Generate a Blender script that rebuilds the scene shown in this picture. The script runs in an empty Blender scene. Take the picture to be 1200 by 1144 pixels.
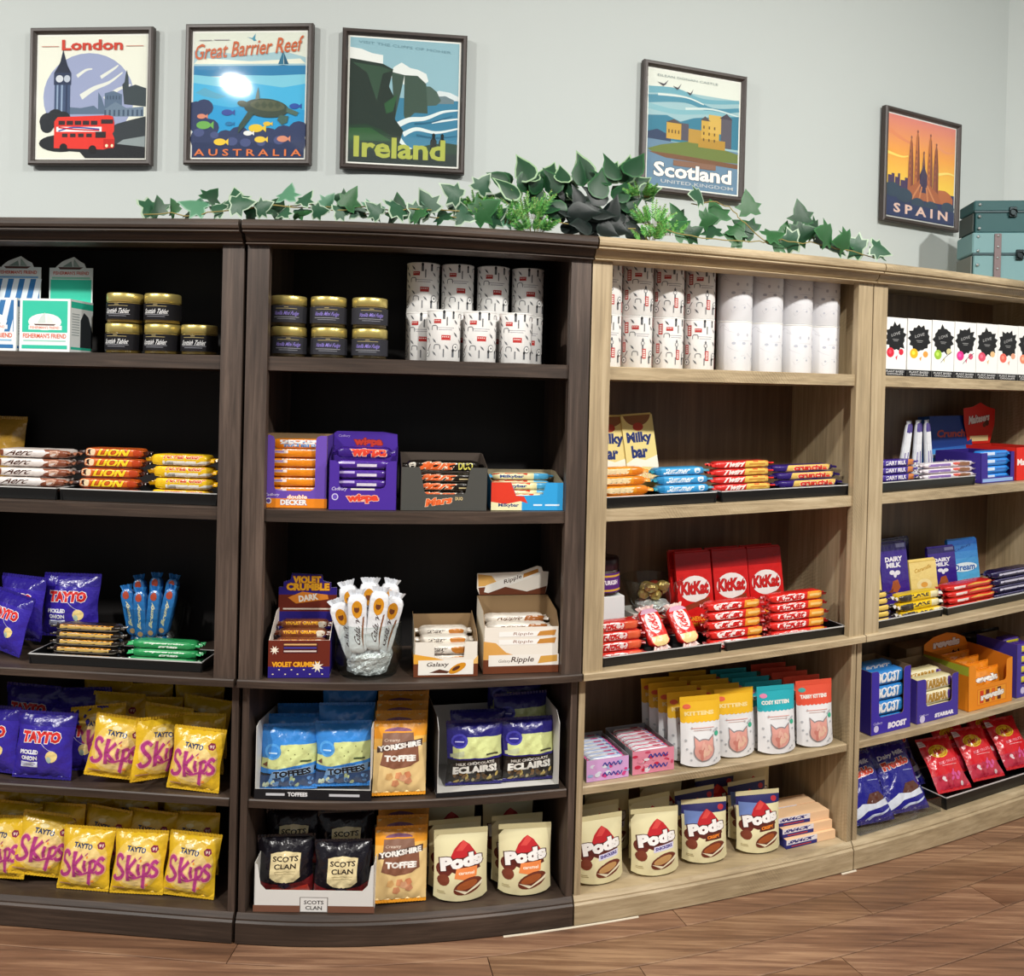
import bpy, bmesh, math, random
import numpy as np
from mathutils import Vector, Matrix
from mathutils.geometry import tessellate_polygon

scene = bpy.context.scene
COL = scene.collection
rnd = random.Random(7)

# ------------------------------------------------------------------ camera
FPX = 1039.0
PITCH, ROLL, EYE, CY = math.radians(0.4676), math.radians(1.4206), 1.4097, 99.47
cam = bpy.data.cameras.new('camera')
cam.sensor_fit = 'HORIZONTAL'; cam.sensor_width = 36.0
cam.lens = 36.0 * FPX / 1200.0
cam.shift_y = -CY / 1200.0
cam.clip_start = 0.05
camo = bpy.data.objects.new('camera', cam); COL.objects.link(camo)
_f = Vector((0, math.cos(PITCH), -math.sin(PITCH))); _u0 = Vector((0, math.sin(PITCH), math.cos(PITCH))); _r0 = Vector((1, 0, 0))
_r = _r0 * math.cos(ROLL) + _u0 * math.sin(ROLL); _u = -_r0 * math.sin(ROLL) + _u0 * math.cos(ROLL)
camo.matrix_world = Matrix(((_r.x, _u.x, -_f.x, 0), (_r.y, _u.y, -_f.y, 0), (_r.z, _u.z, -_f.z, EYE), (0, 0, 0, 1)))
scene.camera = camo

# ------------------------------------------------------------------ light
scene.view_settings.view_transform = 'Standard'
scene.view_settings.look = 'None'
scene.view_settings.gamma = 1.0
scene.view_settings.use_curve_mapping = False
scene.view_settings.exposure = 0.18
world = bpy.data.worlds.new('world'); scene.world = world; world.use_nodes = True
world.node_tree.nodes['Background'].inputs[0].default_value = (0.96, 0.98, 1.0, 1)
world.node_tree.nodes['Background'].inputs[1].default_value = 0.16
# the shop's ceiling downlights, in a row in front of the shelves
for lx, ly in ((-3.35, 0.4), (-1.92, 0.4), (0.8, 0.45), (2.2, 0.9)):
    ld = bpy.data.lights.new('ceiling_downlight', 'AREA'); ld.shape = 'DISK'; ld.size = 0.13
    ld.energy = 55.0; ld.color = (1.0, 0.97, 0.92)
    lo = bpy.data.objects.new('ceiling_downlight', ld); lo.location = (lx, ly, 3.08); COL.objects.link(lo)
    lo.rotation_euler = (math.radians(20), 0, 0)
ld = bpy.data.lights.new('added_fill_light', 'AREA'); ld.shape = 'RECTANGLE'; ld.size = 4.5; ld.size_y = 1.2  # broad unseen light added overhead to fill the shade, not a fixture
ld.energy = 14.0; ld.color = (1.0, 0.98, 0.95)
lo = bpy.data.objects.new('added_fill_light', ld); lo.location = (0.2, -1.2, 3.06); COL.objects.link(lo)

# ------------------------------------------------------------------ the line of the shelving in plan
KX = np.array([-1.297, -0.81, -0.51, -0.222, 0.216, 0.916, 1.356, 1.661])
KY = np.array([2.230, 2.187, 2.168, 2.190, 2.289, 2.536, 2.735, 2.898])
def natural_spline(x, y, q):
    n = len(x); h = np.diff(x); A = np.zeros((n, n)); b = np.zeros(n); A[0, 0] = A[-1, -1] = 1
    for i in range(1, n - 1):
        A[i, i - 1] = h[i - 1]; A[i, i] = 2 * (h[i - 1] + h[i]); A[i, i + 1] = h[i]
        b[i] = 6 * ((y[i + 1] - y[i]) / h[i] - (y[i] - y[i - 1]) / h[i - 1])
    m = np.linalg.solve(A, b); out = np.zeros_like(q)
    k = np.clip(np.searchsorted(x, q) - 1, 0, n - 2)
    d = q - x[k]; hk = h[k]
    sl = (y[k + 1] - y[k]) / hk - hk * (2 * m[k] + m[k + 1]) / 6
    out = y[k] + sl * d + m[k] / 2 * d ** 2 + (m[k + 1] - m[k]) / (6 * hk) * d ** 3
    s0 = (y[1] - y[0]) / h[0] - h[0] * m[1] / 6
    s1 = (y[-1] - y[-2]) / h[-1] + h[-1] * m[-2] / 6
    out = np.where(q < x[0], y[0] + s0 * (q - x[0]), out)
    return np.where(q > x[-1], y[-1] + s1 * (q - x[-1]), out)
PX = np.linspace(-4.0, 4.5, 3401)
PY = natural_spline(KX, KY, PX)
_k = np.exp(-0.5 * (np.arange(-120, 121) / 40.0) ** 2); _k /= _k.sum()      # ease the knots a little
PY[200:-200] = np.convolve(PY, _k, 'same')[200:-200]
PS = np.concatenate([[0], np.cumsum(np.hypot(np.diff(PX), np.diff(PY)))]); PS -= np.interp(0, PX, PS)
TX = np.gradient(PX, PS); TY = np.gradient(PY, PS)
ZG = ([0, .08, .37, .69, 1.11, 1.49, 1.83, 9], [0, .01, .02, .04, .03, .005, 0, 0])
def lift(s, z): return max(0.0, min(s, 2.2) - 0.2) * float(np.interp(z, *ZG))
def bend(s, t, z):
    x = np.interp(s, PS, PX); y = np.interp(s, PS, PY); tx = np.interp(s, PS, TX); ty = np.interp(s, PS, TY)
    return Vector((x - ty * t, y + tx * t, z + lift(s, z)))
def yaw(s): return math.atan2(np.interp(s, PS, TY), np.interp(s, PS, TX))
def seen(px, py, t):
    """where on the shelving (distance s along it, height z) a thing set back by t stands, read off the photograph"""
    a = (px - 600) / FPX; b = (py + CY - 572) / FPX
    d = _r * a - _u * b + _f
    ox = PX - TY * t; oy = PY + TX * t
    cr = d.x * oy - d.y * ox
    k = int(np.where(np.diff(np.sign(cr)) != 0)[0][0]); w = cr[k] / (cr[k] - cr[k + 1])
    s = PS[k] + w * (PS[k + 1] - PS[k]); y = oy[k] + w * (oy[k + 1] - oy[k])
    return float(s), float(EYE + d.z / d.y * y)

# ------------------------------------------------------------------ materials
def lin(c):
    if isinstance(c, str):
        c = tuple(int(c[i:i + 2], 16) / 255 for i in (1, 3, 5))
    return tuple((v / 12.92 if v <= .04045 else ((v + .055) / 1.055) ** 2.4) for v in c)
MATS = {}
def mat(name, rough=.5, metal=0., spec=.5, color=None, attr=False, bump=None, trans=0., coat=0., alpha=None, ior=1.5, emis=None):
    if name in MATS: return MATS[name]
    m = bpy.data.materials.new(name); m.use_nodes = True; N = m.node_tree.nodes; Lk = m.node_tree.links
    b = N['Principled BSDF']; b.inputs['Roughness'].default_value = rough; b.inputs['Metallic'].default_value = metal
    b.inputs['Specular IOR Level'].default_value = spec; b.inputs['Transmission Weight'].default_value = trans
    b.inputs['Coat Weight'].default_value = coat; b.inputs['IOR'].default_value = ior
    if color: b.inputs['Base Color'].default_value = (*lin(color), 1)
    if attr:
        a = N.new('ShaderNodeAttribute'); a.attribute_name = 'Col'; Lk.new(a.outputs['Color'], b.inputs['Base Color'])
    if bump:
        sc, st, dist = bump
        tc = N.new('ShaderNodeTexCoord'); nz = N.new('ShaderNodeTexNoise'); nz.inputs['Scale'].default_value = sc; nz.inputs['Detail'].default_value = 3
        bp = N.new('ShaderNodeBump'); bp.inputs['Strength'].default_value = st; bp.inputs['Distance'].default_value = dist
        Lk.new(tc.outputs['Object'], nz.inputs['Vector']); Lk.new(nz.outputs['Fac'], bp.inputs['Height']); Lk.new(bp.outputs['Normal'], b.inputs['Normal'])
    if alpha is not None: b.inputs['Alpha'].default_value = alpha
    MATS[name] = m
    return m
def wood(name, cols, direction, scale=1.0, rough=.45, saw=0.0, bump=.15):
    """procedural timber: long streaks along the grain ('x' along the shelves, 'z' upright), slow patches and optional saw marks"""
    m = bpy.data.materials.new(name); m.use_nodes = True; N = m.node_tree.nodes; Lk = m.node_tree.links; b = N['Principled BSDF']
    g = N.new('ShaderNodeNewGeometry'); mp = N.new('ShaderNodeMapping'); Lk.new(g.outputs['Position'], mp.inputs['Vector'])
    mp.inputs['Scale'].default_value = {'x': (2 * scale, 14 * scale, 60 * scale), 'z': (50 * scale, 50 * scale, 2.2 * scale), 'f': (1.6 * scale, 34 * scale, 1.0)}[direction]
    n1 = N.new('ShaderNodeTexNoise'); n1.inputs['Scale'].default_value = 1.6; n1.inputs['Detail'].default_value = 5; n1.inputs['Roughness'].default_value = .65; n1.inputs['Distortion'].default_value = .4
    Lk.new(mp.outputs['Vector'], n1.inputs['Vector'])
    mp2 = N.new('ShaderNodeMapping'); mp2.inputs['Scale'].default_value = {'x': (2.2, 2.2, 6), 'z': (8, 8, 1.6), 'f': (1.2, 7, 1)}[direction]; Lk.new(g.outputs['Position'], mp2.inputs['Vector'])
    n2 = N.new('ShaderNodeTexNoise'); n2.inputs['Scale'].default_value = 1.0; n2.inputs['Detail'].default_value = 2; Lk.new(mp2.outputs['Vector'], n2.inputs['Vector'])
    mix = N.new('ShaderNodeMath'); mix.operation = 'MULTIPLY_ADD'; mix.inputs[1].default_value = .6; Lk.new(n1.outputs['Fac'], mix.inputs[0])
    m2 = N.new('ShaderNodeMath'); m2.operation = 'MULTIPLY'; m2.inputs[1].default_value = .4; Lk.new(n2.outputs['Fac'], m2.inputs[0]); Lk.new(m2.outputs[0], mix.inputs[2])
    fac = mix.outputs[0]
    if saw:
        wv = N.new('ShaderNodeTexWave'); wv.wave_type = 'BANDS'; wv.bands_direction = 'DIAGONAL'; wv.inputs['Scale'].default_value = 55; wv.inputs['Distortion'].default_value = 6; wv.inputs['Detail'].default_value = 2
        Lk.new(g.outputs['Position'], wv.inputs['Vector'])
        pm = N.new('ShaderNodeTexNoise'); pm.inputs['Scale'].default_value = 3.1; Lk.new(g.outputs['Position'], pm.inputs['Vector'])
        pr = N.new('ShaderNodeMapRange'); pr.inputs[1].default_value = .52; pr.inputs[2].default_value = .7; pr.inputs[4].default_value = saw; Lk.new(pm.outputs['Fac'], pr.inputs[0])
        ml = N.new('ShaderNodeMath'); ml.operation = 'MULTIPLY'; Lk.new(wv.outputs['Fac'], ml.inputs[0]); Lk.new(pr.outputs[0], ml.inputs[1])
        sb = N.new('ShaderNodeMath'); sb.operation = 'SUBTRACT'; Lk.new(fac, sb.inputs[0]); Lk.new(ml.outputs[0], sb.inputs[1]); fac = sb.outputs[0]
    cr = N.new('ShaderNodeValToRGB'); el = cr.color_ramp.elements
    el[0].position = .3; el[0].color = (*lin(cols[0]), 1); el[1].position = .68; el[1].color = (*lin(cols[2]), 1)
    e = el.new(.5); e.color = (*lin(cols[1]), 1)
    Lk.new(fac, cr.inputs['Fac']); Lk.new(cr.outputs['Color'], b.inputs['Base Color'])
    b.inputs['Roughness'].default_value = rough
    bp = N.new('ShaderNodeBump'); bp.inputs['Strength'].default_value = bump; bp.inputs['Distance'].default_value = .002; Lk.new(fac, bp.inputs['Height']); Lk.new(bp.outputs['Normal'], b.inputs['Normal'])
    MATS[name] = m; return m
wood('dark_wood_h', ('#231b16', '#3d3129', '#58483d'), 'x'); wood('dark_wood_v', ('#2a221d', '#4a3d35', '#6c5b50'), 'z')
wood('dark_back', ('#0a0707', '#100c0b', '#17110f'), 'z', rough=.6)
wood('oak_h', ('#87765a', '#b09c7b', '#cbb998'), 'x', saw=.16); wood('oak_v', ('#87765a', '#b09c7b', '#cbb998'), 'z', saw=.16)
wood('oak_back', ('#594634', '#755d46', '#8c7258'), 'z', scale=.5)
def floor_wood(name, seed):
    sh = [(-.02, 0, .0), (.01, .004, .0), (0, -.004, .004), (.02, .0, 0)][seed]
    def c(h, k): return tuple(min(1, max(0, v + sh[0] + sh[1 + (i % 2)] * .6)) for i, v in enumerate(tuple(int(h[j:j + 2], 16) / 255 for j in (1, 3, 5))))
    return wood(name, (c('#432d21', 0), c('#7d5b44', 1), c('#b08c6c', 2)), 'f', scale=.8 + .15 * seed, rough=.38, bump=.1)
for i in range(4): floor_wood('floor_wood_%d' % i, i)

# paints, plastics, papers
mat('wall_paint', rough=.75, color='#bcc3c1', bump=(180, .12, .001))
mat('ceiling_paint', rough=.9, color='#d8d8d4')
mat('foil', rough=.22, attr=True, spec=.65, bump=(60, .5, .006))
mat('film', rough=.24, attr=True, spec=.6, bump=(42, .5, .007))
mat('pouch_film', rough=.42, attr=True, spec=.45, bump=(24, .2, .004))
mat('card', rough=.55, attr=True, spec=.3)
mat('paper', rough=.7, attr=True, spec=.2)
mat('gold_metal', rough=.32, metal=.65, color='#dcc878')
mat('silver_foil', rough=.28, metal=.35, color='#e4e6e8', bump=(110, .9, .008))
mat('black_plastic', rough=.35, color='#141414')
mat('tray_edge', rough=.3, color='#c8c8c6')
mat('frame_wood', rough=.4, color='#3b322e', bump=(60, .2, .001))
mat('print_paper', rough=.6, attr=True, spec=.2)
def clear_glass(name, tint, refl=1.5, base=0.0):
    m = bpy.data.materials.new(name); m.use_nodes = True; N = m.node_tree.nodes; Lk = m.node_tree.links
    N.remove(N['Principled BSDF'])
    tr = N.new('ShaderNodeBsdfTransparent'); tr.inputs[0].default_value = (*lin(tint), 1)
    gl = N.new('ShaderNodeBsdfGlossy'); gl.inputs['Roughness'].default_value = .04
    fr = N.new('ShaderNodeFresnel'); fr.inputs[0].default_value = refl
    mx = N.new('ShaderNodeMixShader'); Lk.new(tr.outputs[0], mx.inputs[1]); Lk.new(gl.outputs[0], mx.inputs[2])
    bk = N.new('ShaderNodeNewGeometry'); iv = N.new('ShaderNodeMath'); iv.operation = 'SUBTRACT'; iv.inputs[0].default_value = 1.0; Lk.new(bk.outputs['Backfacing'], iv.inputs[1])
    fm = N.new('ShaderNodeMath'); fm.operation = 'MULTIPLY'; Lk.new(fr.outputs[0], fm.inputs[0]); Lk.new(iv.outputs[0], fm.inputs[1]); fr = fm
    if base:
        ad = N.new('ShaderNodeMath'); ad.operation = 'ADD'; ad.inputs[1].default_value = base; Lk.new(fr.outputs[0], ad.inputs[0]); Lk.new(ad.outputs[0], mx.inputs[0])
    else: Lk.new(fr.outputs[0], mx.inputs[0])
    Lk.new(mx.outputs[0], N['Material Output'].inputs[0]); MATS[name] = m; return m
clear_glass('picture_glass', '#ffffff', 1.45); clear_glass('bowl_glass', '#fafdfc', 1.45, .02); clear_glass('clear_plastic', '#f2f4f5', 1.5, .03)

# ------------------------------------------------------------------ mesh helpers
class MB:
    def __init__(self): self.v = []; self.f = []; self.c = []; self.sm = []
    def add(self, v, f, col=(1, 1, 1), smooth=False):
        o = len(self.v); self.v += [tuple(p) for p in v]
        col = lin(col) if isinstance(col, str) else col
        for q in f: self.f.append(tuple(i + o for i in q)); self.c.append(col); self.sm.append(smooth)
        return self
    def box(self, x0, x1, y0, y1, z0, z1, col=(1, 1, 1)):
        v = [(x, y, z) for x in (x0, x1) for y in (y0, y1) for z in (z0, z1)]
        return self.add(v, [(0, 1, 3, 2), (4, 6, 7, 5), (0, 4, 5, 1), (2, 3, 7, 6), (0, 2, 6, 4), (1, 5, 7, 3)], col)
    def bbox(self, x0, x1, y0, y1, z0, z1, b, col=(1, 1, 1)):
        """box with its long edges eased by b"""
        bm = bmesh.new(); bmesh.ops.create_cube(bm, size=1)
        for q in bm.verts: q.co = Vector(((x0 + x1) / 2 + q.co.x * (x1 - x0), (y0 + y1) / 2 + q.co.y * (y1 - y0), (z0 + z1) / 2 + q.co.z * (z1 - z0)))
        bmesh.ops.bevel(bm, geom=list(bm.edges), offset=b, segments=1, affect='EDGES', profile=.5)
        bm.verts.index_update(); r = self.add([tuple(q.co) for q in bm.verts], [tuple(q.index for q in fc.verts) for fc in bm.faces], col); bm.free(); return r
    def sweep(self, prof, s0, s1, n=8, smooth=False):
        """closed outline of (t, z) points carried along the shelving from s0 to s1"""
        k = len(prof); v = []
        for i in range(n + 1):
            s = s0 + (s1 - s0) * i / n
            v += [tuple(bend(s, t, z)) for t, z in prof]
        f = [(i * k + j, (i + 1) * k + j, (i + 1) * k + (j + 1) % k, i * k + (j + 1) % k) for i in range(n) for j in range(k)]
        f += [tuple(range(k)), tuple(n * k + k - 1 - j for j in range(k))]
        return self.add(v, f, smooth=smooth)
    def lathe(self, prof, n=24, col=(1, 1, 1), cx=0, cy=0, smooth=True, sx=1, sy=1):
        v = []; k = len(prof)
        for i in range(n):
            a = 2 * math.pi * i / n
            v += [(cx + r * math.cos(a) * sx, cy + r * math.sin(a) * sy, z) for r, z in prof]
        f = [(i * k + j, ((i + 1) % n) * k + j, ((i + 1) % n) * k + j + 1, i * k + j + 1) for i in range(n) for j in range(k - 1)]
        return self.add(v, f, col, smooth)
    def tube(self, pts, r, n=6, col=(1, 1, 1), taper=None):
        pts = [Vector(p) for p in pts]; v = []; k = len(pts)
        for i, p in enumerate(pts):
            d = (pts[min(i + 1, k - 1)] - pts[max(i - 1, 0)]).normalized()
            a = d.cross(Vector((0, 0, 1))); a = a.normalized() if a.length > 1e-4 else Vector((1, 0, 0)); b = d.cross(a)
            rr = r if taper is None else r * (1 - (1 - taper) * i / max(1, k - 1))
            v += [tuple(p + a * (rr * math.cos(2 * math.pi * j / n)) + b * (rr * math.sin(2 * math.pi * j / n))) for j in range(n)]
        f = [(i * n + j, i * n + (j + 1) % n, (i + 1) * n + (j + 1) % n, (i + 1) * n + j) for i in range(k - 1) for j in range(n)]
        f += [tuple(range(n))[::-1], tuple((k - 1) * n + j for j in range(n))]
        return self.add(v, f, col, True)
    def mesh(self, name, m, origin=None):
        me = bpy.data.meshes.new(name); v = self.v
        if origin is not None: v = [(p[0] - origin[0], p[1] - origin[1], p[2] - origin[2]) for p in v]
        me.from_pydata(v, [], self.f); me.materials.append(MATS[m] if isinstance(m, str) else m)
        at = me.color_attributes.new('Col', 'FLOAT_COLOR', 'CORNER')
        loops = np.array([len(q) for q in self.f]); cols = np.array([(*c, 1.0) for c in self.c], dtype=np.float32)
        at.data.foreach_set('color', np.repeat(cols, loops, axis=0).ravel())
        me.polygons.foreach_set('use_smooth', np.array(self.sm, dtype=bool))
        me.update(); return me
    def obj(self, name, m, parent=None, origin=None, **kw):
        return link(name, self.mesh(name, m, origin), parent, **kw)
def link(name, me, parent=None, loc=None):
    o = bpy.data.objects.new(name, me); COL.objects.link(o)
    if parent is not None: o.parent = parent
    if loc is not None: o.location = loc
    return o
def tag(o, label, cat, group=None, kind=None):
    o['label'] = label; o['category'] = cat
    if group: o['group'] = group
    if kind: o['kind'] = kind
    return o
def struct(o): o['kind'] = 'structure'; return o
def empty(name, loc=(0, 0, 0), rz=0):
    o = bpy.data.objects.new(name, None); o.empty_display_size = .05; COL.objects.link(o); o.location = loc; o.rotation_euler = (0, 0, rz); return o
def dup(o, parent=None):
    c = o.copy(); COL.objects.link(c); c.parent = parent
    for ch in list(o.children): dup(ch, c)
    return c

# ------------------------------------------------------------------ flat print: lettering and shapes in two dimensions
_TXT = {}
def text2d(s, off=0.0):
    key = (s, off)
    if key not in _TXT:
        cu = bpy.data.curves.new('lettering', 'FONT'); cu.body = s; cu.resolution_u = 2; cu.offset = off; cu.fill_mode = 'FRONT'
        o = bpy.data.objects.new('lettering', cu); COL.objects.link(o)
        dg = bpy.context.evaluated_depsgraph_get(); ev = o.evaluated_get(dg); me = ev.to_mesh()
        v = np.array([(p.co.x, p.co.y) for p in me.vertices]); f = [tuple(p.vertices) for p in me.polygons]
        ev.to_mesh_clear(); bpy.data.objects.remove(o); bpy.data.curves.remove(cu)
        _TXT[key] = (v, f)
    return _TXT[key]
class Art:
    """stack of flat coloured shapes, x to the right and y up, in metres"""
    def __init__(self): self.L = []
    def raw(self, v, f, col): self.L.append((np.array(v, float).reshape(-1, 2), f, lin(col) if isinstance(col, str) else col)); return self
    def rect(self, x0, y0, x1, y1, col): return self.raw([(x0, y0), (x1, y0), (x1, y1), (x0, y1)], [(0, 1, 2, 3)], col)
    def poly(self, pts, col):
        tr = tessellate_polygon([[Vector((p[0], p[1], 0)) for p in pts]])
        return self.raw(pts, [tuple(t) for t in tr], col)
    def ell(self, cx, cy, rx, ry, col, n=20, a0=0, a1=360, rot=0):
        pts = [(rx * math.cos(math.radians(a0 + (a1 - a0) * i / n)), ry * math.sin(math.radians(a0 + (a1 - a0) * i / n))) for i in range(n if a1 - a0 == 360 else n + 1)]
        c, q = math.cos(math.radians(rot)), math.sin(math.radians(rot))
        return self.poly([(cx + x * c - y * q, cy + x * q + y * c) for x, y in pts], col)
    def stroke(self, pts, w, col, w2=None):
        """a pen stroke of width w through the points (smoothed)"""
        P = []; n = len(pts)
        for i in range(n - 1):
            p0, p1, p2, p3 = (np.array(pts[max(0, min(n - 1, i + d))], float) for d in (-1, 0, 1, 2))
            for k in range(5):
                u = k / 5; P.append(.5 * (2 * p1 + (p2 - p0) * u + (2 * p0 - 5 * p1 + 4 * p2 - p3) * u * u + (3 * p1 - p0 - 3 * p2 + p3) * u ** 3))
        P.append(np.array(pts[-1], float)); v = []; m = len(P)
        for i, p in enumerate(P):
            d = P[min(i + 1, m - 1)] - P[max(i - 1, 0)]; d = d / (np.linalg.norm(d) + 1e-9); nn = np.array((-d[1], d[0]))
            ww = (w if w2 is None else w + (w2 - w) * i / (m - 1)) / 2
            v += [p + nn * ww, p - nn * ww]
        return self.raw(v, [(2 * i, 2 * i + 1, 2 * i + 3, 2 * i + 2) for i in range(m - 1)], col)
    def text(self, s, cx, cy, w, h, col, bold=.0, shear=0., rot=0., arc=0., out=None, ow=.03):
        """lettering fitted to a w x h box about (cx, cy); out = (colour) of an outline"""
        jobs = ([(out, bold + ow)] if out else []) + [(col, bold)]
        v0, _ = text2d(s, bold); lo, hi = v0.min(0), v0.max(0)
        for c, off in jobs:
            v, f = text2d(s, off); q = (v - (lo + hi) / 2) / (hi - lo)
            x = q[:, 0] * w; y = q[:, 1] * h
            x = x + y * shear; y = y + arc * (q[:, 0] ** 2 * 4 - .5) * -h
            a = math.radians(rot)
            self.raw(np.stack([cx + x * math.cos(a) - y * math.sin(a), cy + x * math.sin(a) + y * math.cos(a)], 1), f, c)
        return self
    def moved(self, dx, dy, k=1.0, ky=None):
        A = Art(); ky = k if ky is None else ky; A.L = [(v * np.array((k, ky)) + np.array((dx, dy)), f, c) for v, f, c in self.L]; return A
    def extend(self, o): self.L += o.L; return self
def lay(mb, art, fn, eps=.00005, grid=None, smooth=False):
    """lay a print on a surface: fn(x, y, lift) -> point. grid = (xs, ys) cuts it where the surface bends"""
    for i, (v, f, c) in enumerate(art.L):
        e = eps * (i + 1)
        if grid is not None:
            bm = bmesh.new(); bv = [bm.verts.new((p[0], p[1], 0)) for p in v]
            for q in f:
                try: bm.faces.new([bv[j] for j in q])
                except ValueError: pass
            (ax, ay), (bx, by) = v.min(0), v.max(0)
            for ax_, gs, a, b in (((1, 0, 0), grid[0], ax, bx), ((0, 1, 0), grid[1], ay, by)):
                for g in gs:
                    if a < g < b:
                        bmesh.ops.bisect_plane(bm, geom=bm.verts[:] + bm.edges[:] + bm.faces[:], plane_co=(g * ax_[0], g * ax_[1], 0), plane_no=ax_, dist=1e-7)
            for co, no in (grid[2] if len(grid) > 2 else ()):
                d = [(p[0] - co[0]) * no[0] + (p[1] - co[1]) * no[1] for p in ((ax, ay), (ax, by), (bx, ay), (bx, by))]
                if min(d) < 0 < max(d): bmesh.ops.bisect_plane(bm, geom=bm.verts[:] + bm.edges[:] + bm.faces[:], plane_co=co, plane_no=no, dist=1e-7)
            bm.verts.index_update()
            v = np.array([(p.co.x, p.co.y) for p in bm.verts]).reshape(-1, 2); f = [tuple(p.index for p in q.verts) for q in bm.faces]; bm.free()
        # faces must look the same way as the surface: anticlockwise in the print
        ff = []
        for q in f:
            a = sum(v[q[k]][0] * v[q[(k + 1) % len(q)]][1] - v[q[(k + 1) % len(q)]][0] * v[q[k]][1] for k in range(len(q)))
            if abs(a) < 1e-14: continue
            ff.append(q if a > 0 else q[::-1])
        mb.add([fn(p[0], p[1], e) for p in v], ff, c, smooth)
    return mb
# ================================================================== the room
WT = 0.40                                   # the wall stands this far behind the crown of the shelving
B = [-1.603, -0.683, 0.222, 1.156, 2.215]    # the ends of the four bookcases along the shelving
S_CORNER = 2.32
mb = MB(); n = 60; s0, s1 = -3.4, S_CORNER
mb.sweep([(WT, 0), (WT, 3.12), (WT + .08, 3.12), (WT + .08, 0)], s0, s1, n, smooth=False)
for i in range(len(mb.sm) - 2): mb.sm[i] = False
struct(mb.obj('wall_back', 'wall_paint'))
# the return wall at the right-hand corner, stepping out in a narrow pier
c0 = bend(S_CORNER, WT, 0); ya = yaw(S_CORNER); dx = Vector((math.cos(ya), math.sin(ya), 0)); dn = Vector((math.sin(ya), -math.cos(ya), 0))
def slab(name, a, b, th, z0, z1, m):
    d = (b - a).normalized(); nn = Vector((-d.y, d.x, 0)) * th
    v = [a, b, b + nn, a + nn]; mbb = MB(); mbb.add([(p.x, p.y, z0) for p in v] + [(p.x, p.y, z1) for p in v], [(3, 2, 1, 0), (4, 5, 6, 7), (0, 1, 5, 4), (1, 2, 6, 5), (2, 3, 7, 6), (3, 0, 4, 7)])
    return struct(mbb.obj(name, m))
pier = (dx * .35 + dn * .62).normalized()
slab('wall_right', c0 - dx * .02, c0 + pier * .26, .08, 0, 3.12, 'wall_paint')
slab('wall_right_return', c0 + pier * .26, c0 + pier * .26 + dn * 2.2 + dx * .5, .08, 0, 3.12, 'wall_paint')
# floor slab below the boards, and the boards
mb = MB(); mb.box(-3.6, 4.2, -2.4, 5.0, -.05, -.006)
flo = struct(mb.obj('floor', mat('subfloor', rough=.6, color='#5a4130')))
row = 0; t = .46
while t > -1.75:
    w = .118; s = -3.2 + (row * .47) % 1.1
    while s < 3.0:
        L = 1.05 + .25 * rnd.random(); g = .0012
        m_ = MB(); e = min(s + L, 3.2)
        m_.sweep([(t - g, -.006), (t - g, -.001), (t - g - .0015, 0.0), (t - w + g + .0015, 0.0), (t - w + g, -.001), (t - w + g, -.006)], s + g, e - g, 7)
        m_.obj('plank', 'floor_wood_%d' % rnd.randrange(4), flo)
        s += L
    row += 1; t -= w
mb = MB(); mb.box(-3.6, 4.2, -2.4, 5.0, 3.12, 3.18); struct(mb.obj('ceiling', 'ceiling_paint'))

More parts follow.
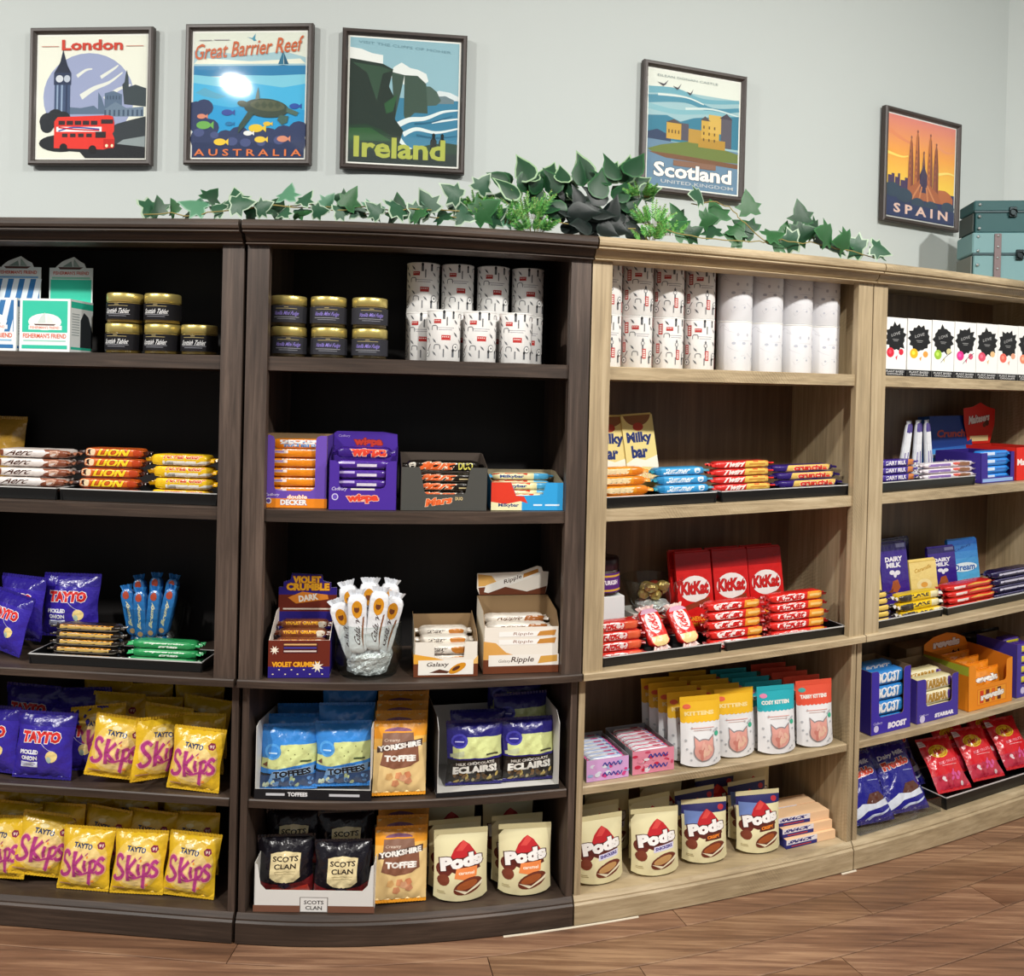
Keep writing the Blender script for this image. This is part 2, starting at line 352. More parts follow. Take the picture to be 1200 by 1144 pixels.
# ================================================================== bookcases
def rect_prof(t0, t1, z0, z1, b=.0015): return [(t0, z0), (t0, z1 - b), (t0 + b, z1), (t1, z1), (t1, z0)]
Z1, Z2, ZC, Z4, ZB = 1.494, 1.110, 0.682, 0.364, 0.076      # tops of the five shelf levels
TH = [.035, .031, .019, .021]
def bookcase(i, kind, label):
    a, b = B[i] + (.0045 if i == 1 else .0022), B[i + 1] - (.0045 if i == 0 else .0022)
    H, V, K = ('dark_wood_h', 'dark_wood_v', 'dark_back') if kind == 'dark' else ('oak_h', 'oak_v', 'oak_back')
    o = bend((a + b) / 2, .2, 0); root = empty('bookcase', o); tag(root, label, 'bookcase', 'bookcases along the wall')
    def part(name, mb, m, p=root): return mb.obj(name, m, p, origin=o)
    n = 14
    # crown: rounded nose, fillet, cove and bead
    nose = [(.007, 1.8035), (.002, 1.806), (.0, 1.812), (.0, 1.818), (.003, 1.824), (.009, 1.8285), (.018, 1.83)]
    mb = MB(); mb.sweep(nose + [(.385, 1.83), (.385, 1.8035)], a, b, n); cr = part('crown', mb, H)
    mb = MB(); mb.sweep([(.012, 1.796), (.006, 1.798), (.006, 1.801), (.012, 1.8035), (.1, 1.8035), (.1, 1.796)], a, b, n); part('crown_fillet', mb, H, cr)
    mb = MB(); mb.sweep([(.040, 1.776), (.034, 1.779), (.029, 1.784), (.026, 1.790), (.024, 1.796), (.1, 1.796), (.1, 1.776)], a, b, n); part('crown_cove', mb, H, cr)
    mb = MB(); mb.sweep([(.034, 1.771), (.031, 1.7725), (.031, 1.7745), (.036, 1.776), (.1, 1.776), (.1, 1.771)], a, b, n); part('crown_bead', mb, H, cr)
    # the carcass
    for e0, e1 in ((a, a + .019), (b - .019, b)):
        mb = MB(); mb.sweep([(.052, ZC), (.052, 1.803), (.37, 1.803), (.37, ZC)], e0, e1, 1); part('side_panel', mb, V)
        mb = MB(); mb.sweep([(.074, 0), (.074, ZC - .02), (.37, ZC - .02), (.37, 0)], e0 + .002, e1 + .001, 1); part('lower_side_panel', mb, V)
    for e0, e1 in ((a, a + .056), (b - .056, b)):
        mb = MB(); mb.sweep([(.048, ZC), (.046, ZC), (.046, 1.771), (.066, 1.771), (.066, ZC)], e0, e1, 2); part('stile', mb, V)
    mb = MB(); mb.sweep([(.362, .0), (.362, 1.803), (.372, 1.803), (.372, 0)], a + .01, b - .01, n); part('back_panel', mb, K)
    for z, th in ((Z1, TH[0]), (Z2, TH[1])):
        mb = MB(); mb.sweep(rect_prof(.052, .362, z - th, z), a + .019, b - .019, n); part('shelf', mb, H)
    mb = MB(); mb.sweep(rect_prof(.036, .362, ZC - TH[2], ZC, .003), a, b, n); part('counter_shelf', mb, H)
    mb = MB(); mb.sweep(rect_prof(.078, .362, Z4 - TH[3], Z4, .003), a + .021, b - .021, n); part('shelf', mb, H)
    mb = MB(); mb.sweep(rect_prof(.080, .362, ZB - .03, ZB, .002), a + .021, b - .021, n); part('bottom_shelf', mb, H)
    mb = MB(); mb.sweep([(.062, .003), (.062, .055), (.066, .060), (.066, .064), (.074, ZB), (.082, ZB), (.082, .003)], a, b, n); part('base_moulding', mb, H)
    return root
bookcase(0, 'dark', 'dark brown bookcase at the far left, cut off by the picture edge')
bookcase(1, 'dark', 'dark brown bookcase holding chocolate display boxes and toffee bags, beside the oak one')
bookcase(2, 'oak', 'pale oak bookcase next to the dark ones, with round printed tins on top shelf')
bookcase(3, 'oak', 'pale oak bookcase at the far right below the teal trunks')

# pale edging strip lying along the foot of the middle bookcases
for k, (a_, b_) in enumerate(((590, 748), (986, 1003))):
    sa, sb = seen(a_, 1090 if k == 0 else 1023, .06)[0], seen(b_, 1075 if k == 0 else 1020, .06)[0]
    mb = MB(); mb.sweep([(.0605, .0), (.0605, .0028), (.0575, .002), (.0565, .0)], sa, sb, 8); struct(mb.obj('trim_%d' % (k + 1), mat('pale_trim', rough=.5, color='#d8cdb8')))
# ================================================================== pictures on the wall
def flat(w, h): return lambda x, y, e: ((x - .5) * w, -e, y * h)
def wave_text(A, s, cx, cy, w, h, col, **k): return A.text(s, cx, cy, w, h, col, **k)
def art_london():
    A = Art(); A.rect(0, 0, 1, 1, '#e6e9da')
    A.ell(.47, .50, .42, .36, '#98a3c4', 32)
    for p, w_ in (([(.40, .50), (.52, .57), (.66, .62), (.78, .70)], .05), ([(.36, .67), (.44, .72), (.5, .73)], .03), ([(.58, .66), (.7, .73), (.74, .76)], .03), ([(.62, .48), (.74, .56), (.86, .6)], .045)): A.stroke(p, w_, '#dfe3da', .01)
    # abbey and houses
    A.poly([(.27, .36), (.27, .42), (.40, .41), (.52, .43), (.56, .40), (.56, .54), (.59, .50), (.62, .42), (.62, .53), (.70, .55), (.78, .52), (.78, .36)], '#5b7088')
    A.poly([(.78, .60), (.80, .62), (.81, .69), (.82, .72), (.835, .66), (.84, .58), (.90, .60), (1.0, .57), (1.0, .42), (.80, .44)], '#39454a')
    A.poly([(.62, .40), (.72, .46), (.82, .41), (.98, .42), (.98, .34), (.62, .34)], '#6d8296')
    for i in range(9): A.rect(.62 + i * .042, .345, .637 + i * .042, .395, '#43566c')
    for i in range(5): A.rect(.64 + i * .028, .48, .65 + i * .028, .51, '#43566c')
    # clock tower
    A.rect(.155, .34, .30, .67, '#3f5272'); A.rect(.175, .34, .19, .6, '#8ea4c0'); A.rect(.215, .34, .232, .6, '#8ea4c0'); A.rect(.26, .34, .275, .6, '#2a3957')
    A.rect(.148, .60, .307, .70, '#2d3a56'); A.ell(.20, .65, .035, .03, '#cfd6dd', 14); A.ell(.27, .65, .03, .03, '#b9c3d0', 14)
    A.poly([(.15, .70), (.305, .70), (.27, .76), (.26, .79), (.235, .87), (.23, .90), (.225, .87), (.205, .79), (.19, .76)], '#232c40')
    # trees, road
    for x, y, r in ((.10, .30, .08), (.17, .33, .08), (.24, .32, .07), (.09, .26, .06)): A.ell(x, y, r, r * .9, '#20262c', 14)
    A.poly([(.66, .12), (.66, .24), (.74, .28), (.86, .31), (1, .34), (1, .10)], '#323a3f'); A.poly([(.70, .09), (.8, .15), (1, .18), (1, .06)], '#8d999b')
    A.ell(.22, .12, .2, .07, '#1d2126', 20); A.poly([(.1, .07), (.4, .05), (.45, 0.0), (1, 0), (1, .09), (.7, .12), (.3, .14)], '#1d2126')
    # double-decker bus
    A.poly([(.16, .08), (.16, .30), (.19, .335), (.66, .35), (.70, .34), (.715, .29), (.715, .22), (.70, .20), (.72, .16), (.72, .09), (.62, .07)], '#e0352b')
    A.rect(.18, .215, .60, .255, '#ebeff0'); A.stroke([(.20, .22), (.34, .25), (.58, .235)], .012, '#3b52a2'); A.stroke([(.20, .25), (.34, .235), (.58, .225)], .012, '#c82028')
    for i in range(5): A.rect(.20 + i * .075, .27, .26 + i * .075, .305, '#31272b')
    for i in range(4): A.rect(.235 + i * .075, .17, .285 + i * .075, .20, '#31272b')
    A.rect(.595, .28, .705, .315, '#31272b'); A.rect(.545, .165, .64, .215, '#2a2226'); A.rect(.62, .08, .715, .155, '#c3231f')
    for x, y in ((.25, .085), (.52, .07)): A.ell(x, y, .036, .034, '#17181b', 16)
    A.ell(.65, .10, .014, .014, '#ffe9c0', 8); A.ell(.70, .10, .012, .014, '#ffe9c0', 8)
    A.text('London', .5, .925, .56, .085, '#c8402f', bold=.02, out='#c8402f', ow=.012)
    A.rect(.03, .912, .19, .917, '#c98c7c'); A.rect(.81, .912, .97, .917, '#c98c7c')
    return A
def art_reef():
    A = Art(); A.rect(0, 0, 1, 1, '#d9e0d2')
    A.poly([(0, .72), (0, .86), (.25, .84), (.5, .82), (.8, .85), (1, .80), (1, .72)], '#9fc3cb'); A.poly([(.05, .80), (.5, .77), (.95, .79), (1, .75), (0, .75)], '#e3e6d4')
    A.rect(0, .65, 1, .735, '#2d7fae'); A.poly([(0, .0), (0, .665), (.2, .645), (.45, .66), (.7, .655), (1, .665), (1, 0)], '#7cc7dc')
    A.poly([(0, 0), (0, .60), (.3, .56), (.5, .60), (.8, .56), (1, .59), (1, 0)], '#47b1dc'); A.poly([(0, 0), (0, .45), (.35, .40), (.62, .44), (1, .38), (1, 0)], '#2b9cd3')
    A.poly([(.02, .52), (.1, .56), (.2, .52), (.3, .49), (.22, .47), (.1, .49)], '#5aa7c4')
    A.poly([(.745, .735), (.85, .735), (.80, .74)], '#1f5873'); A.poly([(.755, .745), (.80, .86), (.803, .745)], '#2a6f8d'); A.poly([(.808, .745), (.803, .84), (.85, .745)], '#1f5873')
    A.poly([(.47, .965), (.52, .955), (.55, .99), (.545, .95), (.56, .935), (.535, .93), (.52, .945)], '#4b94ac')
    for x, y, r in ((.03, .38, .09), (.10, .40, .085), (.05, .28, .1), (.15, .24, .09), (.10, .15, .12), (.3, .15, .09), (.42, .17, .1), (.55, .15, .09), (.68, .16, .1), (.82, .18, .1), (.95, .22, .09), (.9, .12, .12), (.22, .10, .1)): A.ell(x, y, r, r * .8, '#323f63', 12)
    A.rect(0, 0, 1, .12, '#29375b')
    for x, y, r in ((.06, .20, .05), (.2, .18, .04), (.36, .13, .05), (.48, .12, .05), (.62, .12, .04), (.78, .14, .05)): A.ell(x, y, r, r * .7, '#4a5682', 10)
    for x, y, c, q in ((.10, .26, '#6fae57', .065), (.08, .33, '#d88b70', .04), (.57, .235, '#e6c63c', .065), (.25, .125, '#ebc83f', .055), (.61, .145, '#ecc94a', .05), (.67, .27, '#e3bd3f', .035), (.31, .36, '#3a4f9a', .05), (.91, .41, '#2f55a5', .045), (.81, .15, '#d89074', .05), (.50, .195, '#e9ecea', .04), (.33, .27, '#2a77a8', .035)):
        A.ell(x, y, q, q * .5, c, 14); A.poly([(x + q * .8, y), (x + q * 1.4, y + q * .5), (x + q * 1.4, y - q * .5)], c)
    # turtle
    A.ell(.66, .395, .20, .075, '#3c4a3f', 24, rot=-5); A.ell(.67, .415, .155, .045, '#58604a', 20, rot=-5)
    for k in range(4): A.poly([(.55 + k * .06, .42), (.58 + k * .06, .45), (.61 + k * .06, .415), (.58 + k * .06, .39)], '#465240')
    A.ell(.45, .43, .05, .025, '#4a5546', 12, rot=-10); A.poly([(.50, .37), (.56, .36), (.47, .25), (.41, .19), (.42, .26)], '#3b5148'); A.poly([(.56, .46), (.60, .47), (.585, .565), (.57, .51)], '#6a7d78')
    A.poly([(.78, .34), (.86, .33), (.85, .28), (.80, .26), (.76, .30)], '#44645a'); A.poly([(.84, .40), (.95, .36), (.93, .33), (.84, .36)], '#4f6b60')
    A.text('Great Barrier Reef', .49, .875, .96, .125, '#c4623a', shear=.25, rot=4, bold=.012)
    A.rect(.05, .935, .16, .942, '#a9a6a8'); A.rect(.18, .937, .32, .944, '#a9a6a8')
    A.text('A U S T R A L I A', .5, .04, .96, .055, '#dc7a48', bold=.02)
    return A
def art_ireland():
    A = Art(); A.rect(0, 0, 1, 1, '#8fb7c2')
    A.poly([(0, .8), (0, .92), (.1, .91), (.2, .88), (.3, .87), (.3, .8)], '#e4e9e4'); A.poly([(.36, .7), (.40, .78), (.47, .82), (.55, .78), (.62, .77), (.70, .74), (.72, .68), (.6, .6)], '#dfe6e2'); A.poly([(.72, .56), (.82, .61), (.92, .60), (1, .57), (1, .5), (.72, .5)], '#d4dfe0')
    A.rect(0, 0, 1, .535, '#3d7f9d')
    A.poly([(.70, .53), (.78, .56), (.88, .57), (.96, .54), (.96, .51), (.72, .50)], '#6c8187')
    A.poly([(.62, .47), (.66, .64), (.74, .64), (.80, .60), (.84, .53), (.80, .49), (.7, .48)], '#4b6157')
    A.poly([(.5, .40), (.50, .72), (.38, .74), (.42, .36), (.52, .35), (.6, .42), (.72, .42), (.70, .66), (.62, .72), (.50, .72)], '#3d5247')
    for p, w_ in (([(.42, .30), (.55, .36), (.7, .38), (.86, .44), (1, .46)], .05), ([(.5, .24), (.62, .29), (.8, .27), (1, .31)], .04), ([(.45, .20), (.52, .14), (.62, .11)], .07), ([(.76, .35), (.88, .37), (1, .39)], .02)): A.stroke(p, w_, '#dbe7e6', .012)
    for p in ([(.6, .33), (.75, .35), (.95, .41)], [(.62, .24), (.8, .225), (1, .25)]): A.stroke(p, .02, '#28627f', .006)
    A.poly([(0, .2), (0, .83), (.30, .80), (.395, .76), (.36, .62), (.43, .50), (.42, .36), (.50, .27), (.46, .15)], '#26352f'); A.poly([(.02, .80), (.30, .775), (.39, .75), (.3, .72), (.25, .5), (.16, .72)], '#35503f')
    A.poly([(.32, .48), (.44, .56), (.40, .42), (.34, .40)], '#2f5a39')
    A.poly([(0, 0), (0, .29), (.15, .31), (.3, .27), (.42, .20), (.55, .12), (.75, .17), (.9, .19), (1, .18), (1, 0)], '#24402f'); A.poly([(0, .17), (0, .27), (.2, .28), (.4, .18)], '#2f5a35'); A.rect(0, 0, 1, .10, '#1e2f2b')
    for x in (.78, .86): A.poly([(x - .028, .12), (x - .03, .20), (x - .012, .225), (x - .016, .25), (x, .265), (x + .016, .25), (x + .012, .225), (x + .03, .20), (x + .024, .12)], '#15201f')
    A.text('Ireland', .47, .125, .84, .17, '#aab34a', bold=.03)
    A.text('VISIT THE CLIFFS OF MOHER', .5, .945, .85, .02, '#6f97a4', rot=-3)
    return A
def art_scotland():
    A = Art(); A.rect(0, 0, 1, 1, '#9cc0c6'); A.rect(0, .84, 1, 1, '#dfe5da')
    for p, w_, c in (([(0, .82), (.3, .84), (.6, .79), (1, .83)], .06, '#6fa9b8'), ([(0, .74), (.4, .78), (.7, .72), (1, .76)], .07, '#4c8da3'), ([(0, .68), (.3, .66), (.7, .70), (1, .68)], .05, '#82b6c0'), ([(.1, .79), (.4, .80), (.6, .76)], .02, '#d7e2dc'), ([(.4, .70), (.7, .73), (1, .70)], .02, '#cfdfdc')): A.stroke(p, w_, c, w_ * .5)
    A.poly([(0, .5), (0, .6), (.2, .62), (.35, .58), (.5, .63), (.7, .66), (1, .70), (1, .4), (0, .4)], '#3e7f97'); A.poly([(0, .38), (0, .46), (.1, .49), (.2, .46), (.25, .42), (.25, .36)], '#3b4a66')
    A.poly([(0, .0), (0, .40), (1, .38), (1, 0)], '#6b8ba4')
    A.poly([(0, .31), (.15, .36), (.45, .42), (.75, .40), (1, .36), (1, .28), (.3, .26), (.1, .27)], '#6f7f45'); A.poly([(0, .29), (.3, .29), (1, .27), (1, .23), (.2, .25)], '#7b5a44')
    for x0, x1, y0, y1, c in ((.20, .36, .42, .56, '#c9a24a'), (.36, .44, .42, .57, '#5a5762'), (.44, .58, .41, .53, '#b79246'), (.58, .78, .40, .62, '#cba64d'), (.66, .80, .52, .68, '#d2b05a'), (.80, .92, .40, .66, '#5d5a63'), (.55, .85, .38, .46, '#b58f40')): A.rect(x0, y0, x1, y1, c)
    A.poly([(.19, .56), (.28, .595), (.37, .56)], '#5b5250'); A.poly([(.57, .62), (.62, .66), (.68, .62)], '#5b5250'); A.poly([(.78, .66), (.86, .71), (.93, .66)], '#4a4650')
    for k in range(9): A.rect(.60 + (k % 3) * .06, .44 + (k // 3) * .055, .615 + (k % 3) * .06, .465 + (k // 3) * .055, '#6b5535')
    for k in range(4): A.rect(.22 + k * .035, .47, .232 + k * .035, .50, '#6b5535')
    for x, y, q in ((.16, .885, .07), (.31, .87, .055), (.45, .84, .045)): A.poly([(x - q, y + .01), (x, y), (x + q * .7, y + .04), (x + q * .25, y - .005), (x - q * .1, y - .02)], '#4b4a52')
    A.rect(.28, .19, .75, .24, '#8a6a58')
    A.text('Scotland', .5, .145, .86, .13, '#f3f2ea', bold=.035, out='#41586e', ow=.02); A.text('UNITED KINGDOM', .55, .045, .80, .03, '#c5ccce', bold=.01)
    A.text('EILEAN DONAN CASTLE', .42, .955, .66, .02, '#9aa7a6')
    return A
def art_spain():
    A = Art()
    for i in range(24):
        u = i / 23; c0, c1, c2 = np.array(lin('#f3d04c')), np.array(lin('#f2a64a')), np.array(lin('#dd8577'))
        c = c0 + (c1 - c0) * min(1, u * 2) if u < .5 else c1 + (c2 - c1) * (u - .5) * 2
        A.rect(0, .30 + .7 * i / 24, 1, .30 + .7 * (i + 1) / 24 + .001, tuple(c))
    for p, w_, c in (([(0, .85), (.2, .78), (.4, .74)], .05, '#e58f62'), ([(.7, .8), (.85, .74), (1, .76)], .04, '#e99a6a'), ([(0, .62), (.2, .60), (.3, .62)], .03, '#f6dc6c'), ([(.75, .5), (.9, .53), (1, .52)], .03, '#f7e07a')): A.stroke(p, w_, c, .01)
    A.rect(0, 0, 1, .31, '#27355f')
    for x, y, w_ in ((.02, .40, .05), (.07, .42, .04), (.12, .39, .05), (.16, .43, .03), (.2, .37, .06), (.26, .40, .05)): A.rect(x, .28, x + w_, y, '#45345a')
    A.poly([(.74, .28), (.76, .34), (.86, .345), (.93, .32), (.98, .27), (.98, .2), (.72, .2)], '#b3683f')
    for x, top, w_, c in ((.34, .83, .085, '#a5623f'), (.43, .90, .09, '#b86f40'), (.62, .89, .09, '#b86f40'), (.71, .81, .085, '#93553f'), (.525, .70, .05, '#7c5a55')):
        A.poly([(x - w_ / 2, .25), (x - w_ * .42, .55), (x - w_ * .2, top - .07), (x - .006, top - .03), (x + .006, top - .03), (x + w_ * .2, top - .07), (x + w_ * .42, .55), (x + w_ / 2, .25)], c)
        A.poly([(x, .25), (x + w_ * .1, top - .06), (x + w_ * .2, top - .07), (x + w_ * .42, .55), (x + w_ / 2, .25)], '#7d4436'); A.ell(x, top - .015, .012, .016, '#8e5a4d', 8)
        for k in range(5): A.rect(x - w_ * .2, .42 + k * .06, x - w_ * .08, .45 + k * .06, '#6b3b33')
    A.poly([(.26, .20), (.30, .30), (.44, .38), (.525, .48), (.6, .38), (.74, .30), (.80, .20)], '#a8613d'); A.poly([(.47, .28), (.47, .46), (.525, .56), (.58, .46), (.58, .28)], '#3d3350')
    for p in ([(.36, .20), (.48, .36)], [(.46, .17), (.50, .34)], [(.60, .17), (.57, .34)], [(.70, .20), (.58, .36)]): A.stroke(p, .022, '#c98456')
    for x, y, r in ((.08, .26, .12), (.25, .22, .12), (.45, .16, .1), (.65, .15, .1), (.9, .17, .1)): A.ell(x, y, r, r * .6, '#2d4255', 14)
    A.rect(0, 0, 1, .14, '#24325b')
    A.text('S P A I N', .5, .085, .80, .095, '#e0c0b0', bold=.03)
    return A
def picture(x0, x1, y0, y1, art, label):
    t = WT - .008; xm, ym = (x0 + x1) / 2, (y0 + y1) / 2
    sa, sb = seen(x0, ym, t - .02)[0], seen(x1, ym, t - .02)[0]; zt, zb = seen(xm, y0, t - .02)[1], seen(xm, y1, t - .02)[1]
    w, h = (bend(sb, t - .02, 2) - bend(sa, t - .02, 2)).length, zt - zb; s = (sa + sb) / 2; cA, cB = bend(sa, t, zb), bend(sb, t, zb); p = (cA + cB) / 2
    r = empty('framed_poster', p, math.atan2(cB.y - cA.y, cB.x - cA.x)); tag(r, label, 'poster', 'framed travel posters on the wall')
    fw, d = .0165, .022
    A_ = [(-w / 2, 0), (w / 2, 0), (w / 2, h), (-w / 2, h)]
    for k in range(4):
        (ax, az), (bx, bz) = A_[k], A_[(k + 1) % 4]
        cx, cz = 0, h / 2
        def ins(x, z, q): return x + (q if x < 0 else -q), z + (q if z < h / 2 else -q)
        mb = MB(); prof = [(0, 0), (0, -d * .8), (.004, -d), (fw - .006, -d), (fw - .002, -d * .72), (fw, -d * .6), (fw, 0)]; v = []
        for X, Z in ((ax, az), (bx, bz)):
            for q, y in prof: xx, zz = ins(X, Z, q); v.append((xx, y, zz))
        m = len(prof); f = [(j, (j + 1) % m, m + (j + 1) % m, m + j) for j in range(m)] + [tuple(range(m))[::-1], tuple(m + j for j in range(m))]
        mb.add(v, f); mb.obj('frame_rail', 'frame_wood', r)
    iw, ih = w - 2 * fw + .004, h - 2 * fw + .004
    mb = MB(); mb.box(-iw / 2, iw / 2, -.009, -.004, fw - .002, fw - .002 + ih, '#eceee6')
    bo = .0075
    lay(mb, art, lambda x, y, e: ((x - .5) * (iw - 2 * bo), -.009 - e * .8, fw - .002 + bo + y * (ih - 2 * bo))); mb.obj('print', 'print_paper', r)
    mb = MB(); mb.box(-iw / 2, iw / 2, -.0165, -.0145, fw - .002, fw - .002 + ih); mb.obj('glass', 'picture_glass', r)
    return r
picture(33.5, 177.5, 31.5, 193, art_london(), 'framed poster with red double-decker bus and clock tower, lettered London')
picture(216, 365, 27, 192.5, art_reef(), 'framed blue sea poster with a turtle and small fish')
picture(399.5, 546, 35, 199.5, art_ireland(), 'framed dark green poster of sea cliffs lettered Ireland')
picture(753.5, 874.5, 78.5, 229.5, art_scotland(), 'framed poster of a yellow castle by water lettered Scotland')
picture(1037, 1126, 133.5, 265, art_spain(), 'framed orange sunset poster of a church with tall spires')

# ================================================================== trunks on top of the last bookcase
def trunk(px, t, z0, ztop_px, w, d, front, side, lidfrac, label, strap_at, stud):
    s0_, zt = seen(px, ztop_px, t); h = zt - z0; s = s0_; an = math.radians(-8); p = bend(s, t, z0) + Vector((math.cos(an), math.sin(an), 0)) * (w / 2)
    r = empty('storage_trunk', p, an); tag(r, label, 'trunk', 'teal trunks on the bookcase')
    lh = h * lidfrac
    mats = [mat('trunk_%s' % front[1:], rough=.6, color=front, bump=(90, .25, .001)), mat('trunk_side_%s' % side[1:], rough=.7, color=side, bump=(90, .25, .001))]
    mb = MB(); mb.bbox(-w / 2 + .006, w / 2 - .006, .003, d - .003, 0, h - lh - .002, .003); mb.obj('body', mats[0], r)
    mb = MB(); mb.bbox(-w / 2, w / 2, 0, d, h - lh, h, .004); ld_ = mb.obj('lid', mats[0], r)
    mb = MB(); mb.box(-w / 2 + .002, w / 2 - .002, -.001, .004, h - lh - .004, h - lh + .002); mb.obj('lid_rim', mat('trunk_rim', rough=.5, color='#1d3d42'), ld_)
    for sx in (-1, 1):
        mb = MB(); x = sx * (w / 2 - .0015); mb.box(min(x, x + sx * .003), max(x, x + sx * .003), .006, d - .006, .004, h - lh - .006); mb.obj('end_panel', mats[1], r)
    for x in strap_at:
        mb = MB(); mb.bbox(x - .011, x + .011, -.004, .004, .002, h - .004, .0012); st_ = mb.obj('strap', mat('trunk_strap', rough=.55, color='#6f5f60'), r)
        for k in range(5):
            m2 = MB(); m2.lathe([(.0001, -.0), (.0045, 0.0), (.0038, .002), (.0001, .0032)], 10); q = m2.obj('rivet', mat('rivet_metal', rough=.3, metal=.9, color='#c6ccd0'), st_); q.location = (x, -.004, .012 + (h - .024) * k / 4); q.rotation_euler = (math.radians(90), 0, 0)
    for x in (-w / 2 + .018,):
        for k in range(stud):
            m2 = MB(); m2.lathe([(.0001, 0), (.0055, 0), (.0045, .003), (.0001, .0042)], 10); q = m2.obj('stud', mat('rivet_metal'), r); q.location = (x, -.0005, .014 + (h - .028) * k / max(1, stud - 1)); q.rotation_euler = (math.radians(90), 0, 0)
    x = strap_at[-1] + .07 if len(strap_at) else .0
    x = min(x, w / 2 - .04)
    mb = MB(); mb.bbox(x - .012, x + .012, -.006, .002, h - lh - .02, h - lh + .014, .0015); cl = mb.obj('clasp', mat('clasp_metal', rough=.35, metal=.8, color='#2c3436'), r)
    mb = MB(); mb.tube([(x + .011 * math.cos(q * .5236), -.0085, h - lh - .004 + .011 * math.sin(q * .5236)) for q in range(13)], .0018, 5); mb.obj('ring', mat('clasp_metal'), cl)
    return r, h
_tz = 1.8302
_, _h = trunk(1140, .15, _tz, 272.5, .25, .15, '#6a9093', '#6b706a', .42, 'lower pale teal trunk with brown straps and rivets', (-.045,), 4)
trunk(1142, .152, _tz + _h + .001, 235, .245, .14, '#1b4d4f', '#37423f', .34, 'upper dark teal trunk stacked on the paler one', (), 3)

# ================================================================== artificial plants on the bookcases
def leaf_mesh(name, kind, m):
    out = {'ivy': [(0, 0), (.20, -.10), (.46, -.06), (.36, .16), (.58, .34), (.30, .42), (.24, .62), (0, 1.0), (-.24, .62), (-.30, .42), (-.58, .34), (-.36, .16), (-.46, -.06), (-.20, -.10)],
           'oval': [(0, 0), (.18, .02), (.33, .16), (.36, .36), (.27, .62), (.12, .86), (0, 1.1), (-.10, .84), (-.25, .64), (-.37, .38), (-.31, .18), (-.15, .03)]}[kind]
    c1, c2 = {'green': ('#28592f', '#326b3b'), 'edged': ('#275238', '#a3b89f'), 'pale': ('#4f8264', '#7ea58c'), 'dark': ('#0a1815', '#12241f'), 'streak': ('#1c4229', '#8fae86'), 'deep': ('#183f26', '#24582f')}[m]
    mb = MB(); cy = .38; n = len(out); R_ = .86 if kind == 'ivy' else .86
    def lift_(x, y): return -.35 * abs(x) * (.6 + .5 * y) - .18 * y * y
    v = [(0, lift_(0, cy) + .0, cy)] + [(x * R_, lift_(x * R_, cy + (y - cy) * R_), cy + (y - cy) * R_) for x, y in out] + [(x, lift_(x, y), y) for x, y in out]
    v = [(a, -b, c) for a, b, c in v]
    mb.add(v, [(0, 1 + i, 1 + (i + 1) % n) for i in range(n)], c1, True)
    odd = [i for i in range(n)]
    mb.add(v, [(1 + i, 1 + n + i, 1 + n + (i + 1) % n, 1 + (i + 1) % n) for i in odd], c2, True)
    return mb.mesh('leaf', 'leaf_skin')
mat('leaf_skin', rough=.42, attr=True, spec=.45, bump=(160, .2, .001))
LEAF = {(k, m): leaf_mesh('leaf', k, m) for k, m in (('ivy', 'green'), ('ivy', 'edged'), ('ivy', 'pale'), ('ivy', 'deep'), ('oval', 'streak'), ('oval', 'dark'), ('oval', 'deep'), ('oval', 'green'))}
mat('stem_skin', rough=.6, color='#8f8046')
def spot(px, py, t):
    s, z = seen(px, py, t); return bend(s, t, z), s
def put_leaf(root, px, py, t, size, key, roll, tip=None, turn=None):
    p, s = spot(px, py, t); o = link('leaf', LEAF[key], root)
    q = Matrix.Rotation(yaw(s) + (turn if turn is not None else rnd.uniform(-.6, .6)), 4, 'Z') @ Matrix.Rotation(tip if tip is not None else rnd.uniform(-.7, .25), 4, 'X') @ Matrix.Rotation(roll, 4, 'Y')
    o.matrix_parent_inverse = Matrix.Identity(4)
    low = min((q @ Vector(v.co)).z for v in LEAF[key].vertices) * size
    p = p.copy(); p.z = max(p.z, 1.8325 - low); o.matrix_basis = Matrix.Translation(p - root.location) @ q @ Matrix.Scale(size, 4)
    return o
def stem(root, pts, r=.0016):
    P = [spot(*p)[0] - root.location for p in pts]
    Q = []
    for i in range(len(P) - 1):
        for k in range(4): Q.append(P[i].lerp(P[i + 1], k / 4) + Vector((rnd.uniform(-.004, .004), 0, rnd.uniform(-.004, .004))))
    Q.append(P[-1]); mb = MB(); mb.tube(Q, r, 5); return mb.obj('stem', 'stem_skin', root)
TL = .05
g1 = empty('ivy_garland', spot(355, 255, TL)[0]); tag(g1, 'variegated ivy garland trailing along the dark bookcase tops', 'garland')
stem(g1, [(170, 250, TL), (232, 252, TL), (275, 244, TL), (330, 240, TL), (380, 246, TL), (430, 243, TL), (480, 252, TL + .02), (540, 256, TL)]); stem(g1, [(250, 250, TL + .03), (310, 242, TL + .03), (360, 239, TL + .02), (420, 250, TL + .02), (500, 245, TL), (575, 250, TL)])
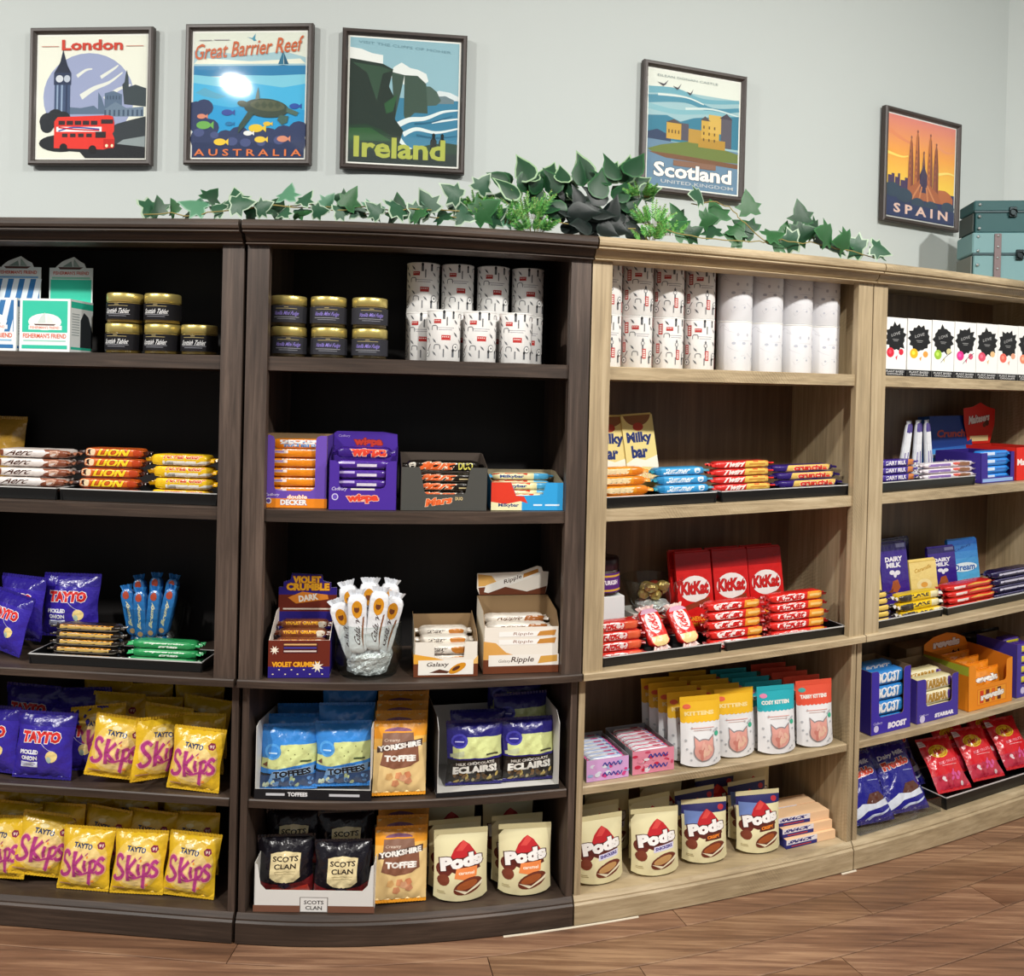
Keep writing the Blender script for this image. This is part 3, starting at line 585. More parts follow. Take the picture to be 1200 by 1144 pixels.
for px, py, k in ((166, 249, 'edged'), (186, 250, 'deep'), (205, 248, 'green'), (225, 250, 'green'), (240, 249, 'pale'), (243, 232, 'deep'), (262, 251, 'edged'), (278, 238, 'edged'), (288, 250, 'deep'), (300, 244, 'edged'), (318, 252, 'deep'), (334, 232, 'pale'), (345, 248, 'green'), (352, 237, 'edged'), (366, 250, 'edged'), (380, 240, 'pale'), (392, 252, 'edged'), (404, 240, 'green'), (408, 232, 'deep'), (420, 252, 'edged'), (432, 244, 'pale'), (446, 252, 'edged'), (456, 240, 'edged'), (466, 254, 'deep'), (480, 250, 'edged'), (492, 254, 'green'), (505, 248, 'edged'), (520, 256, 'deep'), (530, 246, 'edged'), (545, 258, 'edged'), (556, 250, 'green'), (565, 240, 'edged'), (540, 230, 'edged'), (560, 222, 'edged'), (572, 258, 'edged'), (585, 252, 'pale'), (270, 252, 'edged'), (330, 252, 'edged'), (500, 240, 'pale')):
    put_leaf(g1, px, py + 2, TL + rnd.uniform(-.02, .04), rnd.uniform(.045, .08), ('ivy', k), rnd.uniform(-1.5, 1.5))
g2 = empty('ivy_garland', spot(900, 290, TL)[0]); tag(g2, 'plain green ivy sprig trailing over the oak bookcase tops', 'garland')
stem(g2, [(770, 268, TL), (810, 276, TL), (850, 282, TL), (890, 284, TL), (915, 282, TL), (950, 285, TL), (990, 292, TL), (1030, 303, TL)]); stem(g2, [(810, 240, TL + .02), (840, 236, TL + .03), (860, 246, TL + .02), (872, 262, TL), (900, 285, TL)])
for px, py, k in ((800, 262, 'green'), (806, 285, 'deep'), (823, 230, 'edged'), (822, 258, 'green'), (838, 276, 'deep'), (845, 258, 'green'), (860, 276, 'green'), (880, 250, 'green'), (884, 272, 'deep'), (898, 276, 'green'), (905, 290, 'green'), (918, 284, 'green'), (930, 276, 'deep'), (942, 262, 'deep'), (950, 278, 'green'), (958, 270, 'deep'), (968, 288, 'deep'), (975, 276, 'green'), (985, 290, 'edged'), (996, 282, 'green'), (1004, 288, 'green'), (1012, 296, 'edged'), (1022, 298, 'edged'), (1032, 302, 'deep'), (935, 292, 'edged'), (870, 284, 'green'), (790, 280, 'green')):
    put_leaf(g2, px, py, TL + rnd.uniform(-.02, .04), rnd.uniform(.058, .085), ('ivy', k), rnd.uniform(-1.9, 1.9))
g3 = empty('artificial_plant', spot(700, 270, TL + .05)[0]); tag(g3, 'dark bushy artificial plant with variegated leaves at the middle of the bookcases', 'plant')
for px, py, k, sz, ro in ((610, 232, 'streak', .085, -.9), (622, 212, 'streak', .09, -.5), (640, 214, 'streak', .085, .4), (655, 226, 'deep', .08, -.6), (598, 215, 'deep', .07, -1.3), (672, 232, 'streak', .085, -.7), (690, 215, 'streak', .095, -.4), (700, 232, 'deep', .09, .2), (712, 212, 'streak', .09, .5), (728, 215, 'streak', .1, .2), (735, 205, 'deep', .095, .5), (738, 222, 'streak', .085, 1.0), (680, 218, 'deep', .08, .1), (646, 236, 'deep', .08, .8), (662, 214, 'streak', .07, -.1), (720, 234, 'deep', .085, .9), (748, 226, 'streak', .07, 1.3), (690, 240, 'streak', .09, 1.9), (665, 244, 'deep', .08, -1.7)):
    put_leaf(g3, px, py, TL + rnd.uniform(.0, .07), sz * .95, ('oval', k), ro, tip=rnd.uniform(-.5, .2))
for i in range(22):
    put_leaf(g3, rnd.uniform(596, 760), rnd.uniform(208, 250), TL + rnd.uniform(.0, .07), rnd.uniform(.055, .09), ('oval', rnd.choice(('deep', 'streak', 'deep'))), rnd.uniform(-1.6, 1.6))
for i in range(30):
    put_leaf(g3, rnd.uniform(648, 752), rnd.uniform(236, 276), TL + rnd.uniform(.0, .05), rnd.uniform(.06, .085), ('oval', 'dark'), rnd.uniform(-2.4, 2.4))
stem(g3, [(640, 262, TL), (690, 262, TL + .03), (745, 268, TL)])
def fern(label, spots, n):
    cx = sum(q[0] for q in spots) / len(spots); cyy = max(q[1] + q[3] for q in spots)
    r = empty('fern_sprig', spot(cx, cyy, TL)[0]); tag(r, label, 'fern', 'pale green fern sprigs')
    mb = MB(); ms = MB()
    for bx, by, rx, ry in spots:
        for i in range(n):
            a = rnd.uniform(0, math.pi); q = rnd.uniform(.35, 1) ** .6
            tip, _ = spot(bx + rx * q * math.cos(a), by - ry * q * (.4 + .6 * math.sin(a)) + rnd.uniform(0, ry) * .3, TL + rnd.uniform(-.03, .05))
            base, _ = spot(bx + rx * .3 * math.cos(a), by + ry * .35, TL + .02)
            tip -= r.location; base -= r.location
            ms.tube([base, base.lerp(tip, .5) + Vector((0, 0, .008)), tip], .0007, 3)
            d = tip - base; L = d.length; d.normalize(); sd = d.cross(Vector((0, 1, 0))).normalized()
            for k in range(9):
                p = base.lerp(tip, .25 + .75 * k / 9)
                for sgn in (-1, 1):
                    e = p + (sd * sgn + d * .8 + Vector((0, rnd.uniform(-.5, .2), rnd.uniform(-.2, .3)))).normalized() * (.013 * (1 - k / 14)); w = d * .0028
                    mb.add([p - w, e, p + w], [(0, 1, 2)], rnd.choice(('#4f9a45', '#6cb457', '#3b8040', '#85c468')))
    o = mb.obj('fronds', 'leaf_skin', r); o['kind'] = 'stuff'; ms.obj('stem', 'stem_skin', r)
fern('pale green feathery sprig left of the dark bushy plant', [(585, 252, 40, 30), (620, 245, 36, 34), (625, 265, 36, 22), (560, 240, 26, 20)], 26)
fern('pale green feathery sprig right of the dark bushy plant', [(765, 255, 30, 26), (785, 270, 32, 18), (752, 226, 26, 16), (760, 276, 26, 16)], 24)
# ================================================================== how the goods are made
def spec(x0, x1, y0, y1, t):
    """place along the shelving, width and height of a thing whose front stands back by t"""
    ym, xm = (y0 + y1) / 2, (x0 + x1) / 2
    sa, sb = seen(x0, ym, t)[0], seen(x1, ym, t)[0]
    return (sa + sb) / 2, (bend(sb, t, 1) - bend(sa, t, 1)).to_2d().length, seen(xm, y0, t)[1] - seen(xm, y1, t)[1]
def reach(px, y0, t, zs):
    """height above the shelf of a top edge seen at y0"""
    s, z = seen(px, y0, t); return z - bend(s, t, zs).z
def diagonals(xs, ys):
    """the diagonals of an even grid, along which its facets fold"""
    dx_, dy_ = xs[1] - xs[0], ys[1] - ys[0]
    return [((xs[0] + k * dx_, ys[0], 0), (dy_, -dx_, 0)) for k in range(-len(ys) + 2, len(xs) - 1)]
def net(fn, xs, ys):
    """the faceted surface through fn at the grid points, so that a print lies on the facets themselves"""
    T = np.array([[fn(x, y, 0) for y in ys] for x in xs]); X = np.array(xs); Y = np.array(ys)
    def at(x, y):
        x = min(max(x, X[0]), X[-1]); y = min(max(y, Y[0]), Y[-1])
        i = min(max(int(np.searchsorted(X, x)) - 1, 0), len(X) - 2); j = min(max(int(np.searchsorted(Y, y)) - 1, 0), len(Y) - 2)
        u = (x - X[i]) / (X[i + 1] - X[i]); v = (y - Y[j]) / (Y[j + 1] - Y[j])
        if u >= v: return T[i, j] + u * (T[i + 1, j] - T[i, j]) + v * (T[i + 1, j + 1] - T[i + 1, j])
        return T[i, j] + v * (T[i, j + 1] - T[i, j]) + u * (T[i + 1, j + 1] - T[i, j + 1])
    return at
_VERT = {}
UNIT_YAW = [yaw((B[i] + B[i + 1]) / 2) for i in range(4)]
def yaw_on(s):
    """goods stand a little squarer to their bookcase than its curve"""
    i = min(3, max(0, int(np.searchsorted(B, s)) - 1)); return UNIT_YAW[i] + .35 * (yaw(s) - UNIT_YAW[i])
FRAME = {}
def put(r, s, t, zs, dz=0., turn=0., tilt=0., roll=0., frame=None):
    if frame is not None:       # inside a box: squared up to the box
        sb, tb_ = FRAME[frame.name]; R3 = frame.rotation_euler.to_matrix()
        r.location = frame.location + R3 @ Vector((s - sb, t - tb_, dz + .0004)); r.rotation_euler = (frame.rotation_euler.x, frame.rotation_euler.y, frame.rotation_euler.z + turn); return r
    FRAME[r.name] = (s, t)
    p = bend(s, t, zs); sl = math.atan(lift(s + .05, zs) / .05 - lift(s, zs) / .05) if s > .16 else 0.0     # goods follow the shelf they stand on
    r.location = (p.x - math.cos(yaw(s)) * dz * math.sin(sl), p.y - math.sin(yaw(s)) * dz * math.sin(sl), p.z + dz + .0012); r.rotation_euler = (-tilt, roll - sl * math.cos(turn), yaw_on(s) + turn)
    if tilt or roll:            # let the lowest corner rest on the shelf
        R3 = np.array(r.rotation_euler.to_matrix()); low = 0.0
        for c in ([r] if r.type == 'MESH' else r.children):
            if c.data is not None:
                if c.data.name not in _VERT: _VERT[c.data.name] = np.array([tuple(v.co) for v in c.data.vertices])
                low = min(low, float((_VERT[c.data.name] @ R3[2]).min()))
        r.location.z -= low
    return r
def hsh(a, b, c=0.): 
    v = math.sin(a * 12.9898 + b * 78.233 + c * 37.719) * 43758.5453; return v - math.floor(v)
def wob(u, v, seed): return math.sin(u * 5.1 + seed) * math.sin(v * 6.3 + seed * 1.7) * .5 + math.sin(u * 11.3 + v * 7.7 + seed * 2.3) * .3 + math.sin(v * 17 - u * 9 + seed) * .2
def sheet(mb, fn, xs, ys, col, flip=False):
    k = len(ys); v = [fn(x, y, 0) for x in xs for y in ys]
    f = [q for i in range(len(xs) - 1) for j in range(k - 1) for q in ((i * k + j, (i + 1) * k + j, (i + 1) * k + j + 1), (i * k + j, (i + 1) * k + j + 1, i * k + j + 1))]
    if flip: f = [q[::-1] for q in f]
    mb.add(v, f, col, True)
def zigzag(w, z0, z1, y, col, teeth=18, amp=.0012):
    """flat crimped strip with a pinked outer edge and fine ribs"""
    mb = MB(); n = teeth * 2; v = []
    for i in range(n + 1):
        x = -w / 2 + w * i / n; k = (i % 2)
        v += [(x, y + (.0005 if k else -.0005), z0), (x, y + (.0005 if k else -.0005), z1 + (amp if k else 0) * (1 if z1 > z0 else -1))]
    mb.add(v, [(2 * i, 2 * i + 2, 2 * i + 3, 2 * i + 1) if z1 > z0 else (2 * i, 2 * i + 1, 2 * i + 3, 2 * i + 2) for i in range(n)], col)
    return mb
def bag(name, w, h, d, col, art, seed=1., m='film', seal=None, sides=.06, flatten=.6):
    """filled pillow bag: body with its print, crimped seal above and below"""
    r = empty(name); e = .045
    def dep(x, z, side):
        u = max(-1, min(1, 2 * x / w)); v = min(1, max(0, (z / h - e) / (1 - 2 * e)))
        pr = max(0, 1 - abs(u) ** 2.6) ** flatten * max(0, math.sin(math.pi * v)) ** .55
        return side * (d / 2 * pr + .0055 * wob(u * 1.5, v * 1.8, seed) * pr ** .7 + (.0022 * math.sin(u * 16 + seed) * max(0, 1 - 6 * min(v, 1 - v)) ))
    def P(side):
        def fn(x, z, q):
            v = min(1, max(0, (z / h - e) / (1 - 2 * e))); k = 1 - sides * math.sin(math.pi * v) * (1 + .35 * math.sin(v * 9 + seed + (2 if x > 0 else 0)))
            return (x * k, -dep(x, z, side) - q * side, z)
        return fn
    xs = [w * (i / 14 - .5) for i in range(15)]; zs = [h * (e + (1 - 2 * e) * j / 16) for j in range(17)]
    mb = MB(); sheet(mb, P(1), xs, zs, col); sheet(mb, P(-1), xs, zs, col, True)
    A = art.moved(-w / 2, 0, w, h) if art else Art()
    nt = net(P(1), xs, zs)
    lay(mb, A, lambda x, z, q: tuple(nt(x, z) - np.array((0, .0003 + q, 0))), grid=(xs, zs, diagonals(xs, zs)), smooth=True)
    mb.obj('body', m, r)
    sc = seal or col
    zigzag(w, h * (1 - e), h * .996, 0, sc).obj('top_seal', m, r); zigzag(w, h * e, h * .004, 0, sc).obj('bottom_seal', m, r)
    return r
def pouch(name, w, h, d, col, art, seed=1., m='pouch_film', top=None, back=None):
    """stand-up pouch: wide gusset below, flat seal above"""
    r = empty(name); e = .075
    def P(side):
        def fn(x, z, q):
            u = max(-1, min(1, 2 * x / w)); v = min(1, max(0, z / (h * (1 - e))))
            pr = max(0, 1 - abs(u) ** 2.4) ** .55 * (max(0, 1 - v) ** .75) * (.72 + .5 * min(1, v * 3))
            rise = .010 * u * u * max(0, 1 - v * 5)
            return (x * (1 - .025 * math.sin(math.pi * v)), -side * (d / 2 * pr + .0022 * wob(u, v * 1.6, seed) * pr + q), max(0, z + rise))
        return fn
    xs = [w * (i / 10 - .5) for i in range(11)]; zs = [h * (1 - e) * j / 12 for j in range(13)]
    mb = MB(); sheet(mb, P(1), xs, zs, col); sheet(mb, P(-1), xs, zs, back or col, True)
    v = [P(1)(x, 0, 0) for x in xs] + [P(-1)(x, 0, 0) for x in xs[::-1]]; mb.add(v, [tuple(range(len(v)))[::-1]], col)
    A = art.moved(-w / 2, 0, w, h) if art else Art()
    top_l = h * (1 - e)
    nt = net(P(1), xs, zs)
    def on(x, z, q):
        p = nt(x, z); return (p[0], p[1] - .0003 - q - (.0009 if z > top_l else 0), z if z > top_l else p[2])
    lay(mb, A, on, grid=(xs, zs + [h], diagonals(xs, zs)), smooth=True); mb.obj('body', m, r)
    mb = MB(); mb.box(-w / 2, w / 2, -.0008, .0008, h * (1 - e), h, top or col); mb.obj('top_seal', m, r)
    return r
def bar(name, L, D, H, col, art, seed=1., m='foil', ends=None, fin=.012, flat=False):
    """wrapped bar lying along x: rounded body, print on the front and top, crimped end at either side.
    print coordinates: x 0..1 along the bar, y 0..1 from low on the front over to the back of the top"""
    r = empty(name); a, b = D / 2, H / 2; body = L - 2 * fin; n = 12; nx = 9
    def ring(x, th, q):
        k = 1 - max(0, (abs(x) - body / 2 + .014) / .014) ** 2 * .5
        c, s_ = math.cos(th), math.sin(th); ex = .42
        ww = 1 + .05 * math.sin(x * 160 + th * 3 + seed * 5) * (1 if abs(x) > body * .3 else .4)
        return (x, -(a * .98 * k * ww + q) * math.copysign(abs(c) ** ex, c), b + (b * k * ww + q) * math.copysign(abs(s_) ** ex, s_))
    xs = [body * (i / nx - .5) for i in range(nx + 1)]
    xs = sorted(set(xs + [-body / 2 + .006, body / 2 - .006]))
    ths = [2 * math.pi * j / n - math.pi * .25 for j in range(n + 1)]
    mb = MB(); v = [ring(x, th, 0) for x in xs for th in ths[:-1]]; k = n
    f = [(i * k + j, (i + 1) * k + j, (i + 1) * k + (j + 1) % k, i * k + (j + 1) % k) for i in range(len(xs) - 1) for j in range(k)]
    f += [tuple(range(k)), tuple((len(xs) - 1) * k + k - 1 - j for j in range(k))]
    mb.add(v, f, col, True)
    A = art.moved(-body / 2, 0, body, 1.0) if art else Art()
    nt = net(ring, xs, ths)
    def fn(x, y, q):
        if not flat:
            p = nt(x, math.radians(-48 + y * 106)); dy, dz = p[1], p[2] - b; n_ = math.hypot(dy, dz) + 1e-9; k_ = q + .0004
            return (p[0], p[1] + dy / n_ * k_, p[2] + dz / n_ * k_)
        yy = (-.9 + 1.8 * y); px_, py_, pz_ = ring(x, math.pi / 2, 0); k_ = ring(x, 0, 0)[1] / -a
        return (x, yy * a * k_, b + (pz_ - b) * max(0, 1 - abs(yy) ** (2 / .42)) ** .21 + q * 2 + .0017)
    lay(mb, A, fn, eps=.00005, grid=(xs, [.05, .15, .25, .35, .5, .65, .75, .85, .95] if flat else [(math.degrees(t) + 48) / 106 for t in ths if 0 < (math.degrees(t) + 48) / 106 < 1] + [.1, .3, .5, .7, .9]), smooth=True)
    mb.obj('body', m, r)
    for sg in (-1, 1):
        mb = MB(); t_ = 12; v = []
        for i in range(t_ + 1):
            y = -a * .92 + 2 * a * .92 * i / t_; z = b + .35 * b * math.sin(i * 1.3 + seed * 3 + sg)
            v += [(sg * (body / 2 - .003), y * .7, z), (sg * (body / 2 + fin + (.0015 if i % 2 else 0)), y, z + (.0006 if i % 2 else -.0006))]
        mb.add(v, [(2 * i, 2 * i + 1, 2 * i + 3, 2 * i + 2) for i in range(t_)], ends or col); mb.obj('crimped_end', m, r)
    return r
def panel(mb, poly, fn, th, c_out, c_in):
    n = len(poly); tr = tessellate_polygon([[Vector((p[0], p[1], 0)) for p in poly]])
    ar = sum(poly[i][0] * poly[(i + 1) % n][1] - poly[(i + 1) % n][0] * poly[i][1] for i in range(n))
    if ar < 0: poly = poly[::-1]; tr = tessellate_polygon([[Vector((p[0], p[1], 0)) for p in poly]])
    tr = [t if sum(poly[t[i]][0] * poly[t[(i + 1) % 3]][1] - poly[t[(i + 1) % 3]][0] * poly[t[i]][1] for i in range(3)) > 0 else t[::-1] for t in tr]
    mb.add([fn(x, y, 0) for x, y in poly], [tuple(t) for t in tr], c_out)
    mb.add([fn(x, y, th) for x, y in poly], [tuple(t[::-1]) for t in tr], c_in)
    mb.add([fn(x, y, q) for q in (0, th) for x, y in poly], [(i, i + n, (i + 1) % n + n, (i + 1) % n) for i in range(n)], c_in)
def u_cut(w, h, x0, x1, yb, r=.01):
    """front of a display box with a U-shaped opening"""
    return [(-w / 2, 0), (w / 2, 0), (w / 2, h), (x1 + r, h), (x1 + r * .3, h - r * .3), (x1, h - r), (x1, yb + r), (x1 - r * .3, yb + r * .3), (x1 - r, yb), (x0 + r, yb), (x0 + r * .3, yb + r * .3), (x0, yb + r), (x0, h - r), (x0 - r * .3, h - r * .3), (x0 - r, h), (-w / 2, h)]
KRAFT = '#8d7352'
def carton(name, w, d, h, col, front_poly, art=None, back_h=None, side_col=None, side_art=None, header=None, header_art=None, inner=KRAFT, side_front=None, side_poly=None):
    """open display box; header = height of a card standing above the back wall"""
    front_poly = [(x * .985, y) for x, y in front_poly]; w *= .985
    r = empty(name); th = .0014; bh = back_h or h; sc = side_col or col; sf = side_front if side_front is not None else h
    mb = MB(); mb.box(-w / 2, w / 2, .0003, d, 0, th, inner); mb.obj('base', 'card', r)
    def F(x, y, q): return (x, q, y)
    mb = MB(); panel(mb, front_poly, F, th, col, inner)
    if art: lay(mb, art, lambda x, y, e: (x, -e, y), eps=.00005)
    mb.obj('front_panel', 'card', r)
    for sg in (-1, 1):
        mb = MB(); sp = side_poly or [(0, 0), (d, 0), (d, bh), (d * .72, bh), (.0, sf)]
        if sg > 0: fn = lambda x, y, q: (w / 2 - q, x, y)
        else: fn = lambda x, y, q: (-w / 2 + q, d - x, y)
        pp = sp if sg > 0 else [(d - x, y) for x, y in sp]
        panel(mb, pp, fn, th, sc, inner)
        if side_art: lay(mb, side_art, (lambda x, y, e: (w / 2 + e, x, y)) if sg > 0 else (lambda x, y, e: (-w / 2 - e, d - x, y)), eps=.00005)
        mb.obj('side_panel', 'card', r)
    mb = MB(); mb.box(-w / 2 + th, w / 2 - th, d - th, d, 0, bh, inner); mb.obj('back_panel', 'card', r)
    if header:
        mb = MB(); panel(mb, header, lambda x, y, q: (x, d - th * 2.2 + q, y), th, col, inner)
        if header_art: lay(mb, header_art, lambda x, y, e: (x, d - th * 2.2 - e, y), eps=.00005)
        mb.obj('header_card', 'card', r)
    return r
def carton_box(name, w, d, h, col, art=None, right=None, top=None, left=None, m='card', bev=.0012, part='body'):
    """closed box with print on its faces"""
    r = empty(name); mb = MB(); mb.bbox(-w / 2, w / 2, 0, d, 0, h, bev, col)
    if art: lay(mb, art.moved(-w / 2, 0, w, h), lambda x, y, e: (x, -e, y), eps=.00005)
    if right: lay(mb, right.moved(0, 0, d, h), lambda x, y, e: (w / 2 + e, x, y), eps=.00005)
    if left: lay(mb, left.moved(0, 0, d, h), lambda x, y, e: (-w / 2 - e, d - x, y), eps=.00005)
    if top: lay(mb, top.moved(-w / 2, 0, w, d), lambda x, y, e: (x, y, h + e), eps=.00005)
    mb.obj(part, m, r); return r
def tablet(name, w, h, d, col, art, m='card', back=None):
    """flat chocolate block in a sleeve, with folded flaps at both ends"""
    r = empty(name); mb = MB(); mb.bbox(-w / 2, w / 2, 0, d, .004, h - .004, .0018, col)
    lay(mb, art.moved(-w / 2, 0, w, h), lambda x, y, e: (x, -e, min(max(y, .006), h - .006)), eps=.00005); mb.obj('sleeve', m, r)
    for z0, z1 in ((0, .005), (h - .005, h)):
        mb = MB(); mb.bbox(-w / 2 + .002, w / 2 - .002, d * .25, d * .75, z0, z1, .0008, col); mb.obj('end_flap', m, r)
    return r
def can(name, R, h, col, art, lid=None):
    r = empty(name); n = 32
    mb = MB(); mb.lathe([(.0001, 0.0), (R - .001, 0), (R, .001), (R, h - .0005)], n, col)
    cols_x = [R * (2 * math.pi * i / n - math.pi) for i in range(n + 1)]
    # the front of the tin faces -y
    fn = lambda x, y, e: ((R + e) * math.sin(x / R), -(R + e) * math.cos(x / R), y)
    lay(mb, art, fn, eps=.000012, grid=([R * (2 * math.pi * (i + .5) / n - math.pi) for i in range(n)] + cols_x, []), smooth=True); mb.obj('wrap', 'card', r)
    mb = MB(); mb.lathe([(R + .0002, h - .004), (R + .0009, h - .003), (R + .0009, h - .0006), (R, h), (R - .003, h), (R - .004, h - .003), (.0001, h - .003)], n, lid or col); mb.obj('lid', 'card', r)
    return r
def jar(name, R, h, fill, label_col, art, lid_col='gold_metal', lab=(.12, .66)):
    r = empty(name); n = 28
    mb = MB(); mb.lathe([(.0001, .003), (R * .93, .003), (R * .93, h * .7), (.0001, h * .7)], n, fill); mb.obj('contents', mat('fudge', rough=.6, attr=True), r)
    mb = MB(); mb.lathe([(.0001, 0), (R * .97, 0), (R, .003), (R, h * .68), (R * .93, h * .73), (R * .93, h * .8)], n); mb.obj('glass', 'bowl_glass', r)
    mb = MB(); z0, z1 = h * lab[0], h * lab[1]; Q = R + .0006; v = [(Q * math.sin(a), -Q * math.cos(a), z) for z in (z0, z1) for a in [math.radians(-140 + 280 * i / 24) for i in range(25)]]
    mb.add(v, [(i, i + 1, i + 26, i + 25) for i in range(24)], label_col, True)
    lay(mb, art.moved(0, z0, 1.0, z1 - z0), lambda x, y, e: ((Q + e) * math.sin(x * 2.0), -(Q + e) * math.cos(x * 2.0), y), grid=([-.6 + .1 * i for i in range(13)], [])); mb.obj('label', 'paper', r)
    mb = MB(); mb.lathe([(R * .96, h * .70), (R * .985, h * .71), (R * .985, h * .965), (R * .95, h), (.0001, h)], n); mb.obj('lid', lid_col, r)
    return r
def tray(x0, x1, yrow, t, zs, depth, hgt, label, group='black display trays'):
    s, w, _ = spec(x0, x1, yrow - 5, yrow + 5, t); r = empty('display_tray'); k = .003; th = .0025
    put(r, s, t, zs)
    mb = MB(); mb.box(-w / 2 + k, w / 2 - k, k, depth - k, 0, th); mb.obj('tray_floor', 'black_plastic', r)
    def wall(p, q, nin):
        mbw = MB(); pi = [(p[0] + nin[0] * k, p[1] + nin[1] * k), (q[0] + nin[0] * k, q[1] + nin[1] * k)]
        v = [(pi[0][0], pi[0][1], 0), (pi[1][0], pi[1][1], 0), (q[0], q[1], hgt), (p[0], p[1], hgt)]
        v += [(a + nin[0] * th, b + nin[1] * th, c) for a, b, c in v]
        mbw.add(v, [(0, 1, 2, 3), (7, 6, 5, 4), (0, 4, 5, 1), (1, 5, 6, 2), (2, 6, 7, 3), (3, 7, 4, 0)]); return mbw.obj('tray_wall', 'black_plastic', r)
    P = [(-w / 2, 0), (w / 2, 0), (w / 2, depth), (-w / 2, depth)]
    for i, nn in enumerate(((0, 1), (-1, 0), (0, -1), (1, 0))): wall(P[i], P[(i + 1) % 4], nn)
    for i in range(4):
        a, b = P[i], P[(i + 1) % 4]; mb = MB(); mb.box(min(a[0], b[0]) - .001, max(a[0], b[0]) + .001, min(a[1], b[1]) - .001, max(a[1], b[1]) + .001 + .0015, hgt - .0015, hgt + .0012); mb.obj('rim', 'tray_edge', r)
    tag(r, label, 'tray', group); return r
ORD = ['topmost', 'second from the top', 'third from the top', 'fourth from the top', 'fifth from the top', 'sixth from the top', 'seventh from the top']
def upright(s, ro, lean=0.):
    """a bar stood on end, its broad side to the front, leaning by ro sideways"""
    return (Matrix.Rotation(yaw_on(s), 3, 'Z') @ Matrix.Rotation(math.radians(-lean), 3, 'X') @ Matrix.Rotation(math.radians(ro), 3, 'Y') @ Matrix.Rotation(math.radians(-90), 3, 'Y') @ Matrix.Rotation(math.radians(90), 3, 'X')).to_euler()
def place_of(i, n):          # i counted from the bottom
    if n == 1: return 'single'
    return 'lowest' if i == 0 else ORD[n - 1 - i]
def stack(proto, n, s, t, zs, dz0, step, what, where, cat, group, jit=.004, turn=0., ang=.04, back=0., first=True, frame=None):
    """n alike bars one on another; the first is the prototype itself"""
    for i in range(n):
        o = proto if (i == 0 and first) else dup(proto)
        put(o, s + rnd.uniform(-jit, jit), t + back * i + rnd.uniform(0, jit), zs, dz0 + i * step + .0004, turn + rnd.uniform(-ang, ang), frame=frame)
        tag(o, '%s, %s %s' % (what, place_of(i, n), where), cat, group)
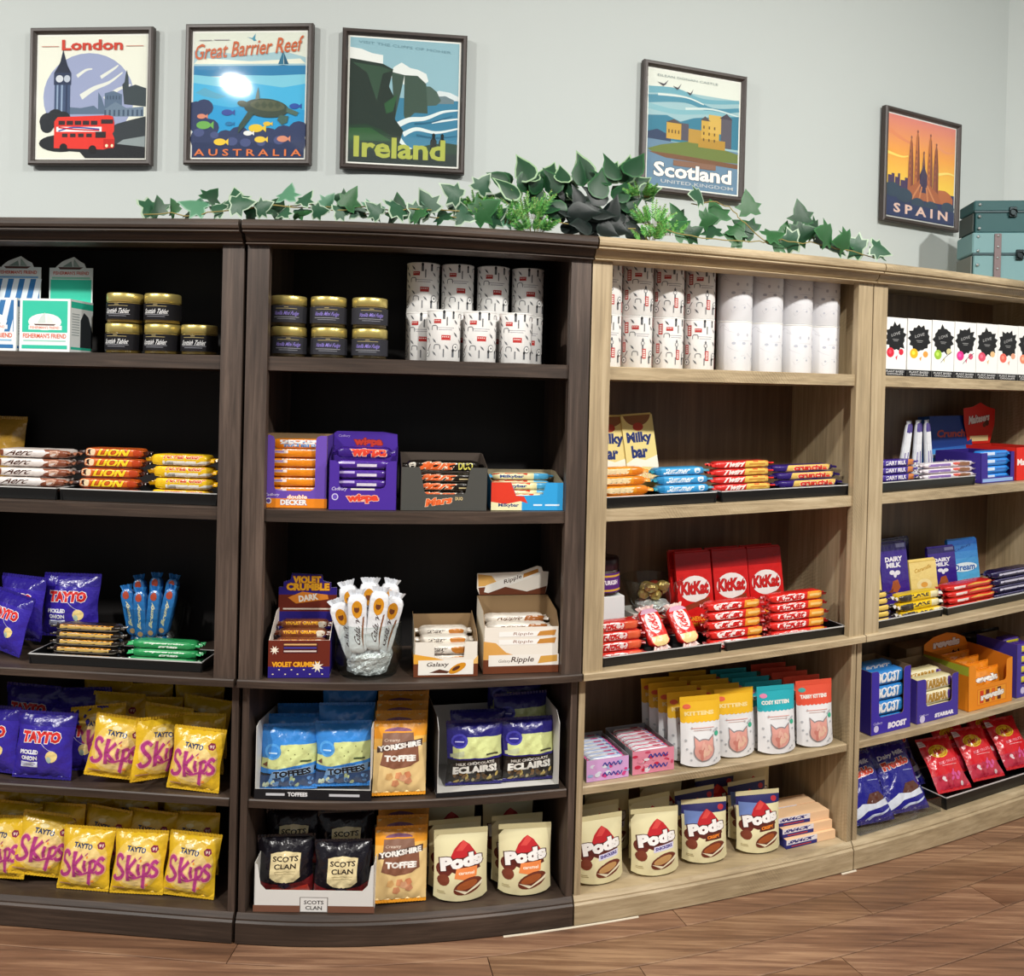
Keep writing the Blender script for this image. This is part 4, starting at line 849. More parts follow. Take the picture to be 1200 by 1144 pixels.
# ================================================================== top shelf
def squiggle(A, x0, x1, y, h, col, n=7, w=None):
    A.stroke([(x0 + (x1 - x0) * i / n, y + (h / 2 if i % 2 else -h / 2)) for i in range(n + 1)], w or h * .45, col); return A
def lozenge(name, px0, px1, c1, label, stripes):
    t = .085; s, w, h = spec(px0, px1, 351.5, 413.5, t); d = .105
    A = Art(); A.rect(0, 0, 1, 1, '#eef2f0'); A.rect(.05, .36, .95, .96, c1)
    if stripes:
        for k in range(5): A.poly([(.08 + k * .2, .36), (.18 + k * .2, .36), (.30 + k * .2, .96), (.20 + k * .2, .96)] if k < 4 else [(.88, .36), (.94, .36), (.94, .6)], '#dfe9f2')
    A.ell(.5, .56, .33, .16, '#eef3ee', 18); A.poly([(.28, .52), (.72, .52), (.66, .47), (.34, .47)], '#5a3a34'); A.poly([(.35, .53), (.42, .66), (.5, .74), (.52, .54)], '#cfd9d4'); A.poly([(.54, .54), (.55, .72), (.68, .55)], '#dfe6e0')
    A.rect(.18, .41, .84, .49, '#f3f5f2'); A.text("FISHERMAN'S FRIEND", .5, .452, .58, .05, '#d8603c', bold=.02); A.text("FISHERMAN'S FRIEND", .5, .295, .86, .09, '#dc5a33', bold=.02)
    A.rect(.08, .19, .92, .215, '#9fd4c4' if not stripes else '#7fb6dc'); A.rect(.05, .05, .95, .12, c1)
    Rr = Art(); Rr.rect(0, 0, 1, 1, '#e6ebea'); Rr.rect(.04, .84, 1, .96, c1); Rr.rect(.04, .05, .96, .10, c1); Rr.poly([(.45, .1), (.45, .62), (.6, .78), (.8, .7), (1, .4), (1, .1)], '#33383c')
    for k in range(9): Rr.rect(.08, .32 + k * .05, .40, .335 + k * .05, '#9aa5a8')
    r = carton_box(name, w, d, h, '#e9eeec', A, right=Rr, m='pouch_film')
    hh = seen((px0 + px1) / 2 + 24, 303, t + d)[1] - seen((px0 + px1) / 2 + 24, 413.5, t)[1]; hw = w * .90; hh = h + .125
    P = [(-hw / 2, 0), (hw / 2, 0), (hw / 2, hh - .03), (hw * .34, hh - .03), (hw * .30, hh - .018), (hw * .2, hh - .012), (hw * .06, hh), (-.02, hh - .01), (-hw * .22, hh - .014), (-hw * .34, hh - .026), (-hw * .36, hh - .03), (-hw / 2, hh - .03)]
    hx = .004
    mb = MB(); panel(mb, P, lambda x, y, q: (x + hx, d + .001 + q, y), .0014, '#cfd6d4', '#b9b4a8')
    H_ = Art(); H_.rect(-hw * .47, h, hw * .47, hh - .062, c1)
    if stripes:
        for k in range(4): H_.poly([(-hw * .42 + k * hw * .24, h), (-hw * .30 + k * hw * .24, h), (-hw * .2 + k * hw * .24, hh - .062), (-hw * .32 + k * hw * .24, hh - .062)], '#d9e2e8')
    H_.text("FISHERMAN'S FRIEND", 0, hh - .044, hw * .82, .0095, '#c04a34', bold=.02); H_.rect(-hw * .44, hh - .060, hw * .44, hh - .055, '#7fbfa8' if not stripes else '#6f9cc4')
    H_.poly([(-hw * .3, hh - .028), (hw * .28, hh - .028), (hw * .2, hh - .034), (-hw * .26, hh - .034)], '#51332f'); H_.poly([(-hw * .2, hh - .027), (0, hh - .012), (hw * .03, hh - .027)], '#7b8f88'); H_.poly([(hw * .05, hh - .027), (hw * .06, hh - .006), (hw * .2, hh - .027)], '#8fa39b')
    lay(mb, H_, lambda x, y, e: (x + hx, d + .001 - e, y), eps=.00008); mb.obj('header_card', 'card', r)
    put(r, s, t, Z1); tag(r, label, 'carton', 'lozenge cartons'); return r
lozenge('lozenge_carton', 23, 82, '#2fbfa0', 'mint green lozenge carton with header card behind it, on the top shelf', False)
lozenge('lozenge_carton', -44, 19, '#2f6fa8', 'blue and white striped lozenge carton at the left picture edge', True)
def jar_art(t1, c):
    A = Art(); A.text(t1, 0, .52, .70, .30, c, shear=.2, bold=.012); A.rect(-.30, .82, .30, .85, '#a8986a'); A.rect(-.36, .30, .36, .33, '#9a9aa0'); A.rect(-.26, .19, .26, .22, '#8a8a92'); A.rect(-.06, .90, .06, .94, '#a8986a'); return A
tj = .10; _, wj, hj = spec(115, 155, 380, 416, tj)
for grp, cols, txt, cc, fill, where in (('jars of tablet', ((135, 2), (180.5, 2), (224, 1)), 'Scottish Tablet', '#e6e6e6', '#a88a42', 'left'), ('jars of fudge', ((332, 2), (381, 2), (431, 2)), 'Vanilla Mini Fudge', '#8f7fd0', '#6b5a3a', 'right')):
    proto = jar('gold_lidded_jar', wj / 2, hj * .985, fill, '#17161a' if where == 'left' else '#34343a', jar_art(txt, cc)); first = True
    for ci, (px, n) in enumerate(cols):
        s = seen(px, 398, tj)[0]
        for k in range(n):
            o = proto if first else dup(proto); first = False
            put(o, s + rnd.uniform(-.002, .002), tj + wj / 2, Z1, k * hj, rnd.uniform(-.15, .15))
            pos = ('lower' if k == 0 else 'upper') if n == 2 else 'single'; nm = ('left', 'middle', 'right')[ci]
            tag(o, ('gold-lidded jar with white script on black label, %s one, %s stack' if where == 'left' else 'gold-lidded jar with purple script on grey label, %s one, %s stack') % (pos, nm) if n == 2 else 'gold-lidded jar with black label standing alone right of the stacked ones', 'jar', grp)
def icon_art(R, h, phone):
    A = Art(); W = math.pi * R; g = '#5c5f64'; q = random.Random(3)
    def bus(x, y, k): A.rect(x - .012 * k, y - .006 * k, x + .012 * k, y + .007 * k, '#b8332f'); [A.rect(x + (-.010 + .005 * j) * k, y + .001 * k, x + (-.007 + .005 * j) * k, y + .004 * k, '#e9d8d2') for j in range(4)]
    def booth(x, y, k): A.rect(x - .005 * k, y - .012 * k, x + .005 * k, y + .012 * k, '#b83a36'); [A.rect(x - .003 * k, y - .009 * k + .005 * k * j, x + .003 * k, y - .006 * k + .005 * k * j, '#ead6d0') for j in range(4)]
    def wheel(x, y, k): A.ell(x, y, .010 * k, .010 * k, g, 16); A.ell(x, y, .008 * k, .008 * k, '#e6e5e1', 16); A.ell(x, y, .003 * k, .003 * k, g, 8)
    def guard(x, y, k): A.rect(x - .003 * k, y - .010 * k, x + .003 * k, y + .004 * k, g); A.ell(x, y + .008 * k, .0035 * k, .005 * k, '#222326', 10)
    def bird(x, y, k): A.poly([(x - .006 * k, y + .006 * k), (x + .002 * k, y + .001 * k), (x + .006 * k, y - .007 * k), (x - .001 * k, y - .003 * k)], g)
    def arch(x, y, k): A.stroke([(x - .008 * k, y - .006 * k), (x - .007 * k, y + .004 * k), (x, y + .006 * k), (x + .007 * k, y + .004 * k), (x + .008 * k, y - .006 * k)], .0018 * k, g)
    def stickk(x, y, k): A.stroke([(x - .005 * k, y - .008 * k), (x + .005 * k, y + .008 * k)], .0024 * k, '#6b5d5a')
    def diam(x, y, k): A.poly([(x - .007 * k, y), (x, y + .006 * k), (x + .007 * k, y), (x, y - .006 * k)], '#8a5a5c')
    def tower(x, y, k): A.rect(x - .0015 * k, y - .012 * k, x + .0015 * k, y + .010 * k, g); A.poly([(x - .0025 * k, y + .010 * k), (x, y + .015 * k), (x + .0025 * k, y + .010 * k)], g)
    fs = [guard, bird, wheel, stickk, arch, diam, tower, bird]
    A.rect(-.018, h * .60, .018, h * .612, '#9a97a0'); A.rect(-.024, h * .64, .024, h * .650, '#8c8a94')
    if phone: tower(0, h * .42, 1.5); A.ell(0, h * .47, .006, .006, g, 12); A.ell(0, h * .47, .0042, .0042, '#dcdad6', 12)
    else: bus(.002, h * .45, 1.0)
    rows = 7
    for i in range(11):
        for j in range(rows):
            x = -W * .92 + i * W * .184 + (.004 if j % 2 else -.004); y = h * (.15 + .74 * j / (rows - 1))
            if abs(x) < .022 and h * .33 < y < h * .68: continue
            k = 1.0 + .3 * q.random(); u = q.random()
            if phone and (i + 2 * j) % 6 == 1: booth(x, y, k)
            elif (i * 3 + j) % 13 == 4: bus(x, y, .8)
            else: fs[int(u * 8)](x, y, k * .78)
    return A
def can_group(art_fn, pxs, rows, wpx, ybot, tc, base, what, grp, col='#f3f2ef', order=None):
    _, w, _ = spec(*wpx, ybot - 50, ybot, tc - .045); R = w / 2 * (.94 if base == hc else .905); h = base; proto = can('printed_tin', R, h - .0006, col, art_fn(R, h), '#e9e8e4'); first = True
    for pi, (px, lv) in enumerate(zip(pxs, rows)):
        s = seen(px, ybot - 30, tc)[0]
        for k in lv:
            o = proto if first else dup(proto); first = False
            put(o, s, tc, Z1, k * h, rnd.uniform(-.12, .12)); tag(o, what % (('lower', 'upper')[k], ORDN[pi]), 'tin', grp)
    return proto, R
ORDN = ['first', 'second', 'third', 'fourth', 'fifth', 'sixth', 'seventh', 'eighth', 'ninth', 'tenth']
hc = spec(499, 541, 361, 421, .10)[2]
p_, R_ = can_group(lambda R, h: icon_art(R, h, False), (494.5, 535, 576.5, 617), ((0, 1),) * 4, (475, 516), 420, .215, hc, 'white tin with icons and red bus, %s, %s from left, back row', 'tins with bus print')
for i, px in enumerate((520, 562, 604)):
    o = dup(p_); put(o, seen(px, 391, .122)[0], .122, Z1, 0, rnd.uniform(-.1, .1)); tag(o, 'white tin with icons and red bus, front row, %s from left' % ORDN[i], 'tin', 'tins with bus print')
hc3 = spec(763, 800, 370, 431, .12)[2]
can_group(lambda R, h: icon_art(R, h, True), (709, 745.5, 782, 818.5), ((0, 1),) * 4, (764, 801), 431, .165, hc3, 'white tin printed with red phone boxes, %s one, %s from the dark bookcase', 'tins with phone box print')
def marble_art(R, h):
    A = Art(); q = random.Random(5)
    for i in range(16):
        x, y = q.uniform(-2.6, 2.6) * R, q.uniform(.1, .9) * h; A.stroke([(x, y), (x + q.uniform(.004, .02), y + q.uniform(-.01, .01)), (x + q.uniform(.015, .035), y + q.uniform(-.015, .015))], .0016, '#cfd0d6', .0005)
    for x in (-.03, .0, .035): A.ell(x, h * .55, .006, .004, '#b9bcc8', 10); A.ell(x + .012, h * .72, .004, .005, '#c4c5ce', 10); A.ell(x + .004, h * .26, .003, .003, '#b8bac4', 8)
    A.rect(-.02, h * .60, .022, h * .606, '#c6c8d0'); return A
can_group(marble_art, (860, 896, 931, 963), ((0, 1),) * 4, (885, 922), 434, .165, hc3, 'plain white marbled tin, %s one, %s from left on the oak bookcase', 'white marbled tins', '#eeeff3')
# boxed chocolate with black brush strokes
edges = [1036, 1063, 1092, 1118.5, 1144, 1169.5, 1193, 1216]; fr = [('#d8283f', '#d8283f'), ('#f2b81e', '#e8a04a'), ('#9ac23c', '#d8cf9a'), ('#e0338a', '#d85a7a'), ('#e0506a', '#e8c08a'), ('#e86a5a', '#e0a080'), ('#e88a6a', '#d07050')]
names = ['red', 'yellow', 'lime green', 'magenta', 'rose pink', 'coral', 'peach']
for i in range(7):
    s, w, h = spec(edges[i], edges[i + 1], 369 + i * 1.6, 437.5 + i * .8, .075); q = random.Random(20 + i)
    A = Art(); A.rect(0, 0, 1, 1, '#f1f1ee'); pts = []
    for k in range(26):
        a = 2 * math.pi * k / 26; rr = 1 + (q.uniform(-.05, .28) if k % 2 else -.08); pts.append((.5 + .43 * rr * math.cos(a), .66 + .22 * rr * math.sin(a)))
    A.poly([(min(1, max(0, x)), min(.99, y)) for x, y in pts], '#17171a')
    A.text('LOVE', .5, .72, .4, .05, '#b9b9b9', rot=8); A.rect(.36, .62, .64, .63, '#9a9a9a'); A.rect(.40, .595, .60, .605, '#8a8a8a')
    c1, c2 = fr[i]; A.ell(.27, .40, .17, .085, c1, 16); A.ell(.25, .41, .07, .035, tuple(min(1, v * 1.6 + .05) for v in lin(c1)), 12); A.ell(.76, .43 + q.uniform(-.04, .04), .11, .055, c2, 12); A.poly([(.5, .32), (.6, .36), (.56, .27)], c2)
    if i in (2, 3): A.stroke([(.4, .26), (.6, .36), (.9, .46)], .012, '#2a2a2a')
    A.rect(0, 0, 1, .115, '#17171a'); A.text('PLANT BASED', .5, .078, .82, .032, '#d8d8d8', bold=.01); A.text('CHOCOLATE', .5, .034, .74, .032, '#d8d8d8', bold=.01)
    r = carton_box('chocolate_box', w * .985, .075, h, '#ecece8', A, left=Art().rect(0, 0, 1, 1, '#e2e2de').rect(0, 0, 1, .115, '#17171a')); put(r, s, .075, Z1)
    tag(r, 'white chocolate box with black splash and %s fruit' % names[i], 'box', 'boxed plant chocolate')

# ================================================================== second shelf
tray(-70, 66, 581, .075, Z2, .20, .030, 'black tray under the brown and white bars at the left edge')
tray(70, 254, 583, .075, Z2, .20, .030, 'black tray under the orange-lettered and yellow bars, left bookcase')
def px_stack(name, x0, x1, ytop, ybot, n, t, D, col, art, what, where, grp, zs, dz=.004, ends=None, m='foil', back=0., cat='chocolate bar', ang=.018, fin=.012, over=.955, turn=0., gap=0.):
    t += .009; s, w, h = spec(x0, x1, ytop, ybot, t); z0 = seen((x0 + x1) / 2, ybot, t)[1] - bend(s, t, zs).z - dz
    n0 = n; n = max(1, n + round(z0 / (h / n))); st = max(h + z0, h * .7) / n
    p = bar(name, w * .945, D, st * over, col, art, seed=x0 * .13, m=m, ends=ends, fin=fin)
    stack(p, n, s, t + D / 2, zs, dz, st, what, where, cat, grp, back=back, ang=ang, turn=turn); return p
A = Art(); A.rect(0, .0, 1, 1, '#e7dfda'); A.poly([(.62, 0), (.72, .5), (.66, 1), (1, 1), (1, 0)], '#8a4f38'); A.text('Aero', .36, .52, .36, .36, '#4a2a20', shear=.3, bold=.02); A.text('chunky', .42, .18, .3, .15, '#a08a80', shear=.3); A.ell(.84, .55, .07, .22, '#c9a08a', 12); A.ell(.05, .5, .06, .3, '#8a4f38', 10)
px_stack('wrapped_bar', -18, 80, 527, 575, 4, .085, .075, '#dcd0c8', A, 'white and brown chocolate bar', 'of the stack at the left edge', 'white and brown bars', Z2, ends='#9a6248', back=.004)
A = Art(); A.rect(0, 0, 1, 1, '#d9651f'); A.rect(0, .0, 1, .16, '#6e2f1a'); A.poly([(0, .85), (1, .75), (1, 1), (0, 1)], '#7a341c'); A.ell(.12, .5, .09, .28, '#f0d8b0', 12); A.ell(.12, .5, .05, .18, '#3a2018', 10); A.text('LION', .52, .47, .52, .50, '#f4d22c', bold=.05, shear=.15, out='#a8231c', ow=.05); A.ell(.92, .45, .07, .3, '#b8421c', 10)
px_stack('wrapped_bar', 82, 166, 526, 576, 4, .085, .048, '#c65a1e', A, 'orange and brown bar with yellow capitals', 'of its stack', 'orange and brown bars', Z2, ends='#3a2420', back=.006)
A = Art(); A.rect(0, 0, 1, 1, '#f0c21e'); A.rect(.22, .05, 1, .42, '#ece8dc'); [A.rect(.26 + k * .018, .08, .268 + k * .018, .38, '#55554f') for k in range(8)]; A.text('TOFFEE CRISP', .56, .66, .66, .30, '#d9481f', bold=.04, shear=.15, out='#fbe9c0', ow=.04)
px_stack('wrapped_bar', 169, 253, 533, 578, 3, .085, .05, '#efc020', A, 'yellow biscuit bar with white panel', 'of the stack beside the stile', 'yellow biscuit bars', Z2, ends='#e8b010')
g = bag('gold_bag', .13, .205, .05, '#c99a3a', None, 3.3, 'foil'); put(g, seen(-12, 530, .25)[0], .295, Z2, .0, 0, .12); tag(g, 'crumpled gold foil bag at the left edge behind the bars', 'bag')

def bars_in(proto, n, s, t, zs, dz, step, what, grp, back=0.):
    stack(proto, n, s, t, zs, dz, step, what, 'in the box', 'chocolate bar', grp, jit=.001, ang=.006, back=back, frame=r)
# box of orange-wrapped bars
t = .082; s, w, h = spec(307, 383, 513, 598, t); kx = w / 78; kz = h / 85
F = u_cut(w, h, (320 - 344) * kx, (369 - 344) * kx, 20 * kz, .012)
A = Art(); A.rect(-w / 2, 0, w / 2, 11 * kz, '#ef8a1e'); A.text('Cadbury', -w * .33, 15 * kz, w * .22, 4 * kz, '#e6dff0', shear=.3); A.text('double', w * .05, 13 * kz, w * .3, 4.5 * kz, '#f6f0ea', bold=.03, out='#ef8a1e', ow=.05); A.text('DECKER', .0, 6.5 * kz, w * .40, 6.5 * kz, '#f6f0ea', bold=.05, out='#8a6a9a', ow=.04); A.ell(-w * .38, 8 * kz, 3.4 * kx, 3.6 * kx, '#e9e4ee', 16); A.ell(-w * .38, 8 * kz, 2.4 * kx, 2.6 * kx, '#5f4a8c', 14)
r = carton('display_box', w, .125, h, '#6a4bb0', F, A, side_col='#5a3fa0'); put(r, s, t, Z2); tag(r, 'tall purple display box with orange base band, holding orange bars', 'display box', 'display boxes on the second shelf')
A = Art(); A.rect(0, 0, 1, 1, '#f28f1c'); A.rect(0, 0, 1, .12, '#c8651a'); A.rect(0, .46, .34, .62, '#f3e2d8'); A.rect(.05, .49, .26, .59, '#b79ad0'); A.text('DECKER', .58, .82, .7, .26, '#f4f0ea', bold=.05)
p = bar('wrapped_bar', w * .985 - .012, .042, 11.2 * kz * .94, '#f08c1a', A, 4.2, fin=.010); bars_in(p, 6, s, t + .026, Z2, .003, 11.2 * kz, 'orange bar in the tall purple box', 'orange bars in purple box', back=.0035)
A = Art(); A.rect(0, 0, 1, 1, '#f28f1c'); A.text('DOUBLE', .56, .30, .6, .26, '#5f8fd0', bold=.05, out='#f4f0ea', ow=.05); A.text('DECKER', .56, .62, .76, .36, '#f4f0ea', bold=.06, out='#5f8fd0', ow=.03)
p = bar('wrapped_bar', w * .985 - .012, .05, 11.5 * kz, '#f08c1a', A, 4.2, fin=.010); put(p, s, t + .055, Z2, .003 + 67 * kz, frame=r); tag(p, 'orange bar with big white capitals on top inside tall purple box', 'chocolate bar', 'orange bars in purple box')
# box of violet bars
t = .072; s, w, h = spec(385, 465.5, 541, 598.5, t); kx = w / 83; kz = h / 57.5
F = u_cut(w, h, (396 - 425) * kx, (453 - 425) * kx, 25 * kz, .012)
A = Art(); A.text('Cadbury', -w * .34, 24 * kz, w * .22, 5 * kz, '#e6dff0', shear=.3); A.text('wispa', -w * .0, 13 * kz, w * .46, 11 * kz, '#e2452f', bold=.06, rot=2, out='#f0b8a0', ow=.06); A.ell(-w * .40, 15 * kz, 4 * kx, 4.2 * kx, '#cfc6e8', 16); A.ell(-w * .40, 15 * kz, 2.8 * kx, 3 * kx, '#6a50b8', 14); A.rect(-.03, 23 * kz, .03, 25 * kz, '#e8e0d8')
hd = [(-w / 2, h * .9), (w / 2, h * .9), (w / 2 - .004, h + .062), (w * .25, h + .068), (-w * .45, h + .068), (-w / 2, h + .062)]
HA = Art(); HA.text('wispa', .005, h + .038, w * .44, .026, '#c83a2c', bold=.06, out='#7a1f22', ow=.05); HA.text('Cadbury', -w * .34, h + .055, w * .18, .008, '#b9a9d8', shear=.3)
r = carton('display_box', w, .15, h, '#4a2a9a', F, A, back_h=h + .03, side_poly=[(0, 0), (.15, 0), (.15, h + .03), (.11, h + .03), (0, h)], header=hd, header_art=HA, inner='#3a2470'); put(r, s, t, Z2); tag(r, 'violet display box with red bubble lettering and raised header', 'display box', 'display boxes on the second shelf')
A = Art(); A.rect(0, 0, 1, 1, '#4a2890'); A.rect(0, .5, .34, .7, '#b8a8d8'); A.rect(.38, .35, .74, .5, '#d9d0e0'); A.rect(0, .0, 1, .12, '#2c1760')
p = bar('wrapped_bar', w * .985 - .012, .044, .0232, '#45258c', A, 1.2, fin=.010); bars_in(p, 5, s, t + .028, Z2, .003, .0245, 'violet bar stacked in the violet display box', 'violet bars in box', back=.001)
A = Art(); A.rect(0, 0, 1, 1, '#3a1f7c'); A.text('wispa', .58, .5, .66, .62, '#e2452f', bold=.06, out='#f0b8a0', ow=.05)
p = bar('wrapped_bar', w * .985 - .012, .055, .030, '#3a1f7c', A, 1.2, fin=.010); put(p, s, t + .055, Z2, .003 + .1235, frame=r); tag(p, 'violet bar with big red lettering on top inside violet box', 'chocolate bar', 'violet bars in box')
# charcoal box
t = .072; s, w, h = spec(469, 571.5, 549.5, 600, t); kx = w / 105.5; kz = h / 50.5
F = [(-w / 2, 0), (w / 2, 0), (w / 2, h), ((552 - 520) * kx, h), ((546 - 520) * kx, 21 * kz), ((543 - 520) * kx, 19 * kz), ((499 - 520) * kx, 19 * kz), ((496 - 520) * kx, 21 * kz), ((490 - 520) * kx, h), (-w / 2, h)]
A = Art(); A.text('Mars', (514 - 520) * kx, 11 * kz, 32 * kx, 9 * kz, '#e8672f', bold=.05, shear=.3, rot=8, out='#f0d8b8', ow=.03); A.text('DUO', (538 - 520) * kx, 14 * kz, 9 * kx, 4 * kz, '#d8c088', bold=.03)
r = carton('display_box', w, .16, h, '#4a4a46', F, A, back_h=h + .028, side_poly=[(0, 0), (.16, 0), (.16, h + .028), (.12, h + .028), (0, h)], inner='#4a4038'); put(r, s, t, Z2); tag(r, 'charcoal display box with orange slanted lettering, black bars inside', 'display box', 'display boxes on the second shelf')
A = Art(); A.rect(0, 0, 1, 1, '#1c1712'); A.text('Mars', .42, .52, .46, .62, '#e8672f', bold=.04, shear=.25, out='#f2e2c8', ow=.04); A.rect(.70, .35, .92, .42, '#cbb98a'); A.rect(0, .02, 1, .08, '#6a5a48')
p = bar('wrapped_bar', w * .985 - .012, .05, .0215, '#191512', A, 2.2, fin=.010); bars_in(p, 4, s, t + .03, Z2, .003, .0228, 'black bar with orange lettering in charcoal box', 'black bars in charcoal box', back=.001)
A = Art(); A.rect(0, 0, 1, 1, '#1c1712'); A.text('Mars', .42, .5, .46, .7, '#e8672f', bold=.05, shear=.25, out='#f2e2c8', ow=.05); A.text('DUO', .80, .5, .2, .4, '#d8d060', bold=.03); A.ell(.07, .55, .05, .2, '#d8d0c0', 10)
p = bar('wrapped_bar', w * .985 - .012, .06, .028, '#191512', A, 2.2, fin=.010); put(p, s, t + .062, Z2, .096, frame=r); tag(p, 'big black bar with orange and yellow lettering atop charcoal box', 'chocolate bar', 'black bars in charcoal box')
# blue and red box
t = .072; s, w, h = spec(576, 660, 566.5, 599, t); kx = w / 86.5; kz = h / 32.5
F = [(-w / 2, 0), (w / 2, 0), (w / 2, h), ((640 - 618) * kx, h), ((636 - 618) * kx, 18 * kz), ((604 - 618) * kx, 17 * kz), ((598 - 618) * kx, h), (-w / 2, h)]
A = Art(); A.rect(-w / 2, 0, -w * .08, h * .35, '#efe9b8'); A.poly([(-w / 2, h * .3), (-w / 2, h), ((598 - 618) * kx, h), ((604 - 618) * kx, 17 * kz), (-w * .05, h * .5), (0, h * .25), (-w * .1, h * .33), (-w * .3, h * .22)], '#dc3a24'); A.text('Milkybar', -w * .26, h * .17, w * .28, h * .16, '#28407c', bold=.03); A.rect(w * .08, h * .16, w * .20, h * .22, '#dfeef8'); A.rect(w * .24, h * .16, w * .44, h * .22, '#dfeef8')
r = carton('display_box', w, .15, h, '#2f9fdc', F, A, back_h=h + .022, side_poly=[(0, 0), (.15, 0), (.15, h + .022), (.1, h + .022), (0, h)], inner='#8f8368'); put(r, s, t, Z2); tag(r, 'low blue and red display box with cream bars inside', 'display box', 'display boxes on the second shelf')
A = Art(); A.rect(0, 0, 1, 1, '#efe7b4'); A.poly([(0, .6), (.4, .8), (.6, .55), (.62, 1), (0, 1)], '#d83c28'); A.text('Milkybar', .34, .44, .42, .28, '#2a4a90', bold=.04); A.rect(.72, .1, 1, 1, '#4aa8dc')
p = bar('wrapped_bar', w * .985 - .012, .040, .0187, '#efe7b4', A, 6.2, fin=.010, ends='#4aa8dc')
for k, (dt, dz) in enumerate(((.03, .003), (.03, .023), (.075, .028), (.075, .0475), (.118, .050), (.118, .0695))):
    o = p if k == 0 else dup(p); put(o, s, t + dt, Z2, dz, .004 * (k % 3 - 1), frame=r); tag(o, 'cream and blue bar in the low blue box, %s, %s row' % ('lower' if k % 2 == 0 else 'upper', ('front', 'middle', 'rear')[k // 2]), 'chocolate bar', 'cream bars in blue box')

# oak bookcase, second shelf
tray(700, 840.5, 584, .075, Z2, .115, .030, 'left black tray on the second shelf of the oak bookcase'); tray(846, 998, 579, .075, Z2, .115, .030, 'right black tray on the second shelf of the oak bookcase')
A = Art(); A.rect(0, 0, 1, 1, '#e8d58a'); A.ell(.5, 1.0, .44, .15, '#8a5a34', 18, 180, 360); A.ell(.5, .84, .17, .05, '#b9432f', 12); A.text('Milky', .5, .70, .80, .16, '#1f2f6c', bold=.05); A.text('bar', .46, .545, .52, .15, '#1f2f6c', bold=.05); A.poly([(0, .42), (.3, .48), (.6, .44), (1, .49), (1, .34), (.5, .37), (0, .33)], '#f4efdc'); A.text('GOLD', .55, .26, .6, .09, '#e8c080', bold=.04, out='#fff6dc', ow=.04); A.rect(0, .0, 1, .13, '#c9a464')
for k, (a, b) in enumerate(((706, 746), (742, 788))):
    s, w, h = spec(a, b, 487 - k, 572, .17); h = reach((a + b) / 2, 487 - k, .2, Z2); r = tablet('chocolate_block', min(w, .105), h, .013, '#e4cf80', A); put(r, s, .20, Z2, .0, (-.05, .06)[k], .16, (0, -.05)[k]); tag(r, 'gold and cream chocolate block leaning, %s one' % ('half hidden by the oak stile' if k == 0 else 'right'), 'chocolate block', 'gold chocolate blocks')
A = Art(); A.rect(0, 0, 1, 1, '#f09a28'); squiggle(A, .08, .6, .5, .34, '#f7dfae', 9, .12); A.rect(.7, .1, 1, .9, '#e07f1c')
px_stack('wrapped_bar', 703, 769, 549, 581, 3, .085, .05, '#ee962a', A, 'plain orange bar', 'of its stack on the oak bookcase', 'orange bars on oak bookcase', Z2, m='film', back=.008)
A = Art(); A.rect(0, 0, 1, 1, '#3f9fd6'); A.text('Summer', .42, .5, .5, .42, '#eef4f6', bold=.03, shear=.2, rot=0); A.ell(.82, .5, .06, .22, '#e6eef2', 10); A.rect(0, 0, .1, 1, '#2c86bd')
px_stack('wrapped_bar', 769, 841, 549, 579.5, 3, .085, .05, '#3f9ad0', A, 'sky blue bar with white script', 'of its stack', 'sky blue bars', Z2, m='film', back=.008, ends='#2f8a9c')
A = Art(); A.rect(0, 0, 1, 1, '#d8302c'); A.poly([(.5, 0), (.56, 1), (1, 1), (1, 0)], '#e9c158'); A.text('Twirl', .32, .5, .36, .42, '#f6ebe4', bold=.05, shear=.2); A.rect(.6, .4, .9, .52, '#c88a3a'); A.rect(0, .0, 1, .08, '#9c1f1f')
px_stack('wrapped_bar', 836, 912, 541, 577.5, 4, .085, .045, '#cf2f2a', A, 'red and yellow bar', 'of its stack on the right tray', 'red and yellow bars', Z2, back=.003)
A = Art(); A.rect(0, 0, 1, 1, '#33206e'); A.poly([(.18, .05), (.24, .9), (.96, .95), (.9, .1)], '#e9c065'); A.text('crunchie', .60, .48, .56, .42, '#d8352a', bold=.06, out='#f3e2c0', ow=.04)
px_stack('wrapped_bar', 913, 993, 546, 574, 3, .085, .045, '#3a2478', A, 'purple and gold bar with red lettering', 'of its stack', 'purple and gold bars', Z2, back=.012, ends='#2c1a60')

# right oak bookcase, second shelf
tray(1026, 1143, 574, .075, Z2, .115, .030, 'black tray on the second shelf of the right oak bookcase')
A = Art(); A.rect(0, 0, 1, 1, '#45308f'); A.text('DAIRY MILK', .42, .5, .56, .34, '#ece6f0', bold=.03); A.poly([(.74, .1), (.78, .9), (.95, .9), (.92, .1)], '#c9793a'); A.rect(0, .0, 1, .1, '#2a1a66')
px_stack('wrapped_bar', 1029, 1081, 539, 572, 4, .085, .04, '#3d2888', A, 'small purple bar with tan end', 'of its stack', 'small purple bars', Z2, ends='#3d2888', back=.002)
A = Art(); A.rect(0, 0, 1, 1, '#eee6ea'); A.rect(.05, .35, .5, .6, '#8a6ab0'); A.ell(.78, .5, .14, .32, '#8a5a3a', 12); A.ell(.62, .6, .08, .2, '#d8584a', 10); A.rect(0, .04, 1, .1, '#d8404a')
px_stack('wrapped_bar', 1083, 1148, 542, 570, 4, .085, .04, '#e6dde2', A, 'white bar with brown picture', 'of its stack', 'white bars with brown pictures', Z2, back=.002)
A = Art(); A.rect(.05, 0, .95, .8, '#e4e6ea'); A.text('Flake', .5, .42, .4, .5, '#4a4a8a', bold=.02)
